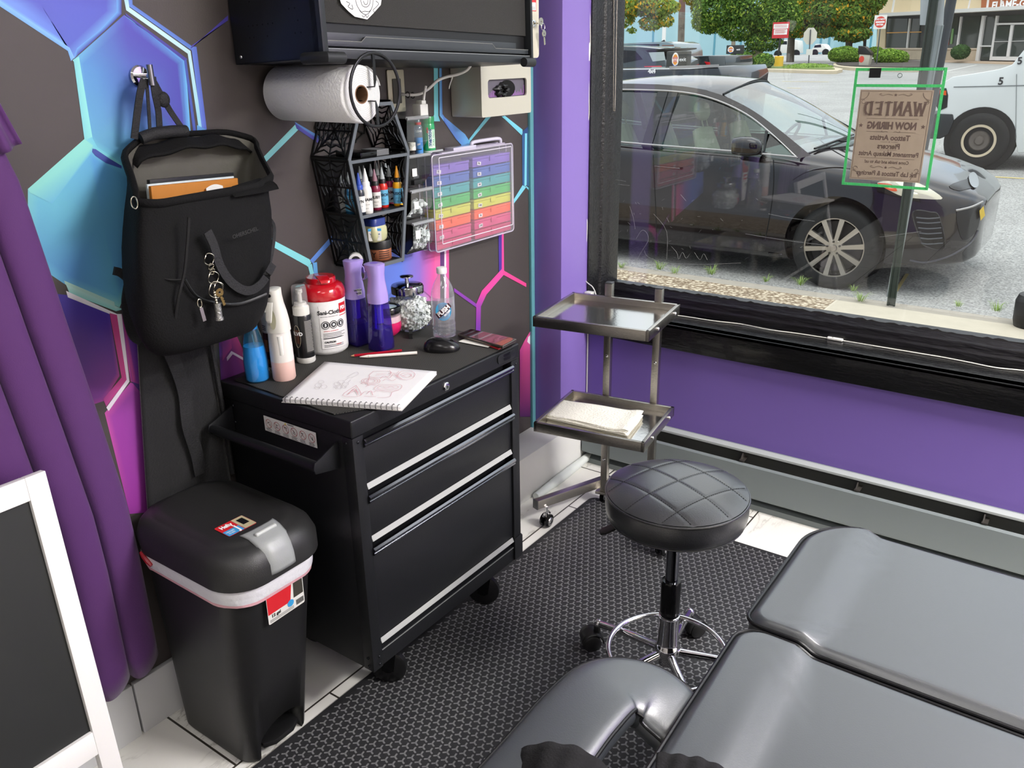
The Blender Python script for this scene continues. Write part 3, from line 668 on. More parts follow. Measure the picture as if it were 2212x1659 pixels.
for i in range(len(rings)-1):
    for k in range(n): k2 = (k+1) % n; mb.f.append([b0+i*n+k, b0+i*n+k2, b0+(i+1)*n+k2, b0+(i+1)*n+k]); mb.m.append(0 if i < 4 else 1)
mb.build('bag_liner', [mat('liner_white', '#dcdce0', .35, bump=.5, bscale=60), mat('liner_pink', '#d9a6ae', .4, bump=.4, bscale=60)], can, smooth=60)
mb = MB(); q = [(.10,-1.953,.548),(.112,-1.954,.541),(.125,-1.954,.532),(.135,-1.953,.524)]; mb.tube(q, [.004,.006,.006,.004], 7); mb.build('drawstring_knot', mat('tie_red', '#9c1c28', .4), can)
def sticker(parts, parent, name):
    pass
T_ = frame((.352,-1.884,.6398), Vector((.002,.073,0)), Vector((-.056,.001,0))) @ Matrix.Diagonal((.89,1.29,1,1))
mb = MB(); mb.X = T_; mb.poly([(x,y,0) for x,y in rrect(0,.082,0,.044,.004,3)]); lab = mb.build('lid_label', [mat('label_red', '#c8262e', .35)], can, smooth=0, recalc=False)
mb = MB(); mb.X = T_; mb.poly([(0.001,.001,.0004),(.046,.001,.0004),(.046,.020,.0004),(.001,.020,.0004)]); mb.build('blue_field', mat('label_blue', '#3a96cf', .35), lab, smooth=0, recalc=False)
mb = MB(); mb.X = T_; mb.poly([(.048,.001,.0004),(.081,.001,.0004),(.081,.043,.0004),(.048,.043,.0004)]); mb.build('photo_field', mat('label_sand', '#b3ab8a', .35, noise=.3, nscale=60), lab, smooth=0, recalc=False)
mb = MB(); mb.X = T_; mb.poly([(.056,.014,.0008),(.074,.014,.0008),(.074,.036,.0008),(.056,.036,.0008)]); mb.build('can_picture', BLP, lab, smooth=0, recalc=False)
mb = MB(); put_text(mb, 'Hefty', .0145, T_ @ Matrix.Translation((.024,.033,.0006)), .0007); put_text(mb, 'J', .026, T_ @ Matrix.Translation((.037,.014,.0006)), .001); put_text(mb, 'DESIGNED', .005, T_ @ Matrix.Translation((.016,.013,.0006)), .0001); put_text(mb, 'TO SEAL', .005, T_ @ Matrix.Translation((.016,.007,.0006)), .0001)
mb.build('label_lettering', mat('print_white', '#f2f2f2', .4), lab, smooth=0, recalc=False)
bx = .4385
T2 = frame((.4175,-1.812,.425), (0.0,1,0.02), (.055,0,1))
mb = MB(); mb.X = T2; mb.poly([(x,y,0.001) for x,y in rrect(-.052,.052,0,.078,.004,3)]); lab = mb.build('front_label', mat('label_pale', '#d9d8d2', .4), can, smooth=0, recalc=False)
mb = MB(); mb.X = T2; mb.poly([(-.051,.026,.0014),(.012,.026,.0014),(.020,.077,.0014),(-.051,.077,.0014)]); mb.build('red_field', mat('label_red', '#c8262e', .35), lab, smooth=0, recalc=False)
mb = MB(); mb.X = T2; mb.poly([(.022,.030,.0014),(.050,.030,.0014),(.050,.077,.0014),(.024,.077,.0014)]); mb.build('photo_field', mat('label_dark', '#3c3a34', .35, noise=.3, nscale=50), lab, smooth=0, recalc=False)
mb = MB(); ring_flat(mb, (.012,.022), .009, .009, T2 @ Matrix.Translation((0,0,.0016))); mb.build('blue_dot', mat('label_blue', '#3a96cf', .35), lab, smooth=0, recalc=False)
mb = MB(); put_text(mb, '12 gal', .011, T2 @ Matrix.Translation((-.030,.019,.0016)), .0004)
for k in range(14): bar_flat(mb, (.028+k*.0016,.006), (.028+k*.0016,.020), .0008, T2, .0016)
for k in range(3): bar_flat(mb, (-.048,.010-k*.0028), (.020,.010-k*.0028), .0010, T2, .0016)
mb.build('label_print', INK, lab, smooth=0, recalc=False)
# ================================================================ TRAY CART
cart = thing('tray_cart', 'two-tier stainless steel tray cart standing in the corner by the window', 'cart', (.485,-.475,0), math.radians(8.5))
def lc(x, y, z=0): return cart.matrix_basis.inverted() @ Vector((x, y, z))
TW, TD = .194, .163
for zt, sh in ((.820, 0.0), (.450, 0.0)):
    mb = MB()
    z0 = zt-.034
    mb.box(-TW+.004,TW-.004,-TD+.004,TD-.004,zt-.024,zt-.021)
    tray = mb.build('tray', mat('tray_steel', '#cfccc6', .14, metal=1.0, bump=.05, bscale=120), cart, smooth=0)
    mb = MB()
    for a in ((-TW,TW,-TD,-TD+.012),(-TW,TW,TD-.012,TD),(-TW,-TW+.012,-TD,TD),(TW-.012,TW,-TD,TD)): mb.box(*a, z0, zt)
    mb.build('rim', STEEL, tray, bevel=.0018)
    for yy in (-.085,.095): mb = MB(); mb.sphere((TW+.003,yy,zt-.014), .0055, 12, 8); mb.build('screw_cap', CHR, tray)
posts = [lc(.398,-.31), lc(.574,-.283)]
for p in posts:
    px_, py_ = p.x, TD+.013
    mb = MB(); mb.box(px_-.0125,px_+.0125,py_-.0125,py_+.0125,.055,.862); pp = mb.build('post', STEEL, cart, bevel=.0015)
    mb = MB(); mb.box(px_-.0128,px_+.0128,py_-.0128,py_+.0128,.862,.866); mb.build('end_cap', mat('cap_dark', '#3a3b3e', .4), pp, bevel=.001)
    for zt in (.820,.450):
        mb = MB(); mb.box(px_-.0105,px_+.0105,py_-.0165,py_-.0128,zt-.11,zt-.03); mb.sphere((px_,py_-.0165,zt-.09), .005, 10, 6, (1,.5,1)); mb.build('bracket', STEEL, pp, bevel=.0005)
    for zz in (.60,.19): mb = MB(); mb.sphere((px_,py_-.0127,zz), .0055, 10, 6, (1,.3,1)); mb.build('bolt', CHR, pp)
pl, pr = posts[0].x, posts[1].x; py_ = TD+.013
mb = MB(); mb.box(pl-.03,pr+.03,py_-.02,py_+.02,.045,.055); mb.tube([(pl,py_,.10),(pr,py_,.10)], .006, 10); mb.build('base_plate', STEEL, cart, bevel=.001)
feet = [(lc(.281,-.600), lc(.398,-.30)), (lc(.735,-.545), lc(.574,-.27))]
feet = [(Vector((f.x,f.y,.095)), Vector((g.x,g.y+.03,.085))) for f, g in feet]
for i, (f, g) in enumerate(feet):
    mb = MB(); mb.beam(f, g, .026, .034); leg = mb.build('leg', STEEL, cart, bevel=.0015)
    d = (f-g).normalized()
    mb = MB(); mb.beam(f+d*.0005, f+d*.004, .027, .035); mb.build('end_cap', mat('cap_dark', '#3a3b3e', .4), leg, bevel=.001)
    c = f-d*.025; c = Vector((c.x+.02, c.y, .027+.009*i))
    mb = MB(); mb.X = Matrix.Translation(c) @ Matrix.Rotation(-.2, 4, 'Z')
    for s in (-1, 1): mb.lathe([(.0,-.006),(.019,-.006),(.025,-.003),(.025,.003),(.019,.006),(0,.006)], 20, (s*.011,0,0), 'x')
    w = mb.build('caster', BLPG, cart)
    mb = MB(); mb.X = Matrix.Translation(c) @ Matrix.Rotation(-.2, 4, 'Z'); mb.sphere((.017,0,0), .016, 14, 8, (.45,1,1)); mb.cyl((0,0,.01),(0,0,.055),.005); mb.tube([(0,-.02,.02),(0,-.012,.03),(0,0,.033),(0,.012,.03),(0,.02,.02)], .004, 8)
    mb.build('hub_cap', CHR, w)
for g in (Vector((pl,py_,.0)), Vector((pr,py_,.0))):
    mb = MB(); c = Vector((g.x, g.y+.012, .025));
    for s in (-1, 1): mb.lathe([(.0,-.006),(.019,-.006),(.025,-.003),(.025,.003),(.019,.006),(0,.006)], 20, c+Vector((s*.011,0,0)), 'x')
    mb.build('caster', BLPG, cart)
PT = mat('paper_towel', '#ebe8dc', .8, bump=.9, bscale=150)
random.seed(9)
Pq = [onz(*p, .440) for p in ((1213,868),(1388,895),(1355,938),(1180,900))]
pt = thing('folded_paper_towels', 'stack of folded white quilted paper towels on the lower tray', 'paper towels', (sum(p.x for p in Pq)/4, sum(p.y for p in Pq)/4, .4295))
for k in range(5):
    def f(u, v, k=k):
        a = Pq[0].lerp(Pq[1], u); b = Pq[3].lerp(Pq[2], u); p = b.lerp(a, v)
        p.z = .4315+k*.0038+.0016*math.sin(u*9+k)*math.sin(v*7+k*2)+.006*math.exp(-((u-.95)**2)/.006)*(k/4)
        p.x += random.uniform(-.0006,.0006)+.003*math.sin(k*2.1); p.y += .003*math.cos(k*1.7); return p
    mb = MB(); mb.grid(f, 26, 18); mb.build('towel_sheet', PT, pt, solid=.003, smooth=60)
# ================================================================ STOOL
SX, SY = 1.034, -1.095
stl = thing('rolling_stool', 'round black padded rolling stool on a chrome five-star base', 'stool', (SX,SY,0))
LEA = mat('black_leather', '#1d1e21', .36, bump=.15, bscale=350, spec=1.0, coat=.8, crough=.28)
QA = math.radians(-20)
def seat_h(x, y):
    r = math.hypot(x, y)/.178; h = .030*(1-r**2.6)
    u = (x*math.cos(QA)+y*math.sin(QA)); v = (-x*math.sin(QA)+y*math.cos(QA)); s = .092
    du = abs((u/s+.5) % 1-.5)*s; dv = abs((v/s+.5) % 1-.5)*s; d = min(du, dv)
    return h-.0015*math.exp(-(d/.0045)**2)
mb = MB(); N_ = 72; rr = [0, .02,.04,.06,.08,.10,.12,.135,.148,.158,.166,.172,.176]
rr = [i*.171/44 for i in range(45)]
vs = [(0,0,.600+seat_h(0,0))]
for r in rr[1:]:
    for k in range(N_*2): a = PI*k/N_; x, y = r*math.cos(a), r*math.sin(a); vs.append((x, y, .600+seat_h(x, y)))
fs = [(0, 1+k, 1+(k+1) % (2*N_)) for k in range(2*N_)]
for i in range(len(rr)-2):
    for k in range(2*N_): a = 1+i*2*N_; fs.append((a+k, a+2*N_+k, a+2*N_+(k+1) % (2*N_), a+(k+1) % (2*N_)))
mb.add(vs, fs); seat = mb.build('seat', LEA, stl, smooth=60)
mb = MB(); mb.lathe([(.05,.529),(.145,.532),(.163,.535),(.1715,.544),(.174,.562),(.1735,.587),(.171,.600)], 72, cap=True); mb.build('seat_side', LEA, seat, smooth=60)
for z, r in ((.5985,.0030),(.535,.002)):
    mb = MB(); R_ = .1725 if z > .55 else .166; mb.tube([(R_*math.cos(2*PI*k/72), R_*math.sin(2*PI*k/72), z) for k in range(72)], r, 8, closed=True); mb.build('piping', LEA, seat)
mb = MB()    # stitching along the quilt lines
s = .092
for ang in (QA, QA+PI/2):
    for k in (-2,-1,0,1,2):
        off = (k)*s
        if abs(off) > .17: continue
        half = math.sqrt(.167**2-off**2); t = -half
        while t < half-.004:
            ps = []
            for tt in (t, t+.0045):
                u, v = (tt, off); x = u*math.cos(ang)-v*math.sin(ang); y = u*math.sin(ang)+v*math.cos(ang); ps.append((x, y, .6005+seat_h(x, y)+.0006))
            mb.beam(ps[0], ps[1], .0010, .0008); t += .0068
mb.build('stitching', mat('thread', '#050506', .7), seat, smooth=0)
mb = MB(); mb.lathe([(.0,.515),(.07,.515),(.072,.520),(.072,.530),(0,.530)], 28); mb.tube([(0,0,.518),(-.07,-.02,.515),(-.115,-.055,.500)], .005, 8)
mb.build('seat_plate', BLP, stl)
mb = MB(); mb.ribbon([(-.105,-.045,.503),(-.125,-.065,.495),(-.150,-.090,.482),(-.158,-.098,.478)], [.016,.026,.028,.014], .006, (.6,-.7,0)); mb.build('height_lever', BLP, stl, bevel=.002)
mb = MB(); mb.lathe([(.0165,.30),(.0165,.518)], 24); mb.build('piston', mat('dark_chrome', '#8d9096', .12, metal=1.), stl)
mb = MB(); mb.lathe([(.0245,.235),(.0255,.24),(.0255,.338),(.0235,.345),(.0165,.3455),(.0165,.33)], 28, cap=False); mb.build('gas_sleeve', mat('sleeve_black', '#121214', .12, metal=.3), stl)
mb = MB(); mb.lathe([(.0,.085),(.022,.085),(.024,.10),(.024,.115),(.032,.118),(.034,.125),(.033,.140),(.029,.146),(.0265,.155),(.0262,.225),(.0272,.232),(.0272,.240),(.0245,.242)], 32); mb.build('column', CHR, stl)
mb = MB(); mb.tube([(.155*math.cos(2*PI*k/80), .155*math.sin(2*PI*k/80), .122) for k in range(80)], .0075, 12, closed=True); mb.build('foot_ring', CHR, stl)
for k in range(5):
    a = math.radians(27-72*k+0); d = Vector((math.cos(a), math.sin(a), 0))
    mb = MB(); mb.tube([d*.026+Vector((0,0,.122)), d*.140+Vector((0,0,.108)), d*.232+Vector((0,0,.090))], [.0115,.0110,.0105], 14); leg = mb.build('leg', CHR, stl)
    mb = MB(); mb.sphere(d*.232+Vector((0,0,.089)), .0135, 12, 8); mb.build('leg_cap', CHR, leg)
    ca = a+(.9 if k % 2 else -.7); cd = Vector((math.cos(ca), math.sin(ca), 0)); n_ = Vector((-cd.y, cd.x, 0)); c = d*.236+cd*.018+Vector((0,0,.0345))
    mb = MB(); mb.X = Matrix.Translation(c) @ Matrix.Rotation(ca, 4, 'Z')
    for s_ in (-1, 1): mb.lathe([(0,-.010),(.020,-.010),(.0260,-.006),(.0260,.006),(.020,.010),(0,.010)], 22, (0,s_*.018,0), 'y')
    cs = mb.build('caster', BLP, leg)
    mb = MB(); mb.X = Matrix.Translation(c) @ Matrix.Rotation(ca, 4, 'Z')
    mb.grid(lambda u, v: Vector((-.003+.030*math.cos(PI*(.0+1.0*u)), (v-.5)*.052, .030*math.sin(PI*u)+.0)), 14, 4); mb.cyl((-.018,0,.02),(-.018,0,.06),.008)
    mb.build('caster_hood', BLP, cs, solid=.004)
# ================================================================ TREATMENT BED
BED = mat('bed_leather', '#35393d', .42, bump=.10, bscale=420, spec=1.0, coat=1.0, crough=.33)
PIPE = mat('bed_piping', '#101012', .3)
bed = thing('treatment_bed', 'large black leather tattoo bed with piped cushions and armrest', 'treatment bed', (1.72,-1.75,0))
ZBED = .58; BL, BR = 1.352, 2.06
def prof(x):
    """height of the cushion across its width: raised bolsters at both sides, sunken middle"""
    def s(t): t = max(0, min(1, t)); return t*t*(3-2*t)
    l = 1-s((x-(BL+.100))/.042); r = s((x-(BR-.142))/.042); return .017*(l+r)
def cushion(name, outline, z0, th, parent, edge=.011):
    """outline: closed list (x,y); domed leather pad with piping"""
    mb = MB(); n = len(outline); c = Vector((sum(p[0] for p in outline)/n, sum(p[1] for p in outline)/n, 0))
    steps = [(1.0,-th,0),(1.004,-th*.6,0),(1.0,-.022,0),(1.0,-.012,0)]
    rings = []
    for k, dz, _ in steps: rings.append([Vector((c.x+(x-c.x)*k, c.y+(y-c.y)*k, z0+prof(x)+dz)) for x, y in outline])
    for q in range(1, 22):
        t = q/21.0
        ring = []
        for x, y in outline:
            v = Vector((x-c.x, y-c.y, 0)); L_ = v.length
            if t < .5: kk = 1-(edge*2*(t*2)**1.0)/L_
            else:
                k0 = 1-edge*2/L_; kk = k0*(1-(t-.5)*2)
            X_, Y_ = c.x+v.x*kk, c.y+v.y*kk
            rise = .015*math.sin(min(1, t*2)*PI/2)-.012
            ring.append(Vector((X_, Y_, z0+prof(X_)+rise)))
        rings.append(ring)
    loft(mb, rings, True, False); o = mb.build(name, BED, parent, smooth=60)
    mb = MB(); mb.tube([(c.x+(x-c.x)*1.007, c.y+(y-c.y)*1.007, z0+prof(x)-.010) for x, y in outline], .0038, 8, closed=True); mb.build('piping', PIPE, o)
    mb = MB(); mb.tube([(x, y, z0+prof(x)-th+.004) for x, y in outline], .003, 8, closed=True); mb.build('piping', PIPE, o)
    return o
def resample(pts, d=.012):
    P = [Vector((p[0], p[1], 0)) for p in pts]; out = []
    for i in range(len(P)):
        a, b = P[i], P[(i+1) % len(P)]; m_ = max(1, int((b-a).length/d))
        for k in range(m_): q = a.lerp(b, k/m_); out.append((q.x, q.y))
    return out
def corner(cx, cy, r, a0, a1, n=10): return [(cx+r*math.cos(a0+(a1-a0)*k/n), cy+r*math.sin(a0+(a1-a0)*k/n)) for k in range(n+1)]
yN, yF = -1.470, -1.000
leg_out = corner(BL+.03, yN+.03, .03, PI*1.5, PI, 5)+corner(BL+.14, yF-.14, .14, PI, PI/2, 14)+corner(BR-.11, yF-.11, .11, PI/2, 0, 12)+corner(BR-.03, yN+.03, .03, 0, -PI/2, 5)
cushion('leg_cushion', resample(leg_out), ZBED, .075, bed)
seat_out = corner(BL+.045, -1.482-.045, .045, PI/2, PI, 8)+[(BL+.006,-1.75),(BL+.02,-2.10)]+corner(BL+.06, -2.15, .04, PI, PI*1.5, 5)+corner(BR-.06, -2.15, .04, -PI/2, 0, 5)+[(BR-.006,-1.75)]+corner(BR-.045, -1.527, .045, 0, PI/2, 8)
cushion('seat_cushion', resample(seat_out), ZBED-.004, .09, bed)
mb = MB(); mb.box(BL+.08, BR-.08, -2.1, -1.06, .455, .485); mb.box(BL+.16, BR-.16, -2.02, -1.25, .06, .455); mb.build('base', mat('bed_base_black', '#1b1b1e', .5), bed, bevel=.01)
mb = MB(); mb.prism([(x, y, .0085) for x, y in rrect(BL+.1, BR-.1, -2.15, -1.15, .05, 5)], (0,0,.05)); mb.build('foot_plate', BLP, bed, bevel=.006)
pth = crom([(1.225,-2.16,.575),(1.225,-1.98,.580),(1.222,-1.86,.580),(1.230,-1.775,.575),(1.275,-1.735,.562),(1.33,-1.735,.540),(1.40,-1.745,.515)], 8)
def arm_section(i, n=24):
    p = pth[i]; t = (pth[min(i+1, len(pth)-1)]-pth[max(i-1, 0)]).normalized(); sd = t.cross(Vector((0,0,1))).normalized(); up = sd.cross(t)
    k = i/(len(pth)-1); w = .070*(1-.12*max(0, (k-.45)/.55)); h = .030; out = []
    for q in range(n):
        a = 2*PI*q/n; ca, sa = math.cos(a), math.sin(a); e = .5
        out.append(p+sd*w*math.copysign(abs(ca)**e, ca)+up*h*(math.copysign(abs(sa)**e, sa) if sa > 0 else sa*1.1))
    return out
mb = MB(); loft(mb, [arm_section(i) for i in range(len(pth))]); arm = mb.build('armrest', BED, bed, smooth=60)
for q in (1, 11):
    mb = MB(); mb.tube([arm_section(i)[q]+Vector((0,0,.001)) for i in range(len(pth))], .0032, 8); mb.build('piping', PIPE, arm)
mb = MB(); mb.tube([(1.225,-2.0,.55),(1.30,-2.0,.50),(1.45,-2.0,.46)], .014, 10); mb.build('armrest_bracket', BLP, arm); mb = MB(); mb.tube([(1.38,-1.74,.51),(1.46,-1.78,.47)], .016, 10); mb.build('armrest_bracket', BLP, arm)
TOW = mat('black_towel', '#0e0d0f', .95, bump=.35, bscale=260, noise=.3, nscale=60)
def drape(name, quad_px, z, lab, cat, bow=.02, nrm=.0, parent=None, droop=None):
    Q = [onz(*p, z) for p in quad_px]
    def f(u, v):
        a = Q[0].lerp(Q[1], u); b = Q[3].lerp(Q[2], u); p = a.lerp(b, v)
        p.z += bow*math.sin(PI*u)+.002*math.sin(u*23+v*9)+.0015*math.sin(v*31+u*11)-(droop or 0)*(abs(u-.5)*2)**3
        return p
    mb = MB(); mb.grid(f, 30, 16); o = mb.build(name, TOW, None, solid=.006, smooth=60); return tag(o, lab, cat)
drape('armrest_towel', [(1122,1612),(1320,1655),(1330,1900),(1110,1900)], .612, 'black terry cloth laid over the near end of the armrest', 'towel', bow=.022, droop=.012)
drape('seat_towel', [(1420,1630),(1565,1660),(1620,1900),(1390,1900)], .625, 'black terry cloth lying on the near left corner of the bed seat', 'towel', bow=.008)
# ================================================================ RADIATOR COVER UNDER THE WINDOW
HG = mat('heater_grey', '#737b7c', .45, bump=.08, bscale=60)
HG2 = mat('heater_dark', '#4a4c4a', .55)
ht = thing('baseboard_heater', 'long grey metal baseboard heater under the window wall', 'heater', (2.3,-.03,0))
hx0, hx1 = .150, 4.4
mb = MB(); mb.box(hx0,hx1,-.010,-.0065,.0,.225); mb.build('back_panel', HG2, ht, smooth=0)
mb = MB(); mb.prism([(hx0,-.0065,.232),(hx0,-.030,.226),(hx0,-.030,.218),(hx0,-.0065,.220)], (hx1-hx0,0,0)); mb.build('top_lip', mat('heater_lip', '#a4a9a8', .5), ht, smooth=0)
mb = MB(); mb.prism([(hx0,-.052,.186),(hx0,-.062,.180),(hx0,-.064,.060),(hx0,-.058,.052),(hx0,-.050,.052),(hx0,-.050,.184)], (hx1-hx0,0,0)); mb.build('front_panel', HG, ht, smooth=20)
mb = MB(); mb.box(hx0,hx1,-.046,-.012,.088,.094); mb.tube([(hx0,-.03,.12),(hx1,-.03,.12)], .012, 10); mb.build('heating_pipe', HG2, ht)
mb = MB(); mb.prism([(hx0,-.012,.0),(hx0,-.046,.0),(hx0,-.046,.022),(hx0,-.012,.030)], (hx1-hx0,0,0)); mb.build('foot_strip', HG, ht, smooth=0)
for x in (.45,.82,1.23,1.62,2.05,2.5):
    mb = MB(); mb.prism([(x,-.008,.205),(x,-.030,.212),(x,-.050,.190),(x,-.050,.05),(x,-.008,.05)], (.004,0,0)); mb.box(x-.002,x+.016,-.055,-.010,.190,.194); mb.build('bracket', mat('bracket_dark', '#35322f', .5), ht, smooth=0)
# ================================================================ BLACK FOLDED CASE BETWEEN WALL AND CHEST
CLO = mat('black_cloth', '#101013', .85, bump=.4, bscale=200, sheen=.2)
fc = thing('black_fabric_case', 'tall flat black fabric case leaning on the mural behind the trash can', 'case', (.04,-1.74,0))
def case_f(u, v):
    y = -1.865+.235*u+.045*(1-v)*0; yl = max(-1.955+.14*v, -1.878); y = yl+u*(-1.645-yl); z = .0+1.06*v
    return Vector((.022+.006*math.sin(PI*u)+.002*math.sin(u*11+v*5), y, z))
mb = MB(); mb.grid(case_f, 24, 30);
o = mb.build('panel', CLO, fc, solid=.008, smooth=60)
mb = MB(); mb.ribbon(crom([(.046,-1.772,1.0),(.053,-1.758,.93),(.046,-1.745,.86),(.050,-1.752,.78),(.046,-1.740,.70),(.045,-1.738,.64)], 5), .034, .004, (0,1,.1)); mb.build('strap', mat('black_webbing', '#18181b', .7, bump=.5, bscale=300), fc)
mb = MB(); mb.tube([(.040,-1.650,.98),(.038,-1.643,.8),(.038,-1.643,.6)], .006, 8); mb.build('edge_binding', mat('black_webbing', '#18181b'), fc)
# ================================================================ CURTAIN
CUR = mat('purple_curtain', '#502662', .75, bump=.12, bscale=400, sheen=.15)
ct = thing('curtain', 'long purple curtain hanging in folds in front of the mural', 'curtain', (.12,-2.08,.22))
def curt(u, v):
    z = .245+v*2.4; Z_ = [(.2,-1.955),(.54,-1.955),(.68,-1.960),(.92,-1.985),(1.1,-2.005),(1.2,-2.015),(1.39,-2.035),(1.54,-2.075),(1.9,-2.2),(2.8,-2.42)]
    ye = next(a[1]+(b[1]-a[1])*(z-a[0])/(b[0]-a[0]) for a, b in zip(Z_, Z_[1:]) if z <= b[0]); w = .62
    ph = u*PI*15; amp = .024*(1-.2*v); q = abs(math.sin(ph/2+.25)); q = q**.55
    y = ye-u*w*(1-.25*v)+.009*math.sin(ph+.6)
    x = .072+amp*(q-.4)*1.5+.012*math.sin(u*9+v*4)
    z += .012*math.sin(ph+1.2)*(1-v)**6-.05*u*(1-v)**4
    return Vector((x, y, z))
mb = MB(); mb.grid(curt, 300, 50); mb.build('cloth', CUR, ct, solid=.002, smooth=70)
def flap(u, v):
    return Vector((.10+.012*math.sin(u*6), -2.06+.045*u*(1-.2*v)-.03*v, 1.447+.12*v+.015*u))
mb = MB(); mb.grid(flap, 10, 12); mb.build('hem_flap', CUR, ct, solid=.003, smooth=70)
mb = MB(); mb.tube([(.12,-3.6,2.68),(.12,-1.85,2.68)], .012, 12); mb.build('curtain_rod', BLP, ct)
# ================================================================ CHALKBOARD
cb = thing('chalkboard_sign', 'black chalkboard in a white wooden frame standing at the lower left', 'chalkboard', (.28,-2.45,0))
CW = mat('frame_white', '#e6e4e2', .5, bump=.1, bscale=60)
def cpt(y, z, o=0.0):      # leaning plane of the board: y along it, z height, o out of it
    return Vector((.128+(.845-z)*.21+o, y-(.845-z)*.07, z+o*.2))
def cbox(y0, y1, z0, z1, o0, o1):
    m_ = MB(); m_.hexa([cpt(y0,z0,o0),cpt(y0,z0,o1),cpt(y1,z0,o1),cpt(y1,z0,o0),cpt(y0,z1,o0),cpt(y0,z1,o1),cpt(y1,z1,o1),cpt(y1,z1,o0)]); return m_
cbox(-2.173,-2.133,.01,.845,0,.022).build('frame_side', CW, cb, bevel=.002)
cbox(-2.70,-2.66,.01,.845,0,.022).build('frame_side', CW, cb, bevel=.002)
cbox(-2.66,-2.173,.800,.845,0,.022).build('frame_top', CW, cb, bevel=.002)
cbox(-2.66,-2.173,.255,.305,0,.022).build('frame_bottom', CW, cb, bevel=.002)
cbox(-2.662,-2.171,.300,.802,.006,.012).build('panel', mat('chalkboard_black', '#1c1e1e', .6, noise=.15, nscale=5), cb)
# ================================================================ OUTDOORS: GROUND
from mathutils.bvhtree import BVHTree
RZ0, RY0_, RS = -.285, 4.5, .0222
def road_z(y): return RZ0 if y < RY0_ else (RZ0+RS*(y-RY0_) if y < 57 else RZ0+RS*(57-RY0_)+.004*(y-57))
def og(x, y):
    d = ray(x, y); t = (RZ0+RS*(CAM.y-RY0_)-CAM.z)/(d.z-RS*d.y); return CAM+d*t
def asphalt():
    m = mat('asphalt', '#8f8e8a', .85, bump=.6, bscale=110); nt = m.node_tree; b = nt.nodes['Principled BSDF']; N = nt.nodes.new; L = nt.links.new
    tc = N('ShaderNodeTexCoord'); v = N('ShaderNodeTexVoronoi'); v.inputs['Scale'].default_value = 70; n = N('ShaderNodeTexNoise'); n.inputs['Scale'].default_value = .6; n.inputs['Detail'].default_value = 6
    r = N('ShaderNodeValToRGB'); r.color_ramp.elements[0].color = (*H('#83827f'),1); r.color_ramp.elements[1].color = (*H('#bdbcb7'),1); r.color_ramp.elements[0].position = .1; r.color_ramp.elements[1].position = .9
    L(tc.outputs['Object'], v.inputs['Vector']); L(tc.outputs['Object'], n.inputs['Vector']); L(v.outputs['Color'], r.inputs[0])
    mx = N('ShaderNodeMix'); mx.data_type = 'RGBA'; mx.blend_type = 'MULTIPLY'; mx.inputs['Factor'].default_value = .6
    r2 = N('ShaderNodeValToRGB'); r2.color_ramp.elements[0].color = (.66,.66,.66,1); r2.color_ramp.elements[1].color = (1,1,1,1); r2.color_ramp.elements[0].position = .3; r2.color_ramp.elements[1].position = .65
    L(n.outputs['Fac'], r2.inputs[0]); L(r.outputs[0], mx.inputs['A']); L(r2.outputs[0], mx.inputs['B']); L(mx.outputs['Result'], b.inputs['Base Color']); return m
ROAD = asphalt()
mb = MB(); ys = [3.72, RY0_, 57, 160]
for i in range(3): mb.quad((-120,ys[i],road_z(ys[i])),(60,ys[i],road_z(ys[i])),(60,ys[i+1],road_z(ys[i+1])),(-120,ys[i+1],road_z(ys[i+1])))
tag(mb.build('road', ROAD, None, loc=(0,20,0), smooth=0), kind='structure')
def sidewalk_mat():
    m = mat('pebble_concrete', '#b8a88e', .9, bump=1.0, bscale=90); nt = m.node_tree; b = nt.nodes['Principled BSDF']; N = nt.nodes.new; L = nt.links.new
    tc = N('ShaderNodeTexCoord'); v = N('ShaderNodeTexVoronoi'); v.inputs['Scale'].default_value = 42
    r = N('ShaderNodeValToRGB'); e = r.color_ramp.elements; e[0].color = (*H('#8b7760'),1); e[1].color = (*H('#d9cbb2'),1); e[0].position = .15; e[1].position = .8
    L(tc.outputs['Object'], v.inputs['Vector']); L(v.outputs['Color'], r.inputs[0])
    r3 = N('ShaderNodeValToRGB'); r3.color_ramp.elements[0].color = (1,1,1,1); r3.color_ramp.elements[1].color = (.45,.40,.35,1); r3.color_ramp.elements[0].position = .35; r3.color_ramp.elements[1].position = .7
    mx = N('ShaderNodeMix'); mx.data_type = 'RGBA'; mx.blend_type = 'MULTIPLY'; mx.inputs['Factor'].default_value = 1
    L(v.outputs['Distance'], r3.inputs[0]); L(r.outputs[0], mx.inputs['A']); L(r3.outputs[0], mx.inputs['B']); L(mx.outputs['Result'], b.inputs['Base Color']); return m
SWZ = -.15
mb = MB(); mb.box(-40, .18, .21, 3.56, SWZ-.2, SWZ); mb.box(-1.02,-1.00,.21,3.56,SWZ-.1,SWZ+.0006)
o = mb.build('sidewalk_pebble', sidewalk_mat(), None, loc=(-1,2,SWZ), smooth=0); tag(o, kind='structure')
mb = MB(); mb.hexa([(.181,.21,SWZ-.2),(12,.21,SWZ-.2),(12,3.56,SWZ-.2),(.181,3.56,SWZ-.2),(.181,.21,SWZ),(12,.21,SWZ),(12,3.56,SWZ),(.181,3.56,SWZ)])
o = mb.build('sidewalk_slab', mat('concrete_slab', '#bdb3a0', .9, noise=.12, nscale=9, bump=.3, bscale=60), None, loc=(2,2,SWZ), smooth=0); tag(o, kind='structure')
mb = MB(); mb.box(-40, 12, 3.56, 3.72, SWZ-.25, SWZ-.004); o = mb.build('curb', mat('curb_concrete', '#9f978a', .9, noise=.15, nscale=12), None, loc=(0,3.6,SWZ), smooth=0); tag(o, kind='structure')
GRS = mat('weed_green', '#8aa452', .8)
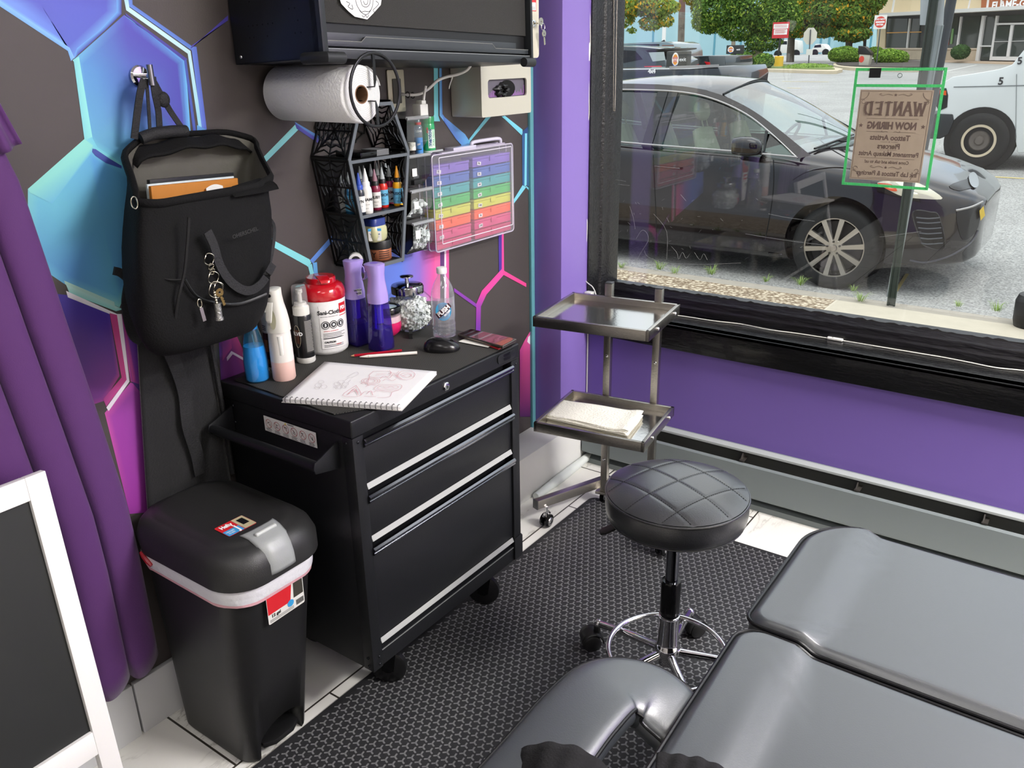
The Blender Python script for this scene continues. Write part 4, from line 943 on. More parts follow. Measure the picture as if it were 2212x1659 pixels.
def tuft(px, py, s, lab):
    p = onz(px, py, SWZ); mb = MB()
    for k in range(int(26*s)+8):
        a = random.uniform(0, 2*PI); l = random.uniform(.03,.075)*s; d = Vector((math.cos(a), math.sin(a), 0)); b = p+d*random.uniform(0,.03*s)
        m_ = b+d*l*.35+Vector((0,0,l*.7)); t = b+d*l*.9+Vector((0,0,l*random.uniform(.6,1.1))); w = Vector((-d.y,d.x,0))*.0022
        mb.add([b-w,b+w,m_+w*.8,m_-w*.8,t], [(0,1,2,3),(3,2,4)])
    tag(mb.build('weed_tuft', GRS, None, loc=p, smooth=0, recalc=False), lab, 'weeds', 'weeds along the curb')
random.seed(11)
for a in ((1342,578,.8,'small weed tuft at the curb beside the left window jamb'),(1425,582,1.1,'weed tuft at the curb left of the pair below the car door'),(1457,590,.9,'low weed tuft right next to the taller one below the car door'),
          (1537,592,1.2,'spiky weed tuft at the curb below the car rocker panel'),(1655,608,.8,'small flat weed tuft just left of the car wheel'),(1728,615,1.1,'weed tuft at the curb in front of the car wheel'),
          (1858,650,1.2,'wide weed tuft left of the green sign post foot'),(1843,628,.7,'tiny weed tuft behind the wide one by the sign post'),(2070,662,.7,'small weed tuft at the curb right of the sign post'),(2152,672,1.1,'largest weed tuft on the far right of the sidewalk edge')): tuft(*a)
# ================================================================ THE DARK CAR AT THE CURB
CARM = mat('car_paint', '#150e10', .12, metal=.15, coat=.7, spec=.5)
CARB = mat('car_black_plastic', '#17181a', .45)
car = thing('parked_car', 'dark metallic five-door car parked at the curb right outside the window', 'car', (-1.4,5.265,RZ0))
YC = 5.265
ST = [(.915,.36,.06,.14,.30,.40,.44,.47),(.90,.50,.02,.10,.30,.44,.48,.51),(.84,.66,-.01,.08,.30,.49,.53,.56),(.72,.78,-.02,.07,.30,.535,.59,.62),(.50,.875,-.03,.06,.32,.60,.655,.69),(.20,.925,-.05,.05,.33,.665,.72,.755),
      (-.10,.935,-.07,.04,.34,.70,.765,.80),(-.43,.935,-.09,.02,.35,.735,.80,.855),(-.60,.935,-.09,.02,.36,.755,.79,.85),(-1.0,.93,-.09,.02,.37,.785,.79,.80),(-1.8,.93,-.09,.02,.38,.800,.80,.80),(-2.7,.93,-.09,.02,.40,.83,.83,.83),
      (-3.3,.92,-.06,.04,.42,.86,.86,.86),(-3.62,.88,-.02,.08,.44,.84,.87,.87),(-3.76,.80,.05,.12,.42,.70,.76,.78)]
def st_at(X):
    for i in range(len(ST)-1):
        if ST[i][0] >= X >= ST[i+1][0]:
            t = (ST[i][0]-X)/(ST[i][0]-ST[i+1][0]); g = lambda k: ST[min(max(k,0),len(ST)-1)]
            a, b, c, d = g(i-1), g(i), g(i+1), g(i+2); out = []
            for q in range(8): out.append(.5*((2*b[q])+(c[q]-a[q])*t+(2*a[q]-5*b[q]+4*c[q]-d[q])*t*t+(3*b[q]-a[q]-3*c[q]+d[q])*t**3) if i > 0 else b[q]*(1-t)+c[q]*t)
            return out
    return list(ST[-1] if X < ST[-1][0] else ST[0])
def section(X, n=6):
    x, hw, zb, zl, zm, zs, zi, zc = st_at(X)
    cp = [(0,zb),(hw*.6,zb),(hw*.90,zb+.005),(hw*.975,zl),(hw*1.0,zm*.5+zl*.5),(hw*.995,zm),(hw*.985,zs-.10),(hw*.955,zs-.02),(hw*.90,zs+.01),(hw*.78,zi),(hw*.4,zc-.01),(0,zc)]
    return [Vector((X, p.x, p.y)) for p in crom([(a, b, 0) for a, b in cp], n)]
Xs = [.915,.91,.90,.885,.865,.84,.80,.76,.72]; x = .68
while x > -3.75: Xs.append(x); x -= .06
Xs += [-3.76]
mb = MB(); rings = []
for X in Xs:
    s_ = section(X); rings.append([Vector((X, YC-p.y, p.z)) for p in s_]+[Vector((X, YC+p.y, p.z)) for p in reversed(s_[1:-1])])
loft(mb, rings)
body = mb.build('body', CARM, car, smooth=40)
def boolcut(o, cutmb):
    c = cutmb.build('cutter', CARM, None, loc=(0,0,0)); md = o.modifiers.new('c', 'BOOLEAN'); md.operation = 'DIFFERENCE'; md.object = c; md.solver = 'EXACT'
    bpy.context.view_layer.update(); dg = bpy.context.evaluated_depsgraph_get(); nm = bpy.data.meshes.new_from_object(o.evaluated_get(dg)); o.modifiers.clear(); o.data = nm
    bpy.data.objects.remove(c)
    for p in nm.polygons: p.use_smooth = True
    nm.set_sharp_from_angle(angle=math.radians(35))
WXc, WZc, WR = -.09, .065, .352
for wx in (WXc, WXc-2.75):
    for ys in ((4.0,4.72),(5.81,6.6)):
        c = MB(); c.cyl((wx,ys[0],WZc+.02),(wx,ys[1],WZc+.02), .405, n=48); boolcut(body, c)
bmx = bmesh.new(); bmx.from_mesh(body.data); inv_ = car.matrix_basis
kill = [f for f in bmx.faces if -3.3 < (inv_ @ f.calc_center_median()).x < -.60 and abs((inv_ @ f.calc_center_median()).y-YC) < .80 and (inv_ @ f.calc_center_median()).z > .70]
bmesh.ops.delete(bmx, geom=kill, context='FACES'); bmx.to_mesh(body.data); bmx.free()
bpy.context.view_layer.update()
me = body.data; bvh = BVHTree.FromPolygons([body.matrix_world @ v.co if False else (car.matrix_basis @ v.co) for v in me.vertices], [tuple(p.vertices) for p in me.polygons])
def hit(px, py, off=.003):
    d = ray(px, py).normalized(); l, n, i, dist = bvh.ray_cast(CAM, d)
    if l is None: return None
    if n.dot(d) > 0: n = -n
    return l+n*off
def surf_line(name, pts, r, m, parent, closed=False, dens=6, flat=1.0):
    P = [Vector((p[0], p[1], 0)) for p in pts]; C_ = crom(P, dens, closed); Q = [hit(c.x, c.y, r*.3) for c in C_]; Q = [q for q in Q if q is not None]
    if len(Q) < 2: return None
    mb = MB(); mb.tube(Q, r, 6, closed=closed, flat=flat); return mb.build(name, m, parent)
def surf_patch(name, quad_, m, parent, nu=14, nv=8, off=.005, solid=0):
    a, b, c, d = [Vector((p[0], p[1], 0)) for p in quad_]; vs, ok = [], True
    for j in range(nv+1):
        for i in range(nu+1):
            p = a.lerp(b, i/nu).lerp(d.lerp(c, i/nu), j/nv); q = hit(p.x, p.y, off); vs.append(q if q is not None else (vs[-1] if vs else Vector((0,0,0))))
    mb = MB(); mb.add(vs, [(j*(nu+1)+i, j*(nu+1)+i+1, (j+1)*(nu+1)+i+1, (j+1)*(nu+1)+i) for j in range(nv) for i in range(nu)])
    return mb.build(name, m, parent, smooth=60, solid=solid)
def surf_poly(name, pts, m, parent, off=.005, dens=0):
    P = [Vector((p[0], p[1], 0)) for p in pts]
    if dens: P = crom(P, dens, True)
    c = sum(P, Vector())/len(P); vs = []; K = 6
    for q in range(K+1):
        for p in P: r_ = hit(*(c.lerp(p, 1-q/K))[:2], off); vs.append(r_ if r_ is not None else (vs[-1] if vs else Vector((0,0,0))))
    n = len(P); fs = [(q*n+i, q*n+(i+1) % n, (q+1)*n+(i+1) % n, (q+1)*n+i) for q in range(K) for i in range(n)]
    mb = MB(); mb.add(vs, fs); return mb.build(name, m, parent, smooth=60)
GAP = mat('panel_gap', '#040405', .6)
surf_line('door_gap', [(1411,335),(1414,400),(1417,470),(1418,520)], .004, GAP, car)
surf_line('door_gap', [(1671,346),(1671,400),(1664,460),(1652,522)], .004, GAP, car)
surf_line('hood_gap', [(1768,300),(1800,325),(1850,352),(1905,378),(1960,405),(2010,416)], .004, GAP, car)
surf_patch('rocker_panel', [(1325,512),(1690,548),(1690,566),(1325,526)], CARB, car, 24, 2)
CHD = mat('dark_chrome_trim', '#a7a3a0', .2, metal=.9)
h1 = surf_patch('door_handle', [(1417,357),(1472,362),(1472,367),(1417,361)], CARM, car, 10, 2, .03, solid=.012)
surf_poly('headlamp', [(1895,395),(1930,392),(1985,398),(2035,428),(2000,430),(1950,424),(1915,408)], mat('headlamp_lens', '#cfc9b4', .08, metal=.2, coat=1), car, .008, 4)
surf_poly('turn_signal', [(1896,396),(1925,399),(1938,412),(1925,412),(1908,404)], mat('amber_lens', '#d8542a', .1, coat=1), car, .014, 3)
surf_poly('fog_grille', [(1972,458),(2010,458),(2028,468),(2040,535),(2000,532),(1985,510)], mat('grille_black', '#0b0b0d', .3), car, .004, 4)
for y_ in (470,480,492,503,514,525): surf_line('grille_bar', [(1979+(y_-470)*.2, y_),(2005,y_+2),(2030+(y_-470)*.12,y_)], .006, mat('grille_bar', '#55585c', .35), car)
surf_line('grille_surround', [(1972,458),(2010,458),(2028,468),(2040,535),(2000,532),(1985,510)], .005, CARM, car, True)
surf_poly('upper_grille', [(2050,402),(2085,388),(2112,382),(2108,402),(2085,410),(2068,412)], mat('grille_black', '#0b0b0d'), car, .004, 3)
surf_poly('lower_grille', [(2066,455),(2100,448),(2118,440),(2112,490),(2092,515),(2075,512)], mat('grille_black', '#0b0b0d'), car, .004, 3)
surf_line('bumper_trim', [(2064,455),(2095,448),(2122,436)], .009, CHD, car)
surf_line('bumper_edge', [(1965,562),(2000,566),(2050,553),(2095,525),(2112,498)], .008, mat('lip_grey_car', '#4a4a50', .3), car)
surf_line('fender_crease', [(1712,388),(1740,372),(1775,364),(1815,362),(1860,368)], .006, CARM, car)
surf_poly('badge', [(2091,382),(2101,374),(2110,384),(2112,402),(2104,408),(2094,400)], mat('badge_chrome','#c9cbd0',.1,metal=1), car, .012, 3)
surf_poly('front_plate', [(2110,455),(2119,445),(2122,465),(2113,476)], mat('plate_yellow', '#c9a92c', .5), car, .02)
TIRE = mat('tyre', '#151616', .75, bump=.3, bscale=80); RIM = mat('alloy', '#b8b2a8', .3, metal=.85)
def wheel(cx, y0, side, name='wheel', r=WR, parent=None, cz=WZc):
    w = MB(); S = side  # side -1: outer face towards the shop
    w.lathe([(.245,-.105),(.30,-.112),(r-.022,-.098),(r,-.07),(r,.07),(r-.022,.098),(.30,.112),(.245,.105),(.24,0)], 56, (cx, y0, cz), 'y', cap=False)
    t = w.build('tyre', TIRE, parent, smooth=50)
    d = MB(); d.lathe([(.245,.10*-S),(.225,.05*-S),(.222,-.08*-S)], 48, (cx, y0, cz), 'y', cap=False); d.lathe([(.238,.095),(.246,.108),(.254,.102)], 56, (cx, y0, cz), 'y', cap=False) if S < 0 else None
    d.lathe([(.0,-.02),(.21,-.02)], 40, (cx, y0, cz), 'y', cap=False)
    d.build('rim_barrel', mat('rim_shadow', '#3a3836', .5, metal=.5), t)
    yo = y0+S*.098
    m_ = MB(); m_.lathe([(.236,yo-y0),(.250,yo-y0),(.252,(yo-y0)*.9),(.236,(yo-y0)*.85),(.236,yo-y0)], 64, (cx, y0, cz), 'y', cap=False)
    for k in range(10):
        a = 2*PI*k/10+.14; dr = Vector((math.cos(a),0,math.sin(a))); tn = Vector((-math.sin(a),0,math.cos(a))); c = Vector((cx, yo, cz))
        r0, r1 = .045, .242; w0, w1 = .015, .021
        b = [c+dr*r0-tn*w0, c+dr*r0+tn*w0, c+dr*r1+tn*w1, c+dr*r1-tn*w1]
        off = Vector((0,S*.006,0)); dep_ = Vector((0,-S*.035,0)); mid = [p+off for p in b]
        m_.hexa([b[0]+dep_,b[1]+dep_,b[2]+dep_,b[3]+dep_]+[mid[0]*.8+b[0]*.2,mid[1]*.8+b[1]*.2,b[2],b[3]])
    m_.lathe([(.0,.004*S),(.062,.002*S),(.068,-.006*S),(.068,-.04*S)], 30, (cx, yo, cz), 'y', cap=False)
    rm = m_.build('alloy_rim', RIM, t, smooth=30)
    m_ = MB(); m_.lathe([(0,.016*S),(.026,.016*S),(.028,.010*S)], 20, (cx, yo, cz), 'y', cap=False); m_.build('centre_cap', CHD, rm)
    for k in range(5):
        a = 2*PI*k/5+.4; m_ = MB(); m_.cyl((cx+.052*math.cos(a), yo+.000*S, cz+.052*math.sin(a)),(cx+.052*math.cos(a), yo+.014*S, cz+.052*math.sin(a)), .009, n=8); m_.build('wheel_nut', mat('nut_dark', '#4a4642', .3, metal=.8), rm)
    return t
wheel(WXc, 4.46, -1, parent=car); wheel(WXc-2.75, 4.46, -1, parent=car); wheel(WXc, 6.07, 1, parent=car); wheel(WXc-2.75, 6.07, 1, parent=car)
for wx in (WXc, WXc-2.75):
    for y0_ in (4.75, 5.80):
        mb = MB(); mb.lathe([(.0,-.01),(.39,-.01),(.39,.01),(0,.01)], 32, (wx,y0_,WZc+.02), 'y'); mb.build('wheel_well', GAP, car)
GL = thin_glass('car_glass', (.50,.60,.56), f0=.06); GLW = thin_glass('windscreen_glass', (.72,.82,.80), f0=.22)
def side(px, py, off=0.0):   # tilted plane of the side windows, near side
    n = Vector((0, -(1.25-.80), (4.66-4.375))).normalized(); p0 = Vector((0,4.375,.80)); d = ray(px, py); t = (p0-CAM).dot(n)/d.dot(n)
    return CAM+d*t-n*(-off)
def sideXZ(X, z, off=0):
    n = Vector((0, -.45, .285)).normalized(); return Vector((X, 4.375+(z-.80)*.285/.45, z))+n*off
def mir(p): return Vector((p.x, 2*YC-p.y, p.z))
rail = [(-.46,.765),(-.75,.95),(-1.0,1.085),(-1.3,1.19),(-1.6,1.248),(-2.0,1.268),(-2.5,1.262),(-3.0,1.19),(-3.45,1.03)]
railo = [(-.36,.795),(-.72,1.0),(-1.0,1.14),(-1.3,1.245),(-1.6,1.300),(-2.0,1.325),(-2.5,1.320),(-3.0,1.245),(-3.55,1.05)]
ra = crom([(x, z, 0) for x, z in rail], 5); rb = crom([(x, z, 0) for x, z in railo], 5)
def roofedge(p): return sideXZ(p.x, p.y)
for f_, nm in ((lambda p: p, 'near'), (mir, 'far')):
    mb = MB(); A_ = [f_(sideXZ(p.x, p.y)) for p in ra]; B_ = [f_(sideXZ(p.x, p.y)) for p in rb]
    for i in range(len(A_)-1): mb.quad(A_[i], A_[i+1], B_[i+1], B_[i])
    mb.build('roof_rail', CARM, car, smooth=50)
    mb = MB(); mb.tube([f_(sideXZ(p.x, p.y, .012)) for p in ra], .0075, 6); mb.tube([f_(sideXZ(x, z, .03)) for x, z in ((-.46,.765),(-1.0,.785),(-1.8,.805),(-2.7,.835),(-3.4,.90))], .0075, 6)
    mb.build('window_trim', CHD, car)
    for (x0, x1, z1) in ((-1.70,-1.79,1.255),(-1.80,-1.90,1.262),(-2.72,-2.80,1.245)):
        mb = MB(); mb.quad(*[f_(p) for p in (sideXZ(x0,.79),sideXZ(x1,.80),sideXZ(x1,z1),sideXZ(x0,z1))]); mb.build('pillar', CARB, car, solid=.02, smooth=0)
    mb = MB(); mb.quad(*[f_(p) for p in (sideXZ(-.745,.775),sideXZ(-.765,.775),sideXZ(-.795,.965),sideXZ(-.775,.965))]); mb.build('pillar', CARB, car, solid=.02, smooth=0)
    for X0, X1 in ((-.49,-.76),(-.77,-1.72),(-1.89,-2.75),(-2.79,-3.4)):
        top = [p for p in ra if X1 <= p.x <= X0]; z0f = lambda x: .775+.02*(-.5-x)/1.0
        pts = [sideXZ(X0, z0f(X0), -.004)]+[sideXZ(p.x, p.y, -.004) for p in top]+[sideXZ(X1, z0f(X1), -.004)]
        mb = MB(); mb.poly([f_(p) for p in pts]); mb.build('side_window', GL, car, smooth=0)
def roof(u, v):    # u front to rear, v near to far
    X = -1.27-1.95*u; zc = 1.335+.055*math.sin(PI*min(1, u*1.15+.12)) -.10*max(0,u-.6); e = crom([(x, z, 0) for x, z in railo], 8)
    zr = min(e, key=lambda p: abs(p.x-X)).y; hw = YC-(4.375+(zr-.80)*.633); s = (v-.5)*2
    return Vector((X+.10*(1-u)*(1-s*s), YC+s*hw, zr+(zc-zr)*(1-s*s)))
mb = MB(); mb.grid(roof, 24, 24); mb.build('roof', CARM, car, smooth=60)
def roofp(px, py):  # sunroof outline on the roof
    d = ray(px, py).normalized(); l, n, i, dd = rbvh.ray_cast(CAM, d); return l+n*.004*(1 if n.z > 0 else -1) if l else None
rbvh = BVHTree.FromPolygons([v for v in mb.v], [tuple(f) for f in mb.f])
sr = [roofp(*p) for p in ((1448,179),(1500,168),(1600,168),(1612,172),(1545,190),(1480,188))]
if all(sr): m2 = MB(); m2.tube(crom(sr, 6, True), .004, 6, closed=True); m2.build('sunroof_seam', GAP, car)
def ws(u, v):     # u side to side, v base to top
    s = (u-.5)*2; xb = -.26-.20*abs(s)**2.2; zb = .862-.085*abs(s)**2; hb = .83
    xt = -1.17-.10*s*s; zt = 1.335-.092*s*s; ht = .60
    return Vector((xb+(xt-xb)*v+.05*math.sin(PI*v)*0, YC+s*(hb+(ht-hb)*v), zb+(zt-zb)*v+.030*math.sin(PI*v)))
mb = MB(); mb.grid(ws, 24, 14); mb.build('windscreen', GLW, car, smooth=60)
mb = MB(); mb.tube([ws(u/20, 1)+Vector((0,0,.004)) for u in range(21)], .008, 6); mb.tube([ws(u/20, 0)+Vector((0,0,.002)) for u in range(21)], .010, 6);
mb.build('windscreen_seal', CARB, car)
mb = MB(); a_, b_ = ws(.07,.02)+Vector((.03,0,.02)), ws(.46,.03)+Vector((.03,0,.02)); mb.beam(a_, b_, .018, .014); mb.beam(b_+Vector((.05,-.05,-.01)), a_.lerp(b_,.5), .012, .012); mb.build('wiper', CARB, car)
mb = MB(); mb.tube([ws(.30,.03)+Vector((.1,0,.0)), ws(.30,.03)], .008, 6); mb.build('wiper_arm', CARB, car)
mb = MB(); c = ony(1617, 316, 4.27); mb.X = Matrix.Translation(c)
rr_ = []
for k, (x, sy, sz, oz) in enumerate(((-.125,.055,.048,0),(-.12,.075,.068,0),(-.05,.085,.078,.002),(.03,.08,.076,0),(.09,.06,.060,-.006),(.118,.03,.034,-.012))):
    rr_.append([Vector((x, sy*math.copysign(abs(math.cos(a))**.7, math.cos(a)), oz+sz*math.copysign(abs(math.sin(a))**.7, math.sin(a)))) for a in [2*PI*q/24 for q in range(24)]])
loft(mb, rr_); mi = mb.build('wing_mirror', CARM, car, smooth=60)
mb = MB(); mb.beam(c+Vector((.06,.04,-.05)), c+Vector((.10,.14,-.07)), .05, .03); mb.build('mirror_foot', CARB, mi, bevel=.006)
SEAT = mat('car_seat_cloth', '#a8a58c', .9)
def car_seat(x, y, nm='seat'):
    mb = MB(); mb.X = Matrix.Translation((x, y, .35)) @ Matrix.Rotation(-.36, 4, 'Y')
    def f(u, v):
        a = 2*PI*u; h = v; w = .25*(1-.25*v**3); t = .075*(1-.3*v); ca, sa = math.cos(a), math.sin(a)
        rib = .010*abs(math.sin((sa*w)*38)); return Vector((ca*(t+ (rib if ca > 0 else 0)), sa*w, h*.62))
    mb.grid(f, 64, 12, True); mb.sphere((0,0,.61), .1, 20, 8, (.6,1.8,.3)); s_ = mb.build(nm, SEAT, car, smooth=60)
    mb = MB(); mb.X = Matrix.Translation((x, y, .35)) @ Matrix.Rotation(-.30, 4, 'Y'); mb.sphere((.0,0,.78), .1, 20, 10, (.55,1.35,.95)); mb.cyl((0,.05,.6),(0,.05,.72),.007,n=8); mb.cyl((0,-.05,.6),(0,-.05,.72),.007,n=8)
    mb.build('headrest', SEAT, s_, smooth=60)
    mb = MB(); mb.box(x-.02,x+.48,y-.25,y+.25,.25,.40); mb.build('cushion', SEAT, s_, bevel=.04, seg=3)
for y in (4.83, 5.68): car_seat(-1.30, y); car_seat(-2.15, y, 'rear_seat')
mb = MB(); mb.hexa([(-.95,YC-.8,.45),(-.38,YC-.8,.45),(-.38,YC+.8,.45),(-.95,YC+.8,.45),(-.88,YC-.78,.80),(-.42,YC-.78,.74),(-.42,YC+.78,.74),(-.88,YC+.78,.80)]); mb.build('dashboard', mat('dash_grey', '#6f7672', .8), car, bevel=.03)
mb = MB(); cc = Vector((-1.0,5.66,.78)); mb.tube([cc+Vector((.10*math.cos(2*PI*k/32),.19*math.sin(2*PI*k/32),.16*math.cos(2*PI*k/32))) for k in range(32)], .015, 8, closed=True); mb.build('steering_wheel', CARB, car)
mb = MB(); mb.box(-3.3,-.5,YC-.80,YC+.80,.10,.14); mb.build('cabin_floor', CARB, car, smooth=0)
# ================================================================ WHITE VAN ACROSS THE STREET
VY = 11.85
van = thing('white_van', 'white van with the number 5 on its fender, across the street behind the poster', 'van', tuple(ony(2300,340,VY)*1.0), 0)
VW = mat('van_white', '#d3d7d6', .3, coat=.4, noise=.04, nscale=1.5)
vo = [(2030,250),(2026,205),(2038,178),(2058,166),(2110,158),(2160,149),(2186,140),(2230,85),(2262,40),(2290,-60),(2330,-95),(2900,-150),(2900,330),(2198,330),(2190,285),(2175,262),(2148,245),(2115,238),(2082,243),(2062,262),(2050,285),(2034,290)]
P = [ony(x, y, VY) for x, y in vo]; mb = MB(); mb.prism(P, (0,1.95,0)); mb.build('body', VW, van, bevel=.02, seg=2)
P = [ony(x, y, VY+.0) for x, y in ((2178,152),(2212,108),(2246,52),(2262,30),(2262,20),(2240,30),(2186,128),(2168,148))]
P = [ony(x, y, VY-.008) for x, y in ((2222,140),(2222,118),(2262,52),(2330,45),(2335,140))]
mb = MB(); mb.poly(P); mb.build('side_window', mat('van_glass', '#22282a', .08), van, smooth=0)
a_ = ony(2190,140,VY); b_ = ony(2262,30,VY); mb = MB(); mb.quad(a_+Vector((-.012,.12,.01)), a_+Vector((-.012,1.83,.01)), b_+Vector((-.012,1.80,.01)), b_+Vector((-.012,.15,.01))); mb.build('windscreen', mat('van_screen', '#9fb4bb', .05, metal=.3), van, smooth=0)
mb = MB(); P = [ony(x, y, VY-.03) for x, y in ((2000,245),(2058,247),(2060,262),(2048,290),(2030,300),(1996,300),(1990,270))]; mb.prism(P, (0,2.0,0)); mb.build('bumper', mat('van_bumper', '#1d2226', .5), van, bevel=.02)
mb = MB(); P = [ony(x, y, VY-.01) for x, y in ((2022,192),(2044,190),(2048,206),(2046,232),(2028,240),(2018,222))]; mb.prism(P, (0,.35,0)); lm = mb.build('headlamp_housing', mat('lamp_black', '#15171a', .3), van, bevel=.008)
mb = MB(); P = [ony(x, y, VY-.018) for x, y in ((2030,195),(2044,196),(2044,206),(2030,204))]; mb.prism(P, (0,.01,0)); mb.build('marker_lamp', mat('amber_lens'), lm, smooth=0)
vc = ony(2115,304,VY); WZv = vc.z; rV = .395
mb = MB(); mb.cyl((vc.x,VY-.006,vc.z),(vc.x,VY+.3,vc.z), rV+.085, n=40); mb.build('wheel_well', GAP, van)
for yy in (VY+.06, VY+1.75):
    mb = MB(); mb.lathe([(.22,-.11),(.30,-.12),(rV-.03,-.11),(rV,-.08),(rV,.08),(rV-.03,.11),(.30,.12),(.22,.11)], 44, (vc.x, yy, vc.z), 'y', cap=False); t_ = mb.build('tyre', TIRE, van)
    mb = MB(); mb.lathe([(.20,-.115),(.235,-.118),(.235,-.09)], 40, (vc.x, yy, vc.z), 'y', cap=False); mb.build('rim_edge', mat('rim_cream', '#c2b49a', .5), t_)
    mb = MB(); mb.lathe([(0,-.10),(.05,-.10),(.07,-.07),(.13,-.08),(.16,-.05),(.215,-.06),(.215,.1)], 40, (vc.x, yy, vc.z), 'y', cap=False); mb.build('steel_wheel', mat('steel_wheel', '#5d5650', .6, noise=.3, nscale=20), t_)
mb = MB(); mb.X = Matrix.Translation((4.2, 0, 0));
mb.lathe([(0,-.11),(rV,-.1),(rV,.1),(0,.11)], 36, (vc.x, VY+.15, vc.z), 'y'); mb.build('tyre', TIRE, van)
mb = MB(); c = ony(2162,176,VY-.006); put_text(mb, '5', .14, frame(c, (1,0,0), (0,0,1)), .004); mb.build('number', INK, van, smooth=0)
c = ony(2203,132,VY-.012); mb = MB(); put_text(mb, '5', .13, frame(c, (1,0,.1), (-.1,0,1)), .004); mb.build('number', INK, van, smooth=0)
mb = MB(); mb.beam(ony(2060,188,VY-.004), ony(2240,184,VY-.004), .006, .012); mb.beam(ony(2196,160,VY-.004), ony(2194,300,VY-.004), .008, .006); mb.build('panel_line', mat('van_line', '#6d7273', .5), van, smooth=0)
# ================================================================ POSTS AND SIGNS ON THE SIDEWALK
PG = mat('post_green', '#2f3a33', .45, metal=.3, noise=.2, nscale=30)
def px_dir(p0, px, py):
    """point on the vertical through p0 seen at pixel row py"""
    d = ray(px, py); k = ((p0-CAM).x*d.x+(p0-CAM).y*d.y)/(d.x**2+d.y**2); return (CAM+d*k).z
p0 = onz(1925, 660, SWZ)
sp_ = thing('green_sign_post', 'dark green steel channel sign post standing on the sidewalk beyond the poster', 'post', tuple(p0))
def chan(mb, x, y, z0, z1, w, lean=(0,0)):
    for (a, b, c, d) in ((-w/2,w/2,-.0025,.0025),(-w/2-.012,-w/2,-.014,-.010),(w/2,w/2+.012,-.014,-.010),(-w/2-.002,-w/2+.002,-.014,.0),(w/2-.002,w/2+.002,-.014,.0)):
        mb.hexa([(x+a,y+c,z0),(x+b,y+c,z0),(x+b,y+d,z0),(x+a,y+d,z0)]+[(x+a+lean[0],y+c+lean[1],z1),(x+b+lean[0],y+c+lean[1],z1),(x+b+lean[0],y+d+lean[1],z1),(x+a+lean[0],y+d+lean[1],z1)])
mb = MB(); chan(mb, p0.x, p0.y, SWZ, 2.75, .034, (-.03,-.0)); mb.build('channel', PG, sp_, smooth=0)
g = ony(2017, 20, p0.y-.02);
mb = MB(); pl_ = [ony(*p, p0.y+.03) for p in ((1990,-60),(2044,-60),(2037,55),(1987,54))]; mb.prism(pl_, (0,.006,0)); mb.build('sign_plate', mat('sign_back_grey', '#a9b0b1', .4, metal=.3), sp_, smooth=0)
p1 = Vector((ony(1993,190,p0.y+.25).x, p0.y+.25, SWZ))
gp = thing('galvanised_post', 'grey galvanised post stub right of the green sign post, behind the poster', 'post', tuple(p1)); mb = MB(); chan(mb, p1.x, p1.y, SWZ, ony(2004,55,p0.y+.25).z, .035, (.045,0)); mb.build('channel', mat('galvanised', '#9aa3a3', .4, metal=.5), gp, smooth=0)
pb = og(2003, 330); pb = Vector((pb.x, 8.6, road_z(8.6)))
q_ = ony(2027,150,8.6); tp = ony(2052,0,8.6)
dp = thing('dark_lamp_pole', 'thick dark round pole across the street, its foot hidden by the poster', 'pole', (q_.x-.05,8.6,road_z(8.6)))
mb = MB(); mb.cyl((q_.x-.06,8.6,road_z(8.6)),(tp.x+.10,8.6,tp.z+2.4), .062, .050, 20); mb.build('pole', mat('pole_dark', '#33383c', .4, metal=.3), dp)
mb = MB(); mb.lathe([(.0,0),(.11,0),(.11,.03),(.075,.06),(.07,.12)], 20, (q_.x-.06,8.6,road_z(8.6))); mb.build('base_plate', mat('pole_dark'), dp)
q_ = ony(2013,150,9.4); tp = ony(2022,0,9.4)
dp = thing('thin_dark_pole', 'thin dark pole between the galvanised post and the thick pole', 'pole', (q_.x-.02,9.4,road_z(9.4)))
mb = MB(); mb.cyl((q_.x-.05,9.4,road_z(9.4)),(tp.x+.03,9.4,tp.z+2.0), .020, .020, 12); mb.build('pole', mat('pole_dark'), dp)
c = onz(2225, 705, SWZ); mb = MB(); mb.lathe([(.02,0),(.10,0),(.11,.04),(.115,.17),(.10,.215),(.05,.235),(0,.238)], 24, c); tag(mb.build('sidewalk_bollard', BLP, None, loc=c), 'low black rounded bollard at the right edge of the view through the window', 'bollard')
# ================================================================ LOT BEYOND: CARS, SIGNS, TREES, BUILDINGS
def prism_px(name, pts, Y, depth, m, parent, bevel=.02, **kw):
    mb = MB(); mb.prism([ony(x, y, Y) for x, y in pts], (0,depth,0)); return mb.build(name, m, parent, bevel=bevel, **kw)
DKP = mat('dark_grey_paint', '#3a4245', .2, metal=.4, coat=.8); BLP2 = mat('blueblack_paint', '#20262d', .2, metal=.3, coat=.8); DG = mat('tinted_glass', '#14161f', .06)
LG = mat('pale_glass', '#a9b4b4', .08, metal=.2); TL = mat('tail_lamp', '#c8242a', .2, coat=.6)
def far_wheel(parent, x, Y, r=.36):
    mb = MB(); mb.lathe([(0,-.1),(r*.6,-.1),(r,-.08),(r,.08),(r*.6,.1),(0,.1)], 28, (x, Y+.1, road_z(Y)+r), 'y'); w = mb.build('wheel', TIRE, parent)
    mb = MB(); mb.lathe([(0,-.115),(r*.5,-.112),(r*.62,-.10)], 20, (x, Y+.1, road_z(Y)+r), 'y', cap=False); mb.build('hub', RIM, w)
Y_ = 8.4; gz = road_z(Y_); a = ony(1335,160,Y_); b = ony(1553,160,Y_)
pk = thing('dark_pickup', 'blue-black pickup with a 4x4 decal right behind the parked car roof', 'pickup', (a.x-.5,Y_+.8,gz))
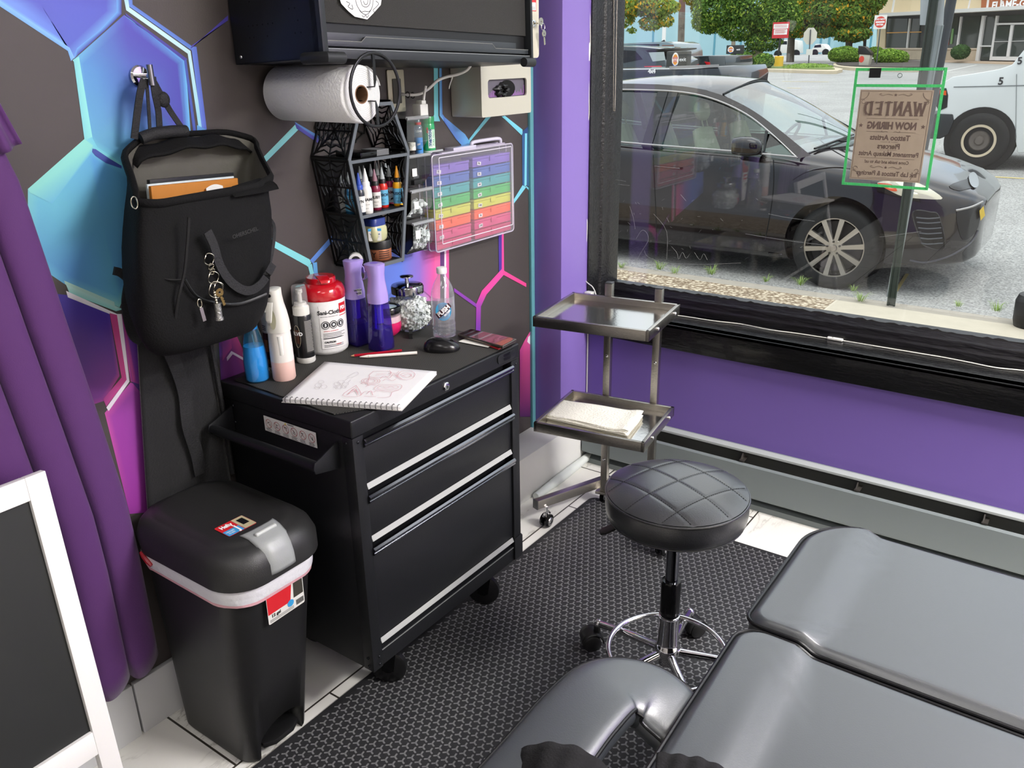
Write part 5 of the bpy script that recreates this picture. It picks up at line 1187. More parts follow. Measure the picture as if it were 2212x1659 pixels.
mb = MB(); mb.prism([Vector((a.x-2.6,Y_,gz+.45)),Vector((b.x-.02,Y_,gz+.45)),ony(1558,162,Y_),ony(1551,143,Y_),ony(1490,148,Y_),ony(1333,150,Y_),Vector((a.x-1.2,Y_,ony(1333,150,Y_).z)),Vector((a.x-1.3,Y_,gz+1.45)),Vector((a.x-2.6,Y_,gz+1.45))], (0,1.8,0))
mb.build('body', BLP2, pk, bevel=.03)
mb = MB(); mb.beam(ony(1447,146,Y_-.02), ony(1552,142,Y_-.02), .03, .035); mb.build('bed_rail', CHD, pk)
mb = MB(); M_ = frame(ony(1408,154,Y_-.01), (1,0,.0), (0,0,1)); put_text(mb, '4x4', .075, M_, .004); mb.build('decal', WHITE, pk, smooth=0)
for x in (b.x-.75, b.x-3.6): far_wheel(pk, x, Y_, .38)
Y_ = 15.5; gz = road_z(Y_)
cr = thing('grey_suv', 'dark grey SUV seen from behind with a red tail lamp, left in the window', 'car', (ony(1390,150,Y_).x,Y_+.9,gz))
A = ony(1300,120,Y_)
mb = MB(); mb.prism([Vector((A.x-2.2,Y_,gz+.3)),Vector((ony(1441,150,Y_).x,Y_,gz+.3)),ony(1441,150,Y_),ony(1436,130,Y_),ony(1396,110,Y_),ony(1436,106,Y_),ony(1380,101,Y_),ony(1300,98,Y_),Vector((A.x-1.2,Y_,gz+1.6)),Vector((A.x-2.2,Y_,gz+1.0))], (0,1.8,0)); mb.build('body', DKP, cr, bevel=.03)
prism_px('side_window', [(1343,108),(1372,110),(1388,128),(1347,136)], Y_-.012, .01, DG, cr, 0, smooth=0)
prism_px('rear_window', [(1401,113),(1434,112),(1437,130),(1410,133)], Y_-.012, .01, LG, cr, 0, smooth=0)
prism_px('tail_lamp', [(1391,143),(1428,142),(1431,147),(1396,150)], Y_-.02, .02, TL, cr, .004)
prism_px('spoiler', [(1396,110),(1436,104),(1436,107),(1402,113)], Y_-.02, 1.7, CARB, cr, .004)
for x in (A.x-1.4, ony(1420,150,Y_).x-.2): far_wheel(cr, x, Y_)
Y_ = 20; gz = road_z(Y_)
cr = thing('silver_blue_suv', 'light blue-grey SUV with a roof fin behind the dark grey SUV', 'car', (ony(1400,150,Y_).x,Y_+.9,gz))
mb = MB(); mb.prism([Vector((ony(1300,120,Y_).x-2,Y_,gz+.3)),Vector((ony(1462,150,Y_).x,Y_,gz+.3)),ony(1462,140,Y_),ony(1460,110,Y_),ony(1454,94,Y_),ony(1440,90,Y_),ony(1340,94,Y_),ony(1300,100,Y_),Vector((ony(1300,100,Y_).x-1.2,Y_,gz+1.0))], (0,1.8,0)); mb.build('body', mat('silver_blue', '#6f8086', .2, metal=.4, coat=.8), cr, bevel=.03)
prism_px('rear_window', [(1430,97),(1455,97),(1459,108),(1430,108)], Y_-.012, .01, mat('warm_glass', '#7d5f55', .1), cr, 0, smooth=0)
prism_px('side_window', [(1340,97),(1424,95),(1424,104),(1340,104)], Y_-.012, .01, DG, cr, 0, smooth=0)
prism_px('roof_fin', [(1427,90),(1434,86),(1436,90)], Y_+.8, .05, CARB, cr, 0)
for x in (ony(1440,150,Y_).x-.3, ony(1320,150,Y_).x-1.2): far_wheel(cr, x, Y_)
Y_ = 17.6; gz = road_z(Y_)
cr = thing('grey_pickup', 'grey pickup seen from behind with its tailgate and red lamp, beside the black exit box', 'pickup', (ony(1525,150,Y_).x,Y_+.9,gz))
mb = MB(); mb.prism([Vector((ony(1470,120,Y_).x-2.5,Y_,gz+.4)),Vector((ony(1562,150,Y_).x,Y_,gz+.4)),ony(1563,152,Y_),ony(1567,138,Y_),ony(1566,120,Y_),ony(1530,120,Y_),ony(1484,122,Y_),ony(1470,122,Y_),Vector((ony(1470,120,Y_).x-2.5,Y_,gz+1.5))], (0,1.8,0)); mb.build('body', DKP, cr, bevel=.025)
prism_px('tail_lamp', [(1521,133),(1534,134),(1535,142),(1527,142)], Y_-.02, .02, TL, cr, .004)
prism_px('tailgate', [(1530,122),(1565,121),(1566,150),(1536,150)], Y_-.02, .02, mat('tailgate_grey', '#5c6163', .35), cr, .01)
for x in (ony(1545,150,Y_).x-.6, ony(1470,150,Y_).x-2.2): far_wheel(cr, x, Y_)
def burger_mark(M_, r, par, sx=1.0):
    """round emblem: two bun halves, red wording, blue swoosh, on a white disc"""
    def disc(k, off, a0=0, a1=2*PI, rin=0):
        n = 28; o = [(sx*r*k*math.cos(a0+(a1-a0)*i/n), r*k*math.sin(a0+(a1-a0)*i/n), off) for i in range(n+1)]; return [M_ @ Vector(p) for p in o]
    mb = MB(); mb.poly(disc(1, .002)); d_ = mb.build('emblem_disc', mat('emblem_white', '#e9e6e0', .5), par, smooth=0, recalc=False)
    mb = MB(); mb.poly(disc(.74, .004, .45, PI-.45)); mb.poly(disc(.74, .004, PI+.45, 2*PI-.45)); mb.build('bun', mat('emblem_orange', '#e0902c', .5), d_, smooth=0, recalc=False)
    mb = MB(); a = disc(1.0, .004, -.9, -2.5); b = disc(.86, .004, -.9, -2.5)
    for i in range(len(a)-1): mb.quad(a[i], a[i+1], b[i+1], b[i])
    mb.build('swoosh', mat('emblem_blue', '#2d4f9c', .5), d_, smooth=0, recalc=False)
    mb = MB(); put_text(mb, 'BURGER', r*.42, M_ @ Matrix.Translation((0,r*.20,.005)), r*.012, sx=sx); put_text(mb, 'KING', r*.46, M_ @ Matrix.Translation((0,-r*.22,.005)), r*.012, sx=sx); mb.build('emblem_lettering', mat('emblem_red', '#c4352a', .5), d_, smooth=0, recalc=False)
BSGN = mat('sign_black', '#2b2e2d', .5)
def exit_sign(px0, px1, py0, py1, foot, Y, lab, side_w=0):
    t = thing('exit_sign', lab, 'sign', tuple(Vector((ony((px0+px1)/2, foot, Y).x, Y, road_z(Y)))))
    a = ony(px0, py1, Y); b = ony(px1, py0, Y)
    mb = MB(); mb.box(a.x, b.x, Y, Y+.22, a.z, b.z); mb.build('sign_box', BSGN, t, bevel=.03)
    mb = MB(); cx = (a.x+b.x)/2; mb.box(cx-.05, cx+.05, Y+.06, Y+.16, road_z(Y), a.z+.03); mb.build('post', BSGN, t)
    w = b.x-a.x; h = b.z-a.z; M_ = frame(((a.x+w*(.28 if not side_w else .45)), Y-.003, (a.z+b.z)/2), (1,0,0), (0,0,1)); burger_mark(M_, h*(.38 if not side_w else .42), t, 1.0 if not side_w else .55)
    mb = MB(); put_text(mb, 'exit', h*.30, frame((a.x+w*(.74 if not side_w else .80), Y-.004, (a.z+b.z)/2), (1,0,0), (0,0,1)), .002*w); mb.build('lettering', mat('print_white'), t, smooth=0)
exit_sign(1568, 1605, 97, 117, 150, 40.0, 'black exit sign on a post standing at the shrubs by the big tree')
exit_sign(1438, 1485, 110, 147, 160, 14.2, 'larger black exit sign box rising beside the dark grey SUV', 1)
KB = mat('kerb_tan', '#c2b59c', .9, noise=.1, nscale=3)
def island(name, pts, h, m, kb=True):
    P = [og(*p) for p in pts]; P = crom(P, 5, True)
    mb = MB(); mb.prism([Vector((p.x, p.y, road_z(p.y)-.05)) for p in P], (0,0,h+.05)); o = mb.build(name, m, None, smooth=0); o['kind'] = 'structure'; return P
island('kerb_island', [(1450,152),(1600,154),(1780,160),(1812,158),(1815,154),(1760,148),(1600,141),(1450,139)], .14, KB)
island('mulch_island', [(1800,146),(1850,153),(1990,156),(2020,150),(2000,139),(1900,133),(1822,135)], .14, KB)
P = [og(*p) for p in ((1460,149.5),(1600,152),(1770,157),(1800,155),(1745,148),(1600,142),(1460,141))]; mb = MB(); mb.prism([Vector((p.x,p.y,road_z(p.y))) for p in crom(P,5,True)], (0,0,.17)); mb.build('island_soil', mat('grass_strip', '#6f7f45', .95, noise=.3, nscale=2), None, smooth=0)['kind'] = 'structure'
P = [og(*p) for p in ((1806,144.5),(1850,150.5),(1990,153),(2010,149),(1995,140),(1900,134),(1826,136))]; mb = MB(); mb.prism([Vector((p.x,p.y,road_z(p.y))) for p in crom(P,5,True)], (0,0,.18)); mb.build('mulch_bed', mat('mulch', '#4a4440', .95, noise=.3, nscale=3, bump=1, bscale=8), None, smooth=0)['kind'] = 'structure'
for (a, b, w, nm) in (((1690,176),(1790,177),.14,'yellow'),((2025,158),(2110,140),.12,'white'),((1990,372),(2060,368),.1,'white'),((2120,381),(2212,386),.09,'yellow'),((1935,630),(1960,592),.03,'yellow'),((1700,190),(1730,191),.12,'yellow')):
    A = og(*a); B = og(*b); d = (B-A).normalized(); n = Vector((-d.y, d.x, 0))*w/2; mb = MB(); mb.quad(*[Vector((p.x, p.y, road_z(p.y)+.004)) for p in (A-n, B-n, B+n, A+n)])
    mb.build('road_line', mat('paint_'+nm, '#c9b77c' if nm == 'yellow' else '#c9c9c4', .8), None, smooth=0)['kind'] = 'structure'
def leaf_mass(ellipsoids, n, size, cols, rs=1, droop=.3):
    """leaf quads scattered through the shells of the given ellipsoids"""
    n = int(n*1.7); size *= .74; rnd = random.Random(rs); mb = MB(); vs = []; fs = []; cs = []
    wts = [e[3]*e[4]*e[5] for e in ellipsoids]; tot = sum(w**.67 for w in wts)
    for e, w in zip(ellipsoids, wts):
        for k in range(int(n*w**.67/tot)):
            while True:
                p = Vector((rnd.uniform(-1,1), rnd.uniform(-1,1), rnd.uniform(-1,1)))
                if .35 < p.length < 1: break
            p = p.normalized()*(p.length**.5)
            c = Vector((e[0]+p.x*e[3], e[1]+p.y*e[4], e[2]+p.z*e[5]))
            nn = (p+Vector((rnd.uniform(-.8,.8), rnd.uniform(-.8,.8), rnd.uniform(-.3,1)))).normalized(); u = nn.orthogonal().normalized(); a = rnd.uniform(0, 2*PI); u = (Matrix.Rotation(a, 3, nn) @ u); v = nn.cross(u)
            s = size*rnd.uniform(.6,1.3); b = len(vs); vs += [c-u*s, c-v*s*.5, c+u*s, c+v*s*.5]; fs.append((b, b+1, b+2, b+3))
            col = cols[0] if rnd.random() < .5 else rnd.choice(cols); k_ = rnd.uniform(1.0,1.6); cc = tuple(min(1, q*k_) for q in H(col)); cs += [cc]*4
    mb.add(vs, fs, cs); return mb
def leaf_mat():
    m = bpy.data.materials.new('leaves'); m.use_nodes = True; nt = m.node_tree; nt.nodes.clear(); N = nt.nodes.new; L = nt.links.new
    a = N('ShaderNodeAttribute'); a.attribute_name = 'Col'; d = N('ShaderNodeBsdfDiffuse'); t = N('ShaderNodeBsdfTranslucent'); x = N('ShaderNodeMixShader'); x.inputs[0].default_value = .35; o = N('ShaderNodeOutputMaterial')
    L(a.outputs['Color'], d.inputs[0]); L(a.outputs['Color'], t.inputs[0]); L(d.outputs[0], x.inputs[1]); L(t.outputs[0], x.inputs[2]); L(x.outputs[0], o.inputs[0]); return m
LEAF = leaf_mat(); BARK = mat('bark', '#8a8272', .9, noise=.25, nscale=6, bump=.6, bscale=12); BARKD = mat('bark_dark', '#5f5850', .9, noise=.25, nscale=6)
def blob(px, py, Y, rx, rz, ry=None): p = ony(px, py, Y); k = (p-CAM).dot(_f)/FPX; return (p.x, Y, p.z, rx*k, (ry or rx)*k, rz*k)
def tree(lab, Y, blobs, trunk, n, size, cols, rs, bark=BARK, tr=(.35,.22), limbs=()):
    base = ony(trunk[0][0], trunk[0][1], Y); t = thing('tree', lab, 'tree', (base.x, Y, road_z(Y)), group=None)
    mb = MB(); pts = [Vector((base.x, Y, road_z(Y)))]+[ony(x, y, Y) for x, y in trunk[1:]]; mb.tube(pts, [tr[0]+(tr[1]-tr[0])*i/(len(pts)-1) for i in range(len(pts))], 12)
    for l in limbs: q = [ony(x, y, Y) for x, y in l]; mb.tube(q, [tr[1]*.6*(1-.6*i/(len(q)-1)) for i in range(len(q))], 8)
    mb.build('trunk', bark, t)
    leaf_mass([blob(*b[:2], Y+(b[4] if len(b) > 4 else 0), b[2], b[3]) for b in blobs], n, size, cols, rs).build('crown', LEAF, t, smooth=0, recalc=False)
GR = ['#4f6b33','#5f7d3a','#7a9446','#3f5a2c','#8fa04a']; GY_ = ['#64803a','#8a9a44','#b39a3c','#4f6b33','#c9952e']
tree('big green tree with a pale trunk behind the black exit sign', 47, [(1560,20,68,42),(1640,10,78,52),(1600,62,52,26),(1680,40,55,40),(1535,48,42,24),(1650,88,42,22),(1625,112,20,14),(1520,-20,50,36),(1620,-45,90,40)], [(1632,150),(1634,118),(1645,80),(1640,20)], 15000, .13, GR+['#87a03c'], 2, tr=(.36,.28))
tree('green and yellow tree standing between the red sign and the stop sign', 56, [(1745,18,50,38),(1725,52,42,28),(1760,60,28,16),(1700,-10,50,30),(1780,-20,50,40)], [(1706,140),(1709,90),(1713,40)], 9000, .15, GY_, 3, BARKD, (.26,.2))
tree('spreading yellow-green tree left of the restaurant', 52.5, [(1800,25,58,34),(1850,30,45,38),(1780,62,36,18),(1840,72,42,18),(1870,-5,45,36),(1810,-30,60,34)], [(1835,112),(1834,92),(1830,60)], 10000, .16, GY_+GR[:3], 5, BARKD, (.22,.18), [[(1834,92),(1810,75),(1790,66)],[(1834,94),(1862,78),(1880,68)]])
tree('tree whose yellow-spotted branches hang in at the upper left of the window', 22, [(1370,5,52,30),(1420,12,40,26),(1350,42,22,16),(1440,45,16,12),(1405,50,26,16),(1365,66,10,6),(1450,15,22,12),(1330,-10,60,30)], [(1300,165),(1296,90),(1290,20)], 3600, .085, ['#7d8f3e','#91a048','#5d7434','#a59a3c','#e0a52c'], 6, BARKD, (.18,.14), [[(1296,40),(1330,20),(1380,22),(1430,34)]])
def shrub(lab, Y, blobs, n, size, cols, rs):
    c = ony(blobs[0][0], blobs[0][1], Y); t = thing('shrub', lab, 'shrub', (c.x, Y, road_z(Y)))
    B_ = [blob(*b[:2], Y, b[2], b[3]) for b in blobs]
    leaf_mass(B_, n, size, cols, rs).build('foliage', LEAF, t, smooth=0, recalc=False)
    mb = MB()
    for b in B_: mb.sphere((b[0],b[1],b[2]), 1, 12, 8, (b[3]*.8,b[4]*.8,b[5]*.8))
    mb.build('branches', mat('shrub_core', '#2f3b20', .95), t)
HG_ = ['#6f8d3c','#84a044','#5a7834','#4b6a2e','#95b050']
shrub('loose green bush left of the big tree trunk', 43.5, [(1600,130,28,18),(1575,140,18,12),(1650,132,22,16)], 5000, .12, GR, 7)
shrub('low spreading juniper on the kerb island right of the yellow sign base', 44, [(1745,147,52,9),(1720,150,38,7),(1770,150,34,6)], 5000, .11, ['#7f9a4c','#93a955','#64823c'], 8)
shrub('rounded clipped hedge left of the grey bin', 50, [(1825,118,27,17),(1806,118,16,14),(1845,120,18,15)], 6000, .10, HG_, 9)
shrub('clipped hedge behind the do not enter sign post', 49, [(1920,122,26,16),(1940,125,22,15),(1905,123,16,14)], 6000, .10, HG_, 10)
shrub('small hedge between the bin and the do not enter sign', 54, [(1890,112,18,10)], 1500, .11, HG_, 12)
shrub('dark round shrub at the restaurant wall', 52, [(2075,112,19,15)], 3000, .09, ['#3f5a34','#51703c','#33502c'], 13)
for (x0, y0, x1, y1, Y, r, lab, m_) in ((1469,150,1476,-80,56,.24,'tall dark wooden utility pole at the left of the window view',BARKD),(1583,130,1586,40,62,.16,'pale wooden pole behind the exit sign on its post',BARK),(1866,130,1876,-60,58,.10,'slim black lamp pole left of the restaurant',BLP)):
    a = ony(x0, y0, Y); b = ony(x1, y1, Y); t = MB(); t.cyl((a.x, Y, road_z(Y)), (b.x, Y, b.z), r, r*.9, 14); tag(t.build('utility_pole', m_, None, loc=(a.x, Y, road_z(Y))), lab, 'pole')
Y_ = 45.2; t = thing('parking_sign', 'red and white notice board on a black post with a yellow concrete base', 'sign', (ony(1681,147,Y_).x, Y_, road_z(Y_)))
c = ony(1681,147,Y_); mb = MB(); mb.lathe([(0,-.0),(.24,0),(.24,.50),(.20,.54),(0,.54)], 20, (c.x, Y_, road_z(Y_)+.14)); mb.build('concrete_base', mat('base_yellow', '#e2b420', .6), t)
mb = MB(); a = ony(1681,125,Y_); b = ony(1686,80,Y_); mb.beam(a, b, .09); mb.build('post', BSGN, t)
A = ony(1667,83,Y_-.06); B = ony(1706,47,Y_-.06); mb = MB(); mb.box(A.x,B.x,Y_-.06,Y_-.03,A.z,B.z); bd = mb.build('board', mat('board_red', '#c8353c', .5), t, smooth=0)
w, h = B.x-A.x, B.z-A.z
mb = MB()
for (u0,u1,v0,v1) in ((.06,.94,.60,.88),(.10,.90,.22,.56)): mb.quad(*[Vector((A.x+w*u, Y_-.062, A.z+h*v)) for u, v in ((u0,v0),(u1,v0),(u1,v1),(u0,v1))])
mb.build('white_field', mat('print_white'), bd, smooth=0)
mb = MB()
for txt, v, s in (('PARKING FOR CUSTOMERS ONLY', .48, .055),('UNAUTHORIZED VEHICLES', .38, .055),('TOWED AT OWNER EXPENSE', .29, .05)): pass
for q, v in enumerate((.50,.44,.38,.31)): mb.quad(*[Vector((A.x+w*u, Y_-.064, A.z+h*vv)) for u, vv in ((.16,v-.014),(.84-.08*(q % 2),v-.014),(.84-.08*(q % 2),v+.014),(.16,v+.014))])
for q, v in enumerate((.81,.75,.69)): mb.quad(*[Vector((A.x+w*u, Y_-.064, A.z+h*vv)) for u, vv in ((.12,v-.010),(.86,v-.010),(.86,v+.010),(.12,v+.010))])
mb.build('small_print', mat('emblem_red', '#c4352a'), bd, smooth=0)
Y_ = 46.4; p = ony(1748,133,Y_); t = thing('octagonal_sign', 'octagonal sign seen from its blank back, with a small white plate below', 'sign', (p.x,Y_,road_z(Y_)))
mb = MB(); c = ony(1750,78,Y_); mb.prism([c+Vector((.38*math.cos(PI/8+k*PI/4),0,.45*math.sin(PI/8+k*PI/4))) for k in range(8)], (0,.02,0)); mb.build('sign_plate', mat('plate_back', '#d8d4c8', .5), t, smooth=0)
mb = MB(); mb.beam(Vector((p.x,Y_-.03,road_z(Y_))), ony(1751,64,Y_-.03), .05); mb.build('post', mat('post_grey', '#5d6264', .5, metal=.5), t)
A = ony(1741,119,Y_-.05); B = ony(1756,106,Y_-.05); mb = MB(); mb.box(A.x,B.x,Y_-.06,Y_-.04,A.z,B.z); mb.build('small_plate', WHITE, t, smooth=0)
Y_ = 47.0; p = ony(1893,139,Y_); t = thing('do_not_enter_sign', 'white square DO NOT ENTER sign with a red disc on a thin post', 'sign', (p.x,Y_,road_z(Y_)))
A = ony(1886,63,Y_); B = ony(1917,32,Y_); mb = MB(); mb.box(A.x,B.x,Y_,Y_+.01,A.z,B.z); bd = mb.build('sign_plate', mat('emblem_white', '#e9e6e0'), t, smooth=0)
c = Vector(((A.x+B.x)/2, Y_-.004, (A.z+B.z)/2)); r = (B.x-A.x)*.44; mb = MB(); mb.poly([c+Vector((r*math.cos(2*PI*k/32),0,r*math.sin(2*PI*k/32))) for k in range(32)]); mb.build('red_disc', mat('disc_red', '#d8493c', .5), bd, smooth=0)
mb = MB(); mb.quad(*[c+Vector((x*r,-.004,z*r)) for x, z in ((-.82,-.14),(.82,-.14),(.82,.14),(-.82,.14))]); put_text(mb, 'DO NOT', r*.42, frame(c+Vector((0,-.005,r*.48)), (1,0,0), (0,0,1)), .006); put_text(mb, 'ENTER', r*.42, frame(c+Vector((0,-.005,-r*.48)), (1,0,0), (0,0,1)), .006); mb.build('white_bar', mat('print_white'), bd, smooth=0)
mb = MB(); mb.beam(Vector((p.x,Y_+.03,road_z(Y_))), Vector((c.x+.02,Y_+.03,B.z-.1)), .05); mb.build('post', mat('post_grey'), t)
Y_ = 45.5; t = thing('street_bin', 'grey waste bin with a black slanted hood standing by the hedge', 'bin', (ony(1868,142,Y_).x,Y_,road_z(Y_)))
prism_px('bin_body', [(1855,143),(1875,143),(1880,118),(1856,117)], Y_, .55, mat('bin_grey', '#b9b4a6', .6), t, .02)
prism_px('bin_hood', [(1853,117),(1882,119),(1880,113),(1868,101),(1854,99)], Y_-.02, .6, BLP, t, .02)
mb = MB(); c = ony(1861,128,Y_-.006); mb.poly([c+Vector((.13*math.cos(2*PI*k/20),0,.16*math.sin(2*PI*k/20))) for k in range(20)]); mb.build('bin_badge', mat('disc_red', '#d8493c'), t, smooth=0)
Y_ = 98; gz = lambda: 0
def far_vehicle(name, lab, cat, Y, outline, wins, whs, r, paint='#dcdad4'):
    c = ony(*outline[0], Y); t = thing(name, lab, cat, (c.x, Y, c.z)); prism_px('body', outline, Y, 1.8, mat('white_vehicle', paint, .35), t, .05)
    for w in wins: prism_px('window', w, Y-.02, .02, DG, t, 0, smooth=0)
    for x, y in whs: mb = MB(); q = ony(x, y, Y-.03); mb.lathe([(0,-.05),(r,-.05),(r,.15),(0,.15)], 20, q, 'y'); mb.build('wheel', TIRE, t)
far_vehicle('white_pickup', 'distant white pickup with a cap, beyond the red and white board', 'pickup', 98, [(1678,116),(1724,115),(1724,98),(1723,88),(1709,86),(1687,86),(1684,96),(1678,102)], [[(1688,89),(1700,89),(1700,96),(1687,96)],[(1711,89),(1716,90),(1716,97),(1710,97)]], [(1680,117),(1719,116)], .42)
far_vehicle('white_sedan', 'distant white sedan right of the octagonal sign', 'car', 98, [(1753,114),(1786,113),(1786,106),(1780,97),(1775,95),(1762,95),(1757,102),(1753,106)], [[(1760,98),(1773,96),(1774,102),(1758,103)]], [(1760,114),(1783,113)], .35)
bw = thing('blue_warehouse', 'long pale blue windowless building behind the trees', 'building', (-40,108,1.0))
BY = 108; zt = ony(1500,-2,BY).z; xl = ony(1180,100,BY).x; xr = ony(1800,100,BY).x
mb = MB(); mb.box(xl-30, xr, BY, BY+25, .6, zt); mb.build('wall', mat('warehouse_blue', '#9fc3cb', .7, noise=.05, nscale=.4), bw, smooth=0)
for px_ in (1410,1470,1543,1600,1790,1703,1772,1880):
    mb = MB(); x = ony(px_,100,BY).x; mb.box(x-.12,x+.12,BY-.05,BY,.6,zt); mb.build('seam', mat('seam_blue', '#5d97a8', .7), bw, smooth=0)
mb = MB(); x = ony(1434,100,BY-6).x; mb.box(x-.22,x+.22,BY-6.2,BY-6,1,ony(1434,-40,BY-6).z); tag(mb.build('white_mast', WHITE, None, smooth=0), 'thin white mast in front of the pale blue warehouse', 'mast')
mb = MB(); mb.box(xr-1, xr+26, BY+4, BY+20, .6, ony(1850,60,BY).z); mb.build('annex', mat('warehouse_blue2', '#b4d4d8', .7), bw, smooth=0)
RA = og(1905,127); RB = og(2212,136.5); RA.z = RB.z = 0
rdir = (RB-RA).normalized(); rn = Vector((rdir.y, -rdir.x, 0))
def rw(px, py, off=0.0):
    d = ray(px, py); p0 = RA+rn*off; t = (p0-CAM).dot(rn)/d.dot(rn); return CAM+d*t
rs = thing('restaurant', 'beige fast food restaurant with a white awning line, glass front and stone base', 'building', tuple(Vector((RA.x, RA.y, road_z(RA.y)))))
def rpoly(name, pts, m, off, depth=.1, par=None):
    mb = MB(); mb.prism([rw(x, y, off) for x, y in pts], -rn*depth); return mb.build(name, m, par or rs, smooth=0)
BEI = mat('stucco_beige', '#d6c3a0', .85, noise=.05, nscale=1);
rpoly('wall', [(1892,130),(2600,146),(2600,-200),(1900,-80)], mat('restaurant_dark', '#3d4040', .7), 0, 10)
rpoly('corner_pier', [(1892,106),(1911,106),(1914,38),(1898,38)], BEI, .08, .3)
rpoly('upper_wall', [(1898,33),(2120,21),(2600,-8),(2600,-200),(1900,-80)], BEI, .3, .4)
rpoly('brown_panel', [(2119,22),(2600,-6),(2600,-200),(2123,-100)], mat('panel_brown', '#a5603a', .8), .45, .3)
rpoly('awning', [(1872,37),(2116,25),(2600,-3),(2600,-10),(2116,17),(1872,30)], mat('awning_white', '#dcdad6', .6), 1.1, 1.2)
rpoly('stone_base', [(1905,127),(2110,132.5),(2111,106),(1905,105)], mat('stone_cream', '#c3b39c', .85, noise=.25, nscale=2.2, bump=.8, bscale=6), .1, .2)
rpoly('sill', [(1905,106.5),(2111,107),(2111,104),(1905,103.5)], mat('sill_cream', '#d9c8b4', .7), .16, .3)
RG = mat('restaurant_glass', '#39423f', .06); WF = mat('frame_white', '#e6e4e2')
for q in ([(1914,103),(1958,103),(1961,40),(1918,40)],[(1960,103),(1985,103),(1988,40),(1963,40)],[(2016,103),(2066,103),(2070,37),(2020,38)],[(2068,103),(2112,104),(2118,34),(2072,36)]): rpoly('window', q, RG, .05, .05)
for q in ([(1957,104),(1959,104),(1966,40),(1963,40)],[(2008,106),(2015,106),(2021,38),(2014,38)],[(2065,104),(2068,104),(2077,36),(2074,36)]): rpoly('mullion', q, WF, .14, .1)
rpoly('door_frame', [(2106,132),(2113,132),(2127,34),(2121,34)], WF, .2, .15); rpoly('door_frame', [(2137,130),(2142,130),(2155,34),(2151,34)], WF, .2, .15)
rpoly('side_light', [(2114,130),(2137,130),(2150,36),(2128,36)], RG, .1, .1); rpoly('door_frame', [(2115,101),(2140,101),(2140,98),(2116,98)], WF, .22, .1)
rpoly('transom', [(2154,48),(2260,44),(2262,30),(2156,34)], RG, .1, .1); rpoly('door_frame', [(2150,54),(2260,52),(2260,48),(2151,50)], WF, .22, .12)
for q in ([(2143,124),(2173,124),(2182,56),(2154,56)],[(2181,124),(2212,124),(2222,55),(2190,55)],[(2222,124),(2252,124),(2262,54),(2232,54)]): rpoly('door_glass', q, RG, .18, .05)
for q in ([(2173,124),(2179,124),(2189,54),(2183,54)],[(2213,124),(2219,124),(2229,54),(2223,54)],[(2142,130),(2260,132),(2260,123),(2142,122)]): rpoly('door_frame', q, WF, .24, .08)
rpoly('door_bar', [(2145,90.5),(2212,89),(2212,88),(2145,89.5)], WF, .26, .03)
rpoly('window_poster', [(2027,98),(2048,97),(2052,58),(2030,60)], mat('poster_warm', '#c9503a', .5, noise=.6, nscale=1.5), .1, .04); rpoly('window_poster', [(2052,95),(2056,95),(2060,62),(2056,62)], mat('poster_green', '#6f9a5c', .5), .1, .04)
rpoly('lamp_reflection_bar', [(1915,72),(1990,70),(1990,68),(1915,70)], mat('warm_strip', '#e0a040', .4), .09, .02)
rpoly('pavement', [(1990,137),(2600,150),(2600,144),(1990,131)], mat('pink_paving', '#c4ac94', .9), 1.5, 1.4)
mb = MB(); put_text(mb, 'FLAME-GRILLED', .62, frame(rw(2300,3,.80), rdir, (0,0,1)), .02, sx=1.0)
X0 = rw(2143,12,.78);
mb = MB(); put_text(mb, 'FLAME-GRILLED', .50, frame(rw(2142,13,.78), rdir, (0,0,1)), .016, 'LEFT', sx=1.25); mb.build('lettering', mat('print_white'), rs, smooth=0)
for q in ([(2130,18),(2133,18),(2140,-40),(2137,-40)],[(2160,12),(2162,12),(2168,-40),(2166,-40)],[(1925,26),(1928,26),(1936,-20),(1933,-20)],[(2090,18),(2092,18),(2100,-20),(2098,-20)]): rpoly('awning_strut', q, WF, .9, .05)
# ================================================================ THINGS ON THE MURAL WALL
def cam_ang(c): return math.atan2(CAM.y-c[1], CAM.x-c[0])
def cyl_patch(mb, c, r, a0, a1, z0, z1, n=14, r1=None):
    r1 = r if r1 is None else r1; vs = []
    for i in range(n+1):
        a = a0+(a1-a0)*i/n; vs += [(c[0]+r*math.cos(a), c[1]+r*math.sin(a), z0), (c[0]+r1*math.cos(a), c[1]+r1*math.sin(a), z1)]
    mb.add(vs, [(2*i, 2*i+2, 2*i+3, 2*i+1) for i in range(n)]); return mb
def cyl_text(mb, txt, size, c, r, a, z, bold=0, sx=1.0):
    return put_text(mb, txt, size, None, bold, sx=sx, warp=lambda x, y: (c[0]+r*math.cos(a+x/r), c[1]+r*math.sin(a+x/r), z+y))
cx_, cy_, cz_ = Vector((1,0,.040)).normalized(), Vector((0,1,-.031)).normalized(), None
cz_ = cx_.cross(cy_).normalized(); cy_ = cz_.cross(cx_)
CM = Matrix(((cx_.x,cy_.x,cz_.x),(cx_.y,cy_.y,cz_.y),(cx_.z,cy_.z,cz_.z)))
cab = thing('wall_cabinet', 'black steel wall cabinet with a grey textured flip door, above the paper towel roll', 'cabinet', (.012,-1.450,1.589), rot=CM)
CWd, CDp, CHt = .805, .302, .42
mb = MB(); mb.box(0,CDp-.012,0,.003,0,CHt); mb.box(0,CDp-.012,CWd-.003,CWd,0,CHt); mb.box(0,.003,0,CWd,0,CHt); mb.box(0,CDp-.012,0,CWd,0,.003); mb.box(0,CDp-.012,0,CWd,CHt-.003,CHt)
mb.build('body', mat('cabinet_black', '#101319', .4, bump=.1, bscale=400), cab, bevel=.0008)
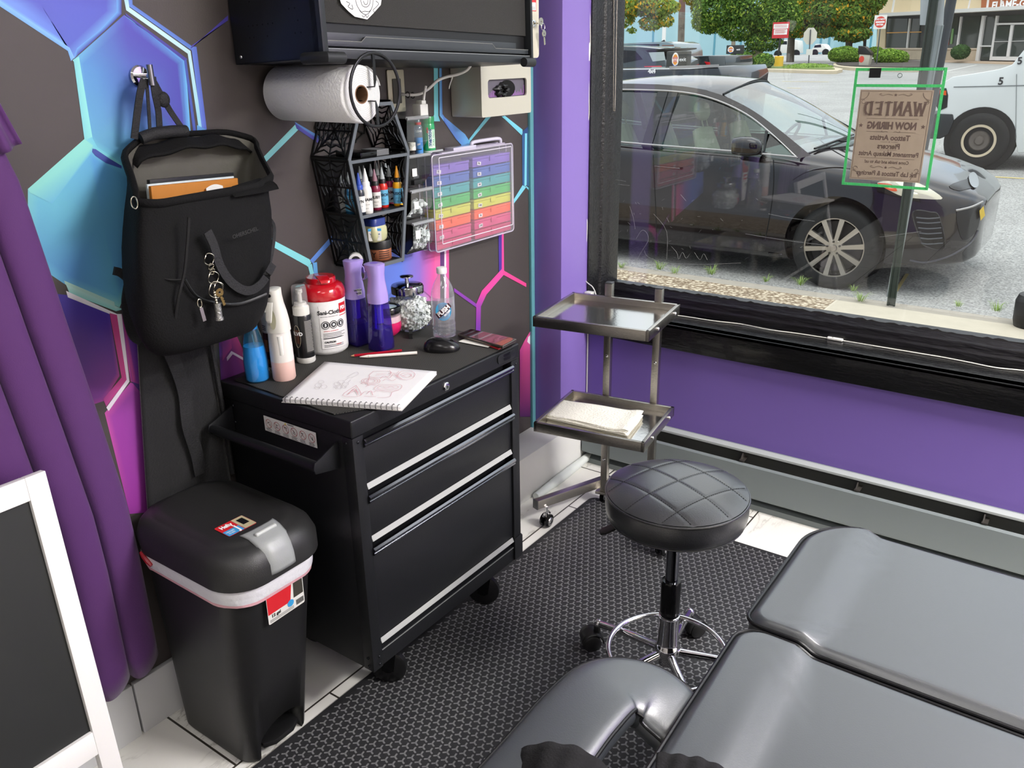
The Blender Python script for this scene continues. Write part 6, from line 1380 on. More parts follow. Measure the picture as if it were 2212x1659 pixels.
mb = MB(); mb.box(CDp-.03,CDp,0,.016,0,CHt); mb.box(CDp-.03,CDp,CWd-.010,CWd,0,CHt); mb.box(CDp-.03,CDp-.004,.016,CWd-.01,0,.019); mb.box(CDp-.03,CDp,.0,CWd,CHt-.015,CHt)
mb.build('front_frame', mat('cabinet_frame', '#232629', .4), cab, bevel=.001)
mb = MB(); mb.box(CDp-.006,CDp-.004,.017,CWd-.011,.0192,.0205); mb.build('frame_edge', LINE_GREY, cab, smooth=0)
mb = MB(); mb.box(CDp-.030,CDp-.018,.017,CWd-.011,.074,CHt-.02); door = mb.build('door', mat('door_texture', '#3b3a38', .7, bump=1.0, bscale=900, noise=.25, nscale=600), cab, smooth=0)
mb = MB(); mb.box(CDp-.032,CDp-.024,.017,CWd-.011,.020,.075); mb.build('door_edge', BLP, door, smooth=0)
mb = MB(); x0 = CDp-.018
mb.prism([(x0,.02,.025),(x0,CWd-.014,.025),(x0,CWd-.014,.036),(x0,CWd-.17,.036),(x0,CWd-.185,.047),(x0,.14,.047),(x0,.125,.036),(x0,.02,.036)], (.010,0,0)); mb.box(x0-.003,x0,.02,CWd-.06,.025,.054)
mb.build('door_handle', mat('cabinet_rail', '#2c2f33', .35), door, bevel=.0006)
mb = MB(); hl = [(.02,.0364),(.125,.0364),(.14,.0474),(CWd-.185,.0474),(CWd-.17,.0364),(CWd-.014,.0364)]
mb.tube([(x0+.010, y, z) for y, z in hl], .0007, 4); mb.build('handle_edge', mat('edge_light', '#8d8d88', .4), door)
for y, z in ((.012,.014),): mb = MB(); mb.sphere((.022,-.0005,.016), .0045, 12, 8, (1,.5,1)); mb.build('screw', CHR, cab)
for z, ys in ((.055,(.05,.062,.10,.175,.19)),(.080,(.05,.063,.075,.09,.105,.118,.185)),(.105,(.165,.18)),(.130,(.06,)),(.135,(.17,.19))):
    for y in ys:
        mb = MB(); mb.lathe([(0,-.0004),(.0022,-.0004)], 8, (y*1.25,0,z), 'y', cap=False); mb.build('punched_hole', mat('hole_black', '#020203', .9), cab, smooth=0)
mb = MB(); mb.tube([(CDp-.055,-.006,.001),(CDp-.01,-.010,.000),(CDp+.012,-.004,.0),(CDp+.012,.045,.0)], .0125, 14); mb.build('corner_bumper', mat('bumper_rubber', '#202224', .5), cab)
mb = MB(); mb.tube([(CDp+.006,CWd-.058,.002),(CDp+.006,CWd-.012,.002)], .0125, 16); mb.build('corner_bumper', mat('bumper_rubber'), cab)
dp = [onx(*p, .2985) for p in ((730,-14),(737,8),(752,24),(766,36),(793,42),(806,29),(822,11),(826,-14))]
mb = MB(); mb.prism(dp, (.0006,0,0)); o = mb.build('paper_drawing', mat('drawing_paper', '#e6e6e6', .7), None, smooth=0); tag(o, 'white cut-out paper with a line drawing of a fanged mouth, on the cabinet door', 'drawing')
mb = MB()
for pl in ([(768,-6),(770,8),(776,20),(785,30),(795,30),(803,18),(806,4),(806,-8)],[(779,0),(783,12),(792,15),(799,8),(800,-4)],[(785,2),(788,9),(793,9),(795,0)],[(748,3),(756,8),(752,14),(762,20),(760,10)],[(812,2),(818,8),(812,16),(806,22),(811,28)],[(776,20),(780,26),(788,24),(797,25),(803,19)],[(782,33),(786,37),(790,33),(793,38),(797,32)]):
    P = crom([tuple(onx(x, y, .2996)) for x, y in pl], 5); mb.tube(P, .0006, 4)
mb.build('drawing_lines', INK, o)
GX = .122
gd = thing('glove_dispenser', 'cream steel glove box holder with an oblong opening, hung right of the outlet', 'dispenser', (.06,-.51,1.421))
CRM = mat('cream_steel', '#c9c4b6', .35, metal=.35, bump=.08, bscale=100)
mb = MB(); y0, y1, z0, z1 = -.646, -.378, 1.421, 1.588
outer = rrect(y0, y1, z0, z1, .006, 3); inner = rrect(-.612, -.402, 1.476, 1.530, .010, 6)
def plate(mb, X, out_, inn, c):
    n = 64; R_ = []
    def at(poly, a):
        best = None
        for i in range(len(poly)):
            p, q = poly[i], poly[(i+1) % len(poly)]; d = (math.cos(a), math.sin(a)); ex, ey = q[0]-p[0], q[1]-p[1]; den = d[0]*ey-d[1]*ex
            if abs(den) < 1e-12: continue
            t = ((p[0]-c[0])*ey-(p[1]-c[1])*ex)/den; s = ((p[0]-c[0])*d[1]-(p[1]-c[1])*d[0])/den
            if t > 0 and -1e-6 <= s <= 1+1e-6 and (best is None or t < best): best = t
        return (c[0]+math.cos(a)*best, c[1]+math.sin(a)*best)
    angs = sorted([2*PI*k/n for k in range(n)]+[math.atan2(p[1]-c[1], p[0]-c[0]) % (2*PI) for p in out_+inn]); N_ = len(angs)
    O = [at(out_, a) for a in angs]; I = [at(inn, a) for a in angs]
    vs = [(X,)+p for p in O]+[(X,)+p for p in I]; mb.add(vs, [(i, (i+1) % N_, N_+(i+1) % N_, N_+i) for i in range(N_)])
    return I
I = plate(mb, GX, outer, inner, (-.507,1.503))
mb.add([(GX,)+p for p in I]+[(GX-.006,)+p for p in I], [(i, (i+1) % len(I), len(I)+(i+1) % len(I), len(I)+i) for i in range(len(I))])
n = len(outer); mb.add([(GX,)+p for p in outer]+[(.003,)+p for p in outer], [(i, (i+1) % n, n+(i+1) % n, n+i) for i in range(n)])
mb.build('body', CRM, gd, smooth=30)
gb = thing('glove_box', 'grey and violet cardboard glove box inside the cream holder', 'box', (.05,-.51,1.424))
mb = MB(); mb.box(.004,GX-.012,-.64,-.385,1.424,1.585); mb.build('carton', mat('glove_carton', '#5f5a66', .6), gb, smooth=0)
mb = MB(); random.seed(2); xx = GX-.0115
for k in range(26):
    y = -.612+.21*k/25; h = .006+.022*abs(math.sin(k*1.7))*random.uniform(.3,1.2); mb.quad((xx,y-.002,1.478),(xx,y+.002,1.478),(xx,y+.0008,1.478+h),(xx,y-.0008,1.478+h))
mb.build('violet_print', mat('violet_print', '#b06ac8', .5), gb, smooth=0)
mb = MB(); mb.poly([(xx+.0004, -.497+.045*math.cos(a), 1.500+.026*math.sin(a)) for a in [2*PI*k/28 for k in range(28)]]); mb.build('opening', mat('hole_black'), gb, smooth=0)
mb = MB()
def glv(u, v):
    a = 2*PI*u; r = .030*(1-.55*v)+.004*math.sin(a*5+v*6)+.003*math.sin(a*9); return Vector((xx+.001+.022*math.sin(PI*min(1,v*.9))*.6, -.530+r*1.05*math.cos(a)*(1.2-.2*v), 1.497+r*.66*math.sin(a)))
mb.grid(glv, 40, 10, True); tag(mb.build('black_glove', mat('nitrile_black', '#1c1c1f', .4, bump=.4, bscale=40), None, smooth=60), 'crumpled black nitrile glove poking out of the glove box opening', 'glove')
sb = thing('sharps_box', 'cream locked box with a red label, standing on the glove holder beside the cabinet', 'box', (.07,-.47,1.589))
mb = MB(); mb.prism([(.003, y, z) for y, z in rrect(-.60,-.352,1.5895,1.97,.012,4)], (.135,0,0)); mb.build('body', mat('sharps_cream', '#c9c3b2', .4), sb, bevel=.002)
mb = MB(); mb.box(.138,.1385,-.50,-.368,1.728,1.80); lb = mb.build('label', mat('label_red', '#c8262e'), sb, smooth=0)
mb = MB(); mb.box(.1385,.1388,-.50,-.371,1.7305,1.7535); mb.build('label_white_strip', mat('print_white'), lb, smooth=0)
mb = MB(); put_text(mb, 'Personnel Only', .011, frame((.1389,-.434,1.747), (0,1,0), (0,0,1)), .0002);
for q in range(2): mb.box(.1388,.1391,-.49,-.375,1.7385-q*.005,1.7398-q*.005)
mb.build('label_print', INK, lb, smooth=0)
mb = MB(); mb.lathe([(0,.0),(.011,0),(.011,.005),(.006,.007),(0,.007)], 20, (.138,-.388,1.692), 'x'); mb.build('lock', CHR, sb)
ks = thing('box_keys', 'two small nickel keys on a ring hanging from the lock of the cream box', 'keys', (.15,-.375,1.62))
NIK = mat('nickel', '#b8b3a4', .25, metal=1)
def key(c, ang, s=1.0, parent=None, name='key', m=None, X=.152):
    mb = MB(); mb.X = Matrix.Translation(c) @ Matrix.Rotation(ang, 4, 'X')
    mb.lathe([(.003,-.0008),(.0105*s,-.0008),(.0105*s,.0008),(.003,.0008),(.003,-.0008)], 20, (0,0,0), 'x', cap=False); mb.box(-.0008,.0008,-.003*s,.003*s,-.034*s,-.008*s)
    for q in range(3): mb.box(-.0008,.0008,.003*s,.0048*s,-.032*s+q*.006,-.029*s+q*.006)
    return mb.build(name, m or NIK, parent, smooth=30)
mb = MB(); mb.box(.143,.158,-.3895,-.3865,1.690,1.694); mb.lathe([(.003,-.001),(.012,-.001),(.012,.001),(.003,.001),(.003,-.001)], 20, (.162,-.376,1.697), 'x', cap=False); mb.build('key', NIK, ks)
mb = MB(); mb.tube([(.163,-.366+.010*math.cos(a),1.682+.010*math.sin(a)) for a in [2*PI*k/24 for k in range(24)]], .0008, 6, closed=True); mb.build('key_ring', CHR, ks)
key(Vector((.164,-.362,1.662)), .12, 1.0, ks);
pr = thing('paper_towel_roll', 'big white paper towel roll lying sideways under the wall cabinet', 'paper towel', (.16,-1.318,1.45))
PTR = mat('paper_roll', '#dedede', .85, bump=.5, bscale=150); rc = (0, -1.328, 1.5205); R0 = .0645
mb = MB(); mb.lathe([(.021,.022),(R0-.004,.022),(R0,.027),(R0,.292),(R0-.004,.296),(.021,.296)], 56, rc, 'x', cap=False); mb.build('roll', PTR, pr, smooth=50)
mb = MB()
for q in range(1, 9):
    r = .022+(R0-.026)*q/9; mb.tube([(.2963, rc[1]+r*math.sin(2*PI*k/60), rc[2]+r*math.cos(2*PI*k/60)) for k in range(60)], .0004, 4, closed=True)
mb.build('layer_edges', mat('layer_grey', '#c2c1bd', .9), pr)
mb = MB(); mb.lathe([(.021,.023),(.021,.2965),(.0185,.2965),(.0185,.023)], 30, rc, 'x', cap=False); mb.build('core', mat('cardboard', '#7b5c44', .8), pr)
mb = MB(); mb.grid(lambda u, v: Vector((.024+.272*v, rc[1]+(R0+.0012)*math.cos(1.2-1.0*u), rc[2]+(R0+.0012)*math.sin(1.2-1.0*u)+.004*u*u)), 10, 10); mb.build('loose_sheet', PTR, pr, solid=.0006)
hr = thing('towel_holder', 'black wire hoop holder with a bracket into the paper towel roll', 'holder', (.31,-1.29,1.6))
WIR = mat('wire_black', '#111113', .3)
hc = Vector((.312,-1.297,1.529)); Rh = .081
mb = MB(); mb.tube([hc+Vector((0,Rh*math.sin(2*PI*k/72),Rh*math.cos(2*PI*k/72))) for k in range(72)], .0034, 8, closed=True, flat=1.2); mb.build('hoop', WIR, hr)
kz = rc[2]-hc.z; ky = rc[1]-hc.y
mb = MB(); mb.ribbon([hc+Vector((0,.0,Rh)), hc+Vector((0,.0,.030+kz)), hc+Vector((-.003,0,.016+kz)), hc+Vector((-.05,ky,.0125+kz)), hc+Vector((-.09,ky,.0125+kz))], .008, .002, (0,1,0)); mb.build('bracket', WIR, hr)
mb = MB(); mb.ribbon([hc+Vector((-.09,ky,-.0125+kz)), hc+Vector((-.05,ky,-.0125+kz)), hc+Vector((-.003,0,-.016+kz)), hc+Vector((0,0,-.030+kz)), hc+Vector((0,0,-Rh))], .008, .002, (0,1,0)); mb.build('bracket', WIR, hr)
ol = thing('wall_outlet', 'beige metal wall outlet plate on the mural under the cabinet', 'outlet', (0,-.897,1.45))
mb = MB(); mb.prism([(.002, y, z) for y, z in rrect(-.932,-.862,1.450,1.566,.004,3)], (.004,0,0)); pl_ = mb.build('plate', mat('plate_beige', '#b5ae9a', .35, metal=.3), ol, bevel=.001)
mb = MB(); mb.prism([(.006, y, z) for y, z in rrect(-.914,-.880,1.474,1.542,.003,3)], (.003,0,0)); mb.build('socket', mat('socket_dark', '#3b3832', .5), pl_)
cd_ = thing('power_cord', 'white power cord looping from the wall outlet up behind the cabinet', 'cord', (.05,-.85,1.5))
WPL = mat('white_plastic', '#dddcd8', .35)
P = crom([tuple(onx(x, y, X)) for x, y, X in ((1022,131,.135),(1010,150,.125),(990,160,.10),(965,166,.075),(945,174,.07),(925,192,.06),(905,203,.05),(885,205,.035),(872,204,.02),(866,203,.008))], 8)
mb = MB(); mb.tube(P, .0044, 10); mb.build('cable', WPL, cd_)
mb = MB(); mb.tube(crom([tuple(onx(*p, .085)) for p in ((976,165),(977,168),(972,182),(970,192))], 4), .0016, 6); mb.build('cable_tie', WPL, cd_)
for p in ((879,205),(890,206)): c = onx(*p, .035); mb = MB(); mb.tube([c+Vector((.008*math.cos(a),.003,.008*math.sin(a))) for a in [2*PI*k/14 for k in range(14)]], .0014, 5, closed=True); mb.build('cable_tie', BLP, cd_)
c0 = onx(913,180,.07); P = crom([tuple(onx(*p, .07)) for p in ((920,186),(917,200),(915,218))], 6); mb = MB(); mb.tube(P, .0038, 8); mb.build('branch_cable', WPL, cd_)
a = onx(916,216,.07); b = onx(914,250,.07); mb = MB(); mb.box(.055,.086,b.y-.028,b.y+.006,b.z-.002,a.z-.010); mb.box(.058,.082,b.y-.016,b.y+.003,a.z-.012,a.z); mb.build('charger_plug', WPL, cd_, bevel=.003)
cf = thing('coffin_shelf', 'black coffin-shaped wall shelf with web-cut sides holding ink bottles', 'shelf', (.07,-1.123,1.057))
CFB = mat('coffin_black', '#0a0a0c', .45); CFE = mat('coffin_edge_grey', '#5c6268', .45)
cfo = [(-1.190,1.057),(-1.056,1.057),(-1.006,1.357),(-1.062,1.490),(-1.184,1.490),(-1.240,1.357)]
cfi = [(-1.181,1.067),(-1.065,1.067),(-1.016,1.356),(-1.069,1.481),(-1.177,1.481),(-1.230,1.356)]
mb = MB()
for i in range(6):
    j = (i+1) % 6; o1, o2, i1, i2 = cfo[i], cfo[j], cfi[i], cfi[j]; mb.hexa([(.136,)+o1,(.136,)+o2,(.136,)+i2,(.136,)+i1,(.142,)+o1,(.142,)+o2,(.142,)+i2,(.142,)+i1])
mb.build('front_edge', CFE, cf, smooth=0)
for (a, b) in ((0,1),(3,4)): mb = MB(); mb.hexa([(.004,)+cfo[a],(.004,)+cfo[b],(.004,)+cfi[b],(.004,)+cfi[a],(.136,)+cfo[a],(.136,)+cfo[b],(.136,)+cfi[b],(.136,)+cfi[a]]); mb.build('end_board', CFB, cf, smooth=0)
for z, y0, y1 in ((1.3515,-1.236,-1.010),(1.2065,-1.212,-1.034)):
    mb = MB(); mb.box(.006,.136,y0,y1,z-.005,z); sh = mb.build('shelf_board', CFB, cf, smooth=0)
    mb = MB(); mb.box(.136,.1415,y0+.004,y1-.004,z-.007,z+.001); mb.build('shelf_edge', CFE, sh, smooth=0)
def web_panel(q0, q1, name):
    """q0,q1: (y,z) ends of the board; pattern spans depth x length"""
    mb = MB(); a = Vector((0,)+q0); b = Vector((0,)+q1); Ln = (b-a).length; D = .132
    nrm = Vector((0, b.z-a.z, -(b.y-a.y))).normalized()
    P = lambda s, t: a.lerp(b, s)+Vector((.004+D*t, 0, 0))
    def bar(s0, t0, s1, t1, w=.004): mb.beam(P(s0,t0), P(s1,t1), w, .003, up=nrm)
    for t in (0,1): bar(0,t,1,t,.008)
    for s in (0,1): bar(s,.0,s,1,.008)
    n = max(1, round(Ln/.15));
    for k in range(n):
        s0, s1 = k/n, (k+1)/n; c = (s0+(s1-s0)*.5, .5); rim = [(s0,0),(s0+(s1-s0)*.5,0),(s1,0),(s1,.5),(s1,1),(s0+(s1-s0)*.5,1),(s0,1),(s0,.5)]
        for r_ in rim: bar(c[0], c[1], r_[0], r_[1], .0042)
        for f_ in (.35,.62,.85):
            for i in range(8):
                p, q = rim[i], rim[(i+1) % 8]; m_ = ((p[0]+q[0])/2, (p[1]+q[1])/2); g = f_*.84
                A = (c[0]+(p[0]-c[0])*f_, c[1]+(p[1]-c[1])*f_); B = (c[0]+(q[0]-c[0])*f_, c[1]+(q[1]-c[1])*f_); Mm = (c[0]+(m_[0]-c[0])*g, c[1]+(m_[1]-c[1])*g)
                bar(A[0],A[1],Mm[0],Mm[1],.0034); bar(Mm[0],Mm[1],B[0],B[1],.0034)
        bar(s0,0,s0,1,.006)
    return mb.build(name, CFB, cf, smooth=0)
for i, j in ((1,2),(2,3),(4,5),(5,0)): web_panel(cfo[i], cfo[j], 'web_side')
mb = MB(); cpt_ = Vector((.006,-1.123,1.43))
for k in range(12): a = 2*PI*k/12; mb.beam(cpt_, cpt_+Vector((0,.12*math.cos(a)*.8,.058*math.sin(a))), .004, .003, up=(1,0,0))
for f_ in (.35,.65,.95):
    for k in range(12): a, b = 2*PI*k/12, 2*PI*(k+1)/12; mb.beam(cpt_+Vector((0,.1*math.cos(a)*f_,.055*math.sin(a)*f_)), cpt_+Vector((0,.1*math.cos(b)*f_,.055*math.sin(b)*f_)), .003, .003, up=(1,0,0))
mb.prism([(.004,)+p for p in (cfi[0],cfi[1],cfi[2],cfi[5])], (.003,0,0)); mb.build('back_web', CFB, cf, smooth=0)
def ink(px, X, z, lab, body, cap, tip, lcol=None, ltxt=None, tcol=None, h=.070, r=.0138, grp='ink bottles in the coffin shelf'):
    y = onx(px, 440, X).y; c = Vector((X, y, z)); t = thing('ink_bottle', lab, 'bottle', c, group=grp)
    mb = MB(); mb.lathe([(0,0),(r*.93,0),(r,.002),(r,h*.80),(r*.9,h*.90),(r*.62,h*.97),(r*.62,h)], 24, c); mb.build('bottle_body', mat('ink_'+body, body, .3, coat=.3), t)
    mb = MB(); mb.lathe([(r*.74,h*.93),(r*.74,h*1.08),(r*.62,h*1.11),(r*.60,h*1.11)], 20, c); mb.build('cap', mat('inkcap_'+cap, cap, .4), t)
    mb = MB(); mb.lathe([(r*.56,h*1.10),(r*.48,h*1.22),(r*.22,h*1.46),(r*.12,h*1.56),(0,h*1.57)], 16, c); mb.build('twist_tip', mat('inktip_'+tip, tip, .4), t)
    if lcol:
        a = cam_ang(c); mb = MB(); cyl_patch(mb, c, r+.0004, a-1.5, a+1.5, z+h*.10, z+h*.70, 20); l = mb.build('label', mat('inklabel_'+lcol, lcol, .5), t)
        if ltxt: mb = MB(); cyl_text(mb, ltxt, .0105, c, r+.0008, a, z+h*.50, .0004); cyl_text(mb, 'tattoo ink', .0035, c, r+.0008, a, z+h*.33, .0); cyl_text(mb, 'sterile', .0032, c, r+.0008, a, z+h*.20, .0); mb.build('label_print', mat('inkprint_'+tcol, tcol, .5), l, smooth=0)
    return t
ZS = 1.2067
ink(778,.116,ZS,'blue-capped ink bottle at the left end of the front row','#1f2430','#2546a8','#2546a8','#d9dad8','DYN','#26262a')
ink(793,.120,ZS,'all-white ink bottle with DYNAMIC on its label, in the front row','#dcdbd6','#e4e3df','#e4e3df','#e0dfda','DYNAMIC','#26262a',.076,.0150)
ink(813,.100,ZS,'dark crimson ink bottle with a white band, right of the white bottle','#7d1238','#1a1a1c','#8f6a78','#d9d6d2','RUBY','#26262a')
ink(829,.088,ZS,'red ink bottle with a blue and white label in the middle of the row','#c8281e','#18181a','#a9b0b2','#5fa8cc','FUSION','#17304a')
ink(844,.070,ZS,'magenta ink bottle with a pale blue label, half hidden behind the red one','#b0285c','#18181a','#9aa2a4','#9fc0d4','INK','#5a1f30')
ink(861,.105,ZS,'yellow ink bottle with an orange tip and a blue FUSION label','#e0a818','#18181a','#e0961c','#5fb0d8','FUSION','#17304a')
for px_, X, b, lab in ((782,.055,'#15161a','black ink bottle standing in the back row, far left'),(791,.050,'#3a1718','dark brown ink bottle in the back row, second from the left'),(806,.045,'#2a1c48','deep purple ink bottle in the back row behind the crimson one'),(819,.042,'#1c3a26','dark green ink bottle in the back row behind the red one'),(829,.040,'#24401c','olive ink bottle with a green-grey tip at the back'),(838,.036,'#3a3c40','grey ink bottle at the right end of the back row')):
    ink(px_, X, ZS, lab, b, '#18181a', '#8d9496', h=.074)
ink(757,.080,ZS,'ink bottle with a blue FUSION label seen through the web-cut side','#2a6a98','#18181a','#8d9496','#5fb0d8','FUSION','#17304a')
ink(742,.045,ZS,'pale grey ink bottle seen through the web-cut side, nearest the wall','#9aa0a0','#18181a','#8d9496','#c4c6c4','INKS','#26262a')
c = Vector((.095,onx(822,560,.095).y,1.067)); t = thing('copper_jar', 'round copper jar with a black lid at the bottom of the coffin shelf', 'jar', c)
mb = MB(); mb.lathe([(0,0),(.030,0),(.0325,.003),(.0325,.030),(.031,.033)], 36, c); mb.build('jar_body', mat('copper_label', '#a8694a', .35, metal=.4), t)
mb = MB(); mb.lathe([(.0335,.032),(.0335,.053),(.032,.0555),(0,.0555)], 36, c); mb.build('lid', BLP, t)
mb = MB(); a = cam_ang(c);
for q in range(4): cyl_patch(mb, c, .0329, a-.1, a+.9, c.z+.007+q*.006, c.z+.0095+q*.006, 12)
cyl_text(mb, 'Y', .020, c, .0329, a-.55, c.z+.016, .0006); mb.build('jar_print', mat('print_dark', '#2b1c16', .5), t, smooth=0)
c2 = Vector((.098,onx(808,500,.098).y,1.1228)); t = thing('petroleum_jelly_jar', 'squarish jar of pale yellow jelly with a dark blue lid, on the copper jar', 'jar', c2)
mb = MB(); mb.lathe([(0,0),(.024,0),(.029,.006),(.031,.020),(.030,.038),(.026,.045)], 40, c2, sq=4); mb.build('jar_body', mat('jelly', '#b9b88e', .25, coat=.6), t)
mb = MB(); mb.lathe([(.0275,.044),(.0275,.062),(.026,.064),(0,.064)], 40, c2, sq=4); mb.build('lid', mat('lid_navy', '#23357c', .35), t)
a = cam_ang(c2)+.05; n_ = Vector((math.cos(a), math.sin(a), 0)); M_ = frame(c2+n_*.0325+Vector((0,0,.022)), (-n_.y, n_.x, 0), (0,0,1))
mb = MB(); mb.X = M_; mb.poly([(x,y,0) for x, y in rrect(-.018,.018,-.017,.018,.004,3)]); l = mb.build('label', mat('label_pale', '#d9d8d2'), t, smooth=0)
mb = MB(); mb.X = M_; mb.poly([(-.018,.010,.0004),(.018,.010,.0004),(.018,.017,.0004),(-.018,.017,.0004)]); mb.build('label_band', mat('label_blue', '#3a96cf'), l, smooth=0)
mb = MB(); put_text(mb, 'Vaseline', .0085, M_ @ Matrix.Translation((0,.002,0)), .0001); put_text(mb, 'PETROLEUM JELLY', .0032, M_ @ Matrix.Translation((0,-.006,0))); mb.build('label_print', mat('print_navy', '#24467e', .5), l, smooth=0)
c = Vector((.112,onx(768,552,.112).y,1.0870)); t = thing('tape_roll', 'white roll of tape with a black core in the lower left of the coffin shelf', 'tape', (c.x,c.y,1.067))
ax = Vector((CAM.x-c.x, CAM.y-c.y, .1)).normalized(); mb = MB(); mb.X = frame(c, ax.orthogonal(), ax.cross(ax.orthogonal())); mb.lathe([(.009,-.012),(.0195,-.012),(.0195,.012),(.009,.012),(.009,-.012)], 32, cap=False); mb.build('tape', mat('tape_white', '#cfcfca', .5), t)
mb = MB(); mb.X = frame(c, ax.orthogonal(), ax.cross(ax.orthogonal())); mb.lathe([(.006,-.0125),(.0125,-.0125),(.0125,.0125),(.006,.0125),(.006,-.0125)], 28, cap=False); mb.build('core', BLP, t)
p = onx(815,331,.10); mb = MB();
for q in range(7): mb.box(.055,.115,p.y-.018+q*.0003,p.y+.030,1.3520+q*.0022,1.3538+q*.0022)
tag(mb.build('card_stack', mat('card_grey', '#77797b', .6), None), 'small stack of grey cards on the top board of the coffin shelf', 'cards')
p = onx(776,330,.09); mb = MB(); mb.box(.03,.125,p.y-.030,p.y+.032,1.3520,1.366); tag(mb.build('black_wallet', BLPG, None, bevel=.003), 'flat black box beside the cards on the top board of the coffin shelf', 'box')
CLR = thin_glass('clear_plastic', (.93,.95,.95), opac=.06, ocol=(.8,.82,.82)); SMK = thin_glass('smoke_plastic', (.42,.43,.45), opac=.10, ocol=(.2,.2,.2))
bt = [1.442, 1.337, 1.238, 1.143, 1.040]
def hexnut(mb, c, r, h, R_):
    mb2 = MB(); mb2.X = Matrix.Translation(c) @ R_; mb2.lathe([(r*.62,-h),(r,-h),(r*.85,h),(r*.55,h)], 10, cap=False); mb.add(mb2.v, mb2.f)
for i in range(4):
    z1, z0 = bt[i]-.004, bt[i+1]+.008; ya, yb = -.955+.0*i, -.862
    pos = ['topmost','second from the top','third from the top','lowest'][i]
    t = thing('clear_bin', 'clear black-backed tilt bin, %s of the four right of the coffin shelf' % pos, 'bin', (.03,-.91,z0), group='clear bins beside the coffin shelf')
    fr = [(.004,z0),(.060,z0),(.088,z0+.03),(.092,z1-.006),(.084,z1),(.004,z1)]
    mb = MB(); mb.box(.002,.006,ya,yb,z0,z1); mb.prism([(.004,ya,z0),(.060,ya,z0),(.088,ya,z0+.03),(.092,ya,z1-.006),(.084,ya,z1),(.004,ya,z1)], (0,-.0015,0)); mb.box(.004,.06,ya,yb,z0-.002,z0); mb.build('housing', BLPG, t, smooth=0)
    mb = MB()
    for k in range(1, 4): a, b = fr[k], fr[k+1]; mb.quad((a[0],ya,a[1]),(a[0],yb,a[1]),(b[0],yb,b[1]),(b[0],ya,b[1]))
    mb.poly([(x,yb,z) for x,z in fr]); mb.build('clear_front', CLR if i != 1 else SMK, t, smooth=0)
    mb = MB(); mb.box(.003,.090,ya-.002,yb+.003,z1-.001,z1+.004); mb.tube([(.090,ya,z1-.002),(.090,yb,z1-.002)], .0045, 8); mb.build('top_lip', mat('lip_clear', '#8e9092', .12, coat=1), t)
    if i > 0: mb = MB(); mb.box(.0915,.092,ya+.010,ya+.030,z0+.030,z0+.052) if i != 3 else mb.box(.0925,.093,ya+.008,ya+.030,z1-.045,z1-.020); mb.build('paper_tag', WHITE, t, smooth=0)
    if i in (2, 3):
        rnd = random.Random(i); mb = MB(); zmax = z0+(.045 if i == 2 else .078)
        for q in range(150 if i == 3 else 90):
            c = Vector((rnd.uniform(.03,.082), rnd.uniform(ya+.01,yb-.01), rnd.uniform(z0+.008,zmax)))
            if c.x > .055+(c.z-z0)*.8: continue
            hexnut(mb, c, .0062, .0055, Matrix.Rotation(rnd.uniform(0,3),4,Vector((rnd.random()-.5,rnd.random()-.5,rnd.random()-.5)).normalized()))
        o = mb.build('ink_caps', mat('frosted_caps', '#dfe3e2', .3), None, smooth=30); tag(o, 'loose white plastic ink caps heaped in the %s bin' % ('third' if i == 2 else 'lowest'), 'ink caps', kind='stuff')
mb = MB(); mb.lathe([(0,0),(.011,0),(.011,.022),(0,.022)], 18, (.060,-.905,bt[1]+.0085)); tag(mb.build('gauze_roll', PT, None), 'small white roll inside the topmost clear bin', 'roll')
mb = MB(); mb.lathe([(0,-.012),(.006,-.012),(.006,.012),(0,.012)], 14, (.060,-.900,bt[2]+.030), 'y'); tag(mb.build('white_cap_piece', WPL, None), 'short white cylinder inside the second clear bin', 'cap')
mb = MB(); mb.box(.04,.075,-.92,-.885,bt[2]+.009,bt[2]+.0235); tag(mb.build('small_box', BLP, None, bevel=.002), 'small black box under the white cylinder in the second bin', 'box')
SHZ = 1.336
mb = MB(); mb.box(.002,.060,-.857,-.765,SHZ-.005,SHZ); ls = mb.build('little_ledge', mat('clear_ledge', '#a9adb0', .15, coat=1), None, smooth=0); tag(ls, 'small clear ledge on the wall under the green gum bottle', 'ledge')
c = Vector((.035,-.846,SHZ)); t = thing('glue_bottle', 'slim clear and blue bottle with a red band beside the green gum bottle', 'bottle', c)
mb = MB(); mb.lathe([(0,0),(.0125,0),(.0125,.040)], 20, c); mb.build('blue_part', mat('bottle_blue', '#2f86cf', .2, coat=.5), t)
mb = MB(); mb.lathe([(.0125,.040),(.0122,.070),(.0075,.078),(.0065,.105),(.004,.108),(0,.108)], 20, c); mb.build('clear_part', thin_glass('pale_bottle', (.75,.85,.92), opac=.25, ocol=(.7,.8,.9)), t)
mb = MB(); mb.lathe([(.0098,.076),(.0098,.083)], 20, c, cap=False); mb.build('red_band', mat('label_red', '#c8262e'), t)
mb = MB(); a = cam_ang(c); cyl_text(mb, 'CLEAR', .008, c, .0128, a, c.z+.058, .0002); cyl_text(mb, 'gel', .008, c, .0128, a, c.z+.022, .0002); mb.build('print', WHITE, t, smooth=0)
c = Vector((.034,-.800,SHZ)); t = thing('gum_bottle', 'green gum bottle with a ribbed lid and mentos lettering running upward', 'bottle', c)
mb = MB(); mb.lathe([(0,0),(.020,0),(.021,.004),(.0195,.018),(.021,.030),(.0190,.044),(.0205,.056),(.020,.072),(.018,.078)], 30, c); mb.build('bottle_body', mat('gum_green', '#1f9a5a', .2, coat=.6), t)
mb = MB(); mb.lathe([(.0195,.077),(.0195,.094),(.0185,.097),(0,.098)], 30, c); mb.build('lid', mat('gum_lid', '#17894a', .25, coat=.5), t)
